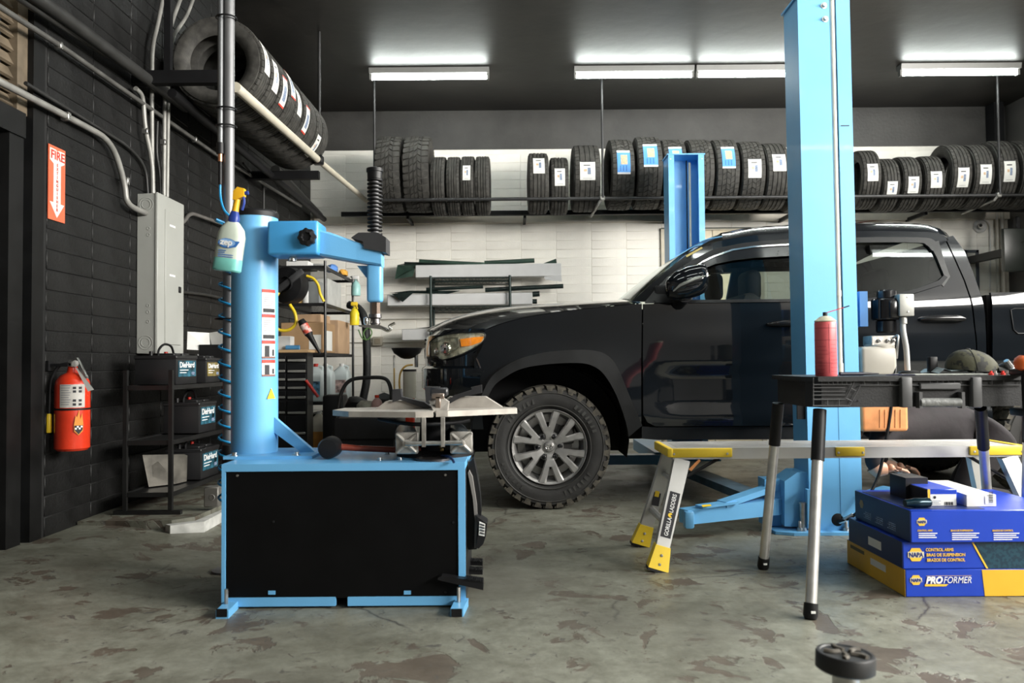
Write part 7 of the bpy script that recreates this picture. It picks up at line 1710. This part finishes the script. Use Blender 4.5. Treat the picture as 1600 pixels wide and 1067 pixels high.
ca_, cb2 = P(1414, 795, 3.15), P(1454, 796, 3.16); ca_.z = cb2.z = zc1_+.020; dd = cb2-ca_
MB().tube([ca_, ca_+dd*.3, ca_+dd*.33, ca_+dd*.6, ca_+dd*.63, ca_+dd*.94, cb2], [.014, .017, .019, .019, .0185, .0185, .013], 18).build('body', mat('teal_dark_metal', (.008, .03, .045), .2, .4), cy)
lw = empty('white_long_box', P(1530, 790, 3.2), 'long white carton lying across the top box', 'box')
pts = [P(1511, 803, 3.17), P(1557, 803, 3.17), P(1557, 773, 3.17), P(1511, 773, 3.17)]
zq0 = zc1_+.0012; zq1 = P(1530, 773, 3.17).z
xl2, xr2 = pts[0].x, pts[1].x; sk = P(1440, 760, 3.58).x - xl2
MB().add([(xl2, 3.17, zq0), (xr2, 3.17, zq0), (xr2, 3.17, zq1), (xl2, 3.17, zq1), (xl2+sk*.72, 3.56, zq0), (xr2+sk*.72, 3.56, zq0), (xr2+sk*.72, 3.56, zq1), (xl2+sk*.72, 3.56, zq1)], [(0,1,2,3),(5,4,7,6),(1,5,6,2),(4,0,3,7),(3,2,6,7),(4,5,1,0)]).build('carton', WHITE, lw)
lq = MB().box((xr2-.045, 3.168, zq0+.01), (xr2-.006, 3.169, zq1-.006)).build('label', PAPER, lw)
for k in range(8): MB().box((xr2-.030, 3.1668, zq0+.015+k*.0055), (xr2-.014, 3.1674, zq0+.0175+k*.0055+(k % 2)*.001)).build('barcode_bar', INKB, lq)
# ================================================================== PERSON crouching behind the platform
def skin_body(name, joints, edges, root, m, parent, sub=2):
    me = bpy.data.meshes.new(name); off = worldloc(parent)
    keys = list(joints); idx = {k: i for i, k in enumerate(keys)}
    me.from_pydata([tuple(Vector(joints[k][0])-off) for k in keys], [(idx[a], idx[b]) for a, b in edges], [])
    o = bpy.data.objects.new(name, me); col.objects.link(o)
    sm = o.modifiers.new('skin', 'SKIN'); sm.use_smooth_shade = True
    sv = me.skin_vertices[0].data if me.skin_vertices else None
    if sv is None:
        bm = bmesh.new(); bm.from_mesh(me); bm.verts.layers.skin.verify(); bm.to_mesh(me); bm.free(); sv = me.skin_vertices[0].data
    for k in keys: r_ = joints[k][1]; sv[idx[k]].radius = r_ if isinstance(r_, tuple) else (r_, r_); sv[idx[k]].use_root = (k == root)
    ss = o.modifiers.new('sub', 'SUBSURF'); ss.levels = sub; ss.render_levels = sub
    dg = bpy.context.evaluated_depsgraph_get(); nm = bpy.data.meshes.new_from_object(o.evaluated_get(dg))
    bpy.data.objects.remove(o); nm.materials.clear(); nm.materials.append(m); nm.name = name
    nm.polygons.foreach_set('use_smooth', [True]*len(nm.polygons))
    o = bpy.data.objects.new(name, nm); col.objects.link(o); o.parent = parent
    return o
QY = 4.62
pr_ = empty('person', (P(1500, 760, QY).x, QY, 0), 'person in dark work clothes kneeling and bent under the truck side', 'person')
TROU = mat('dark_plum_cloth', (.019, .0155, .018), .85, var=.25, vscale=10, bump=.3, bscale=18); SKIN = mat('skin', (.48, .26, .17), .5, var=.1)
J = lambda x, y, Y: P(x, y, Y)
pel = J(1556, 672, QY)
joints = {'pelvis': (pel, .165), 'waist': (J(1500, 664, QY), .150), 'chest': (J(1430, 668, QY), .165), 'should': (J(1382, 668, QY), .140), 'neck': (J(1352, 664, QY), .065),
 'hipL': (J(1556, 690, QY-.10), .115), 'kneeL': (J(1498, 772, QY-.12), .075), 'ankL': (J(1590, 788, QY-.12), .05), 'toeL': (J(1622, 790, QY-.12), .04),
 'hipR': (J(1558, 690, QY+.10), .115), 'kneeR': (J(1492, 768, QY+.14), .075), 'ankR': (J(1586, 780, QY+.16), .05), 'toeR': (J(1618, 782, QY+.16), .04),
 'shL': (J(1384, 676, QY-.15), .075), 'elL': (J(1362, 722, QY-.18), .055), 'wrL': (J(1376, 738, QY-.19), .042),
 'shR': (J(1384, 676, QY+.15), .075), 'elR': (J(1372, 722, QY+.18), .05), 'wrR': (J(1392, 735, QY+.16), .04)}
for k, (p, r_) in list(joints.items()):
    p = p.copy(); p.z = max(p.z, r_+.004); joints[k] = (p, r_)
edges = [('pelvis', 'waist'), ('waist', 'chest'), ('chest', 'should'), ('should', 'neck'), ('pelvis', 'hipL'), ('hipL', 'kneeL'), ('kneeL', 'ankL'), ('ankL', 'toeL'), ('pelvis', 'hipR'), ('hipR', 'kneeR'), ('kneeR', 'ankR'), ('ankR', 'toeR'), ('should', 'shL'), ('shL', 'elL'), ('elL', 'wrL'), ('should', 'shR'), ('shR', 'elR'), ('elR', 'wrR')]
skin_body('body', joints, edges, 'pelvis', TROU, pr_)
hd_c = J(1318, 668, QY); hm = MB(); rg = []
for k in range(9):
    t = -math.pi/2+math.pi*k/8; rg.append([hd_c+Vector((.115*math.sin(t)-.01*math.cos(t)*math.cos(a), .078*math.cos(t)*math.sin(a), .095*math.cos(t)*math.cos(a))) for a in [i*2*math.pi/16 for i in range(16)]])
hm.loft(rg); hm.build('head', SKIN, pr_)
hr_ = MB(); hr_.lathe([(.0, .075), (.05, .065), (.085, .03), (.095, -.01), (.09, -.03)], 20, hd_c+Vector((.01, 0, .03)), (.5, 0, 1)); hr_.build('hair', mat('dark_hair', (.012, .009, .007), .7), pr_)
# hands: palm with five fingers each, resting on the floor and closed on the jack handle
def hand(wr, dirv, up, parent):
    wr = Vector(wr); f_ = Vector(dirv).normalized(); u_ = Vector(up); u_ = (u_-f_*u_.dot(f_)).normalized(); s_ = f_.cross(u_)
    j = {'w': (wr, .028), 'p': (wr+f_*.05, (.038, .022))}; e = [('w', 'p')]
    skin_body('hand', j, e, 'w', SKIN, parent)
    for i, (o_, L_) in enumerate(((-.030, .062), (-.010, .075), (.010, .080), (.029, .072))):
        b0 = wr+f_*.07+s_*o_; pts = [b0, b0+f_*L_*.45-u_*.005, b0+f_*L_*.75-u_*.025, b0+f_*L_*.85-u_*.048]
        MB().tube(pts, [.0095, .009, .008, .0065], 8).build('finger', SKIN, parent)
    b0 = wr+f_*.03-s_*.036; MB().tube([b0, b0+f_*.03-s_*.018-u_*.008, b0+f_*.055-s_*.014-u_*.02], [.011, .010, .008], 8).build('thumb', SKIN, parent)
for w_ in ('wrL', 'wrR'):
    p = joints[w_][0]; hand(p+Vector((.03, 0, .03)), (1, -.1, -.15), (0, 0, 1), pr_)
for k in ('ankL', 'ankR'):
    p = joints[k][0]; sh = MB(); sh.rbox(p+Vector((.07, 0, .01)), (.27, .10, .10), .04, 3); sh.build('shoe', BLACK, pr_)
# forearms are bare
for a_, b_ in (('elL', 'wrL'), ('elR', 'wrR')):
    p, q = joints[a_][0], joints[b_][0]; MB().tube([p.lerp(q, .35), p.lerp(q, .7), q+Vector((.03, 0, .02))], [.050, .048, .034], 12).build('forearm', SKIN, pr_)
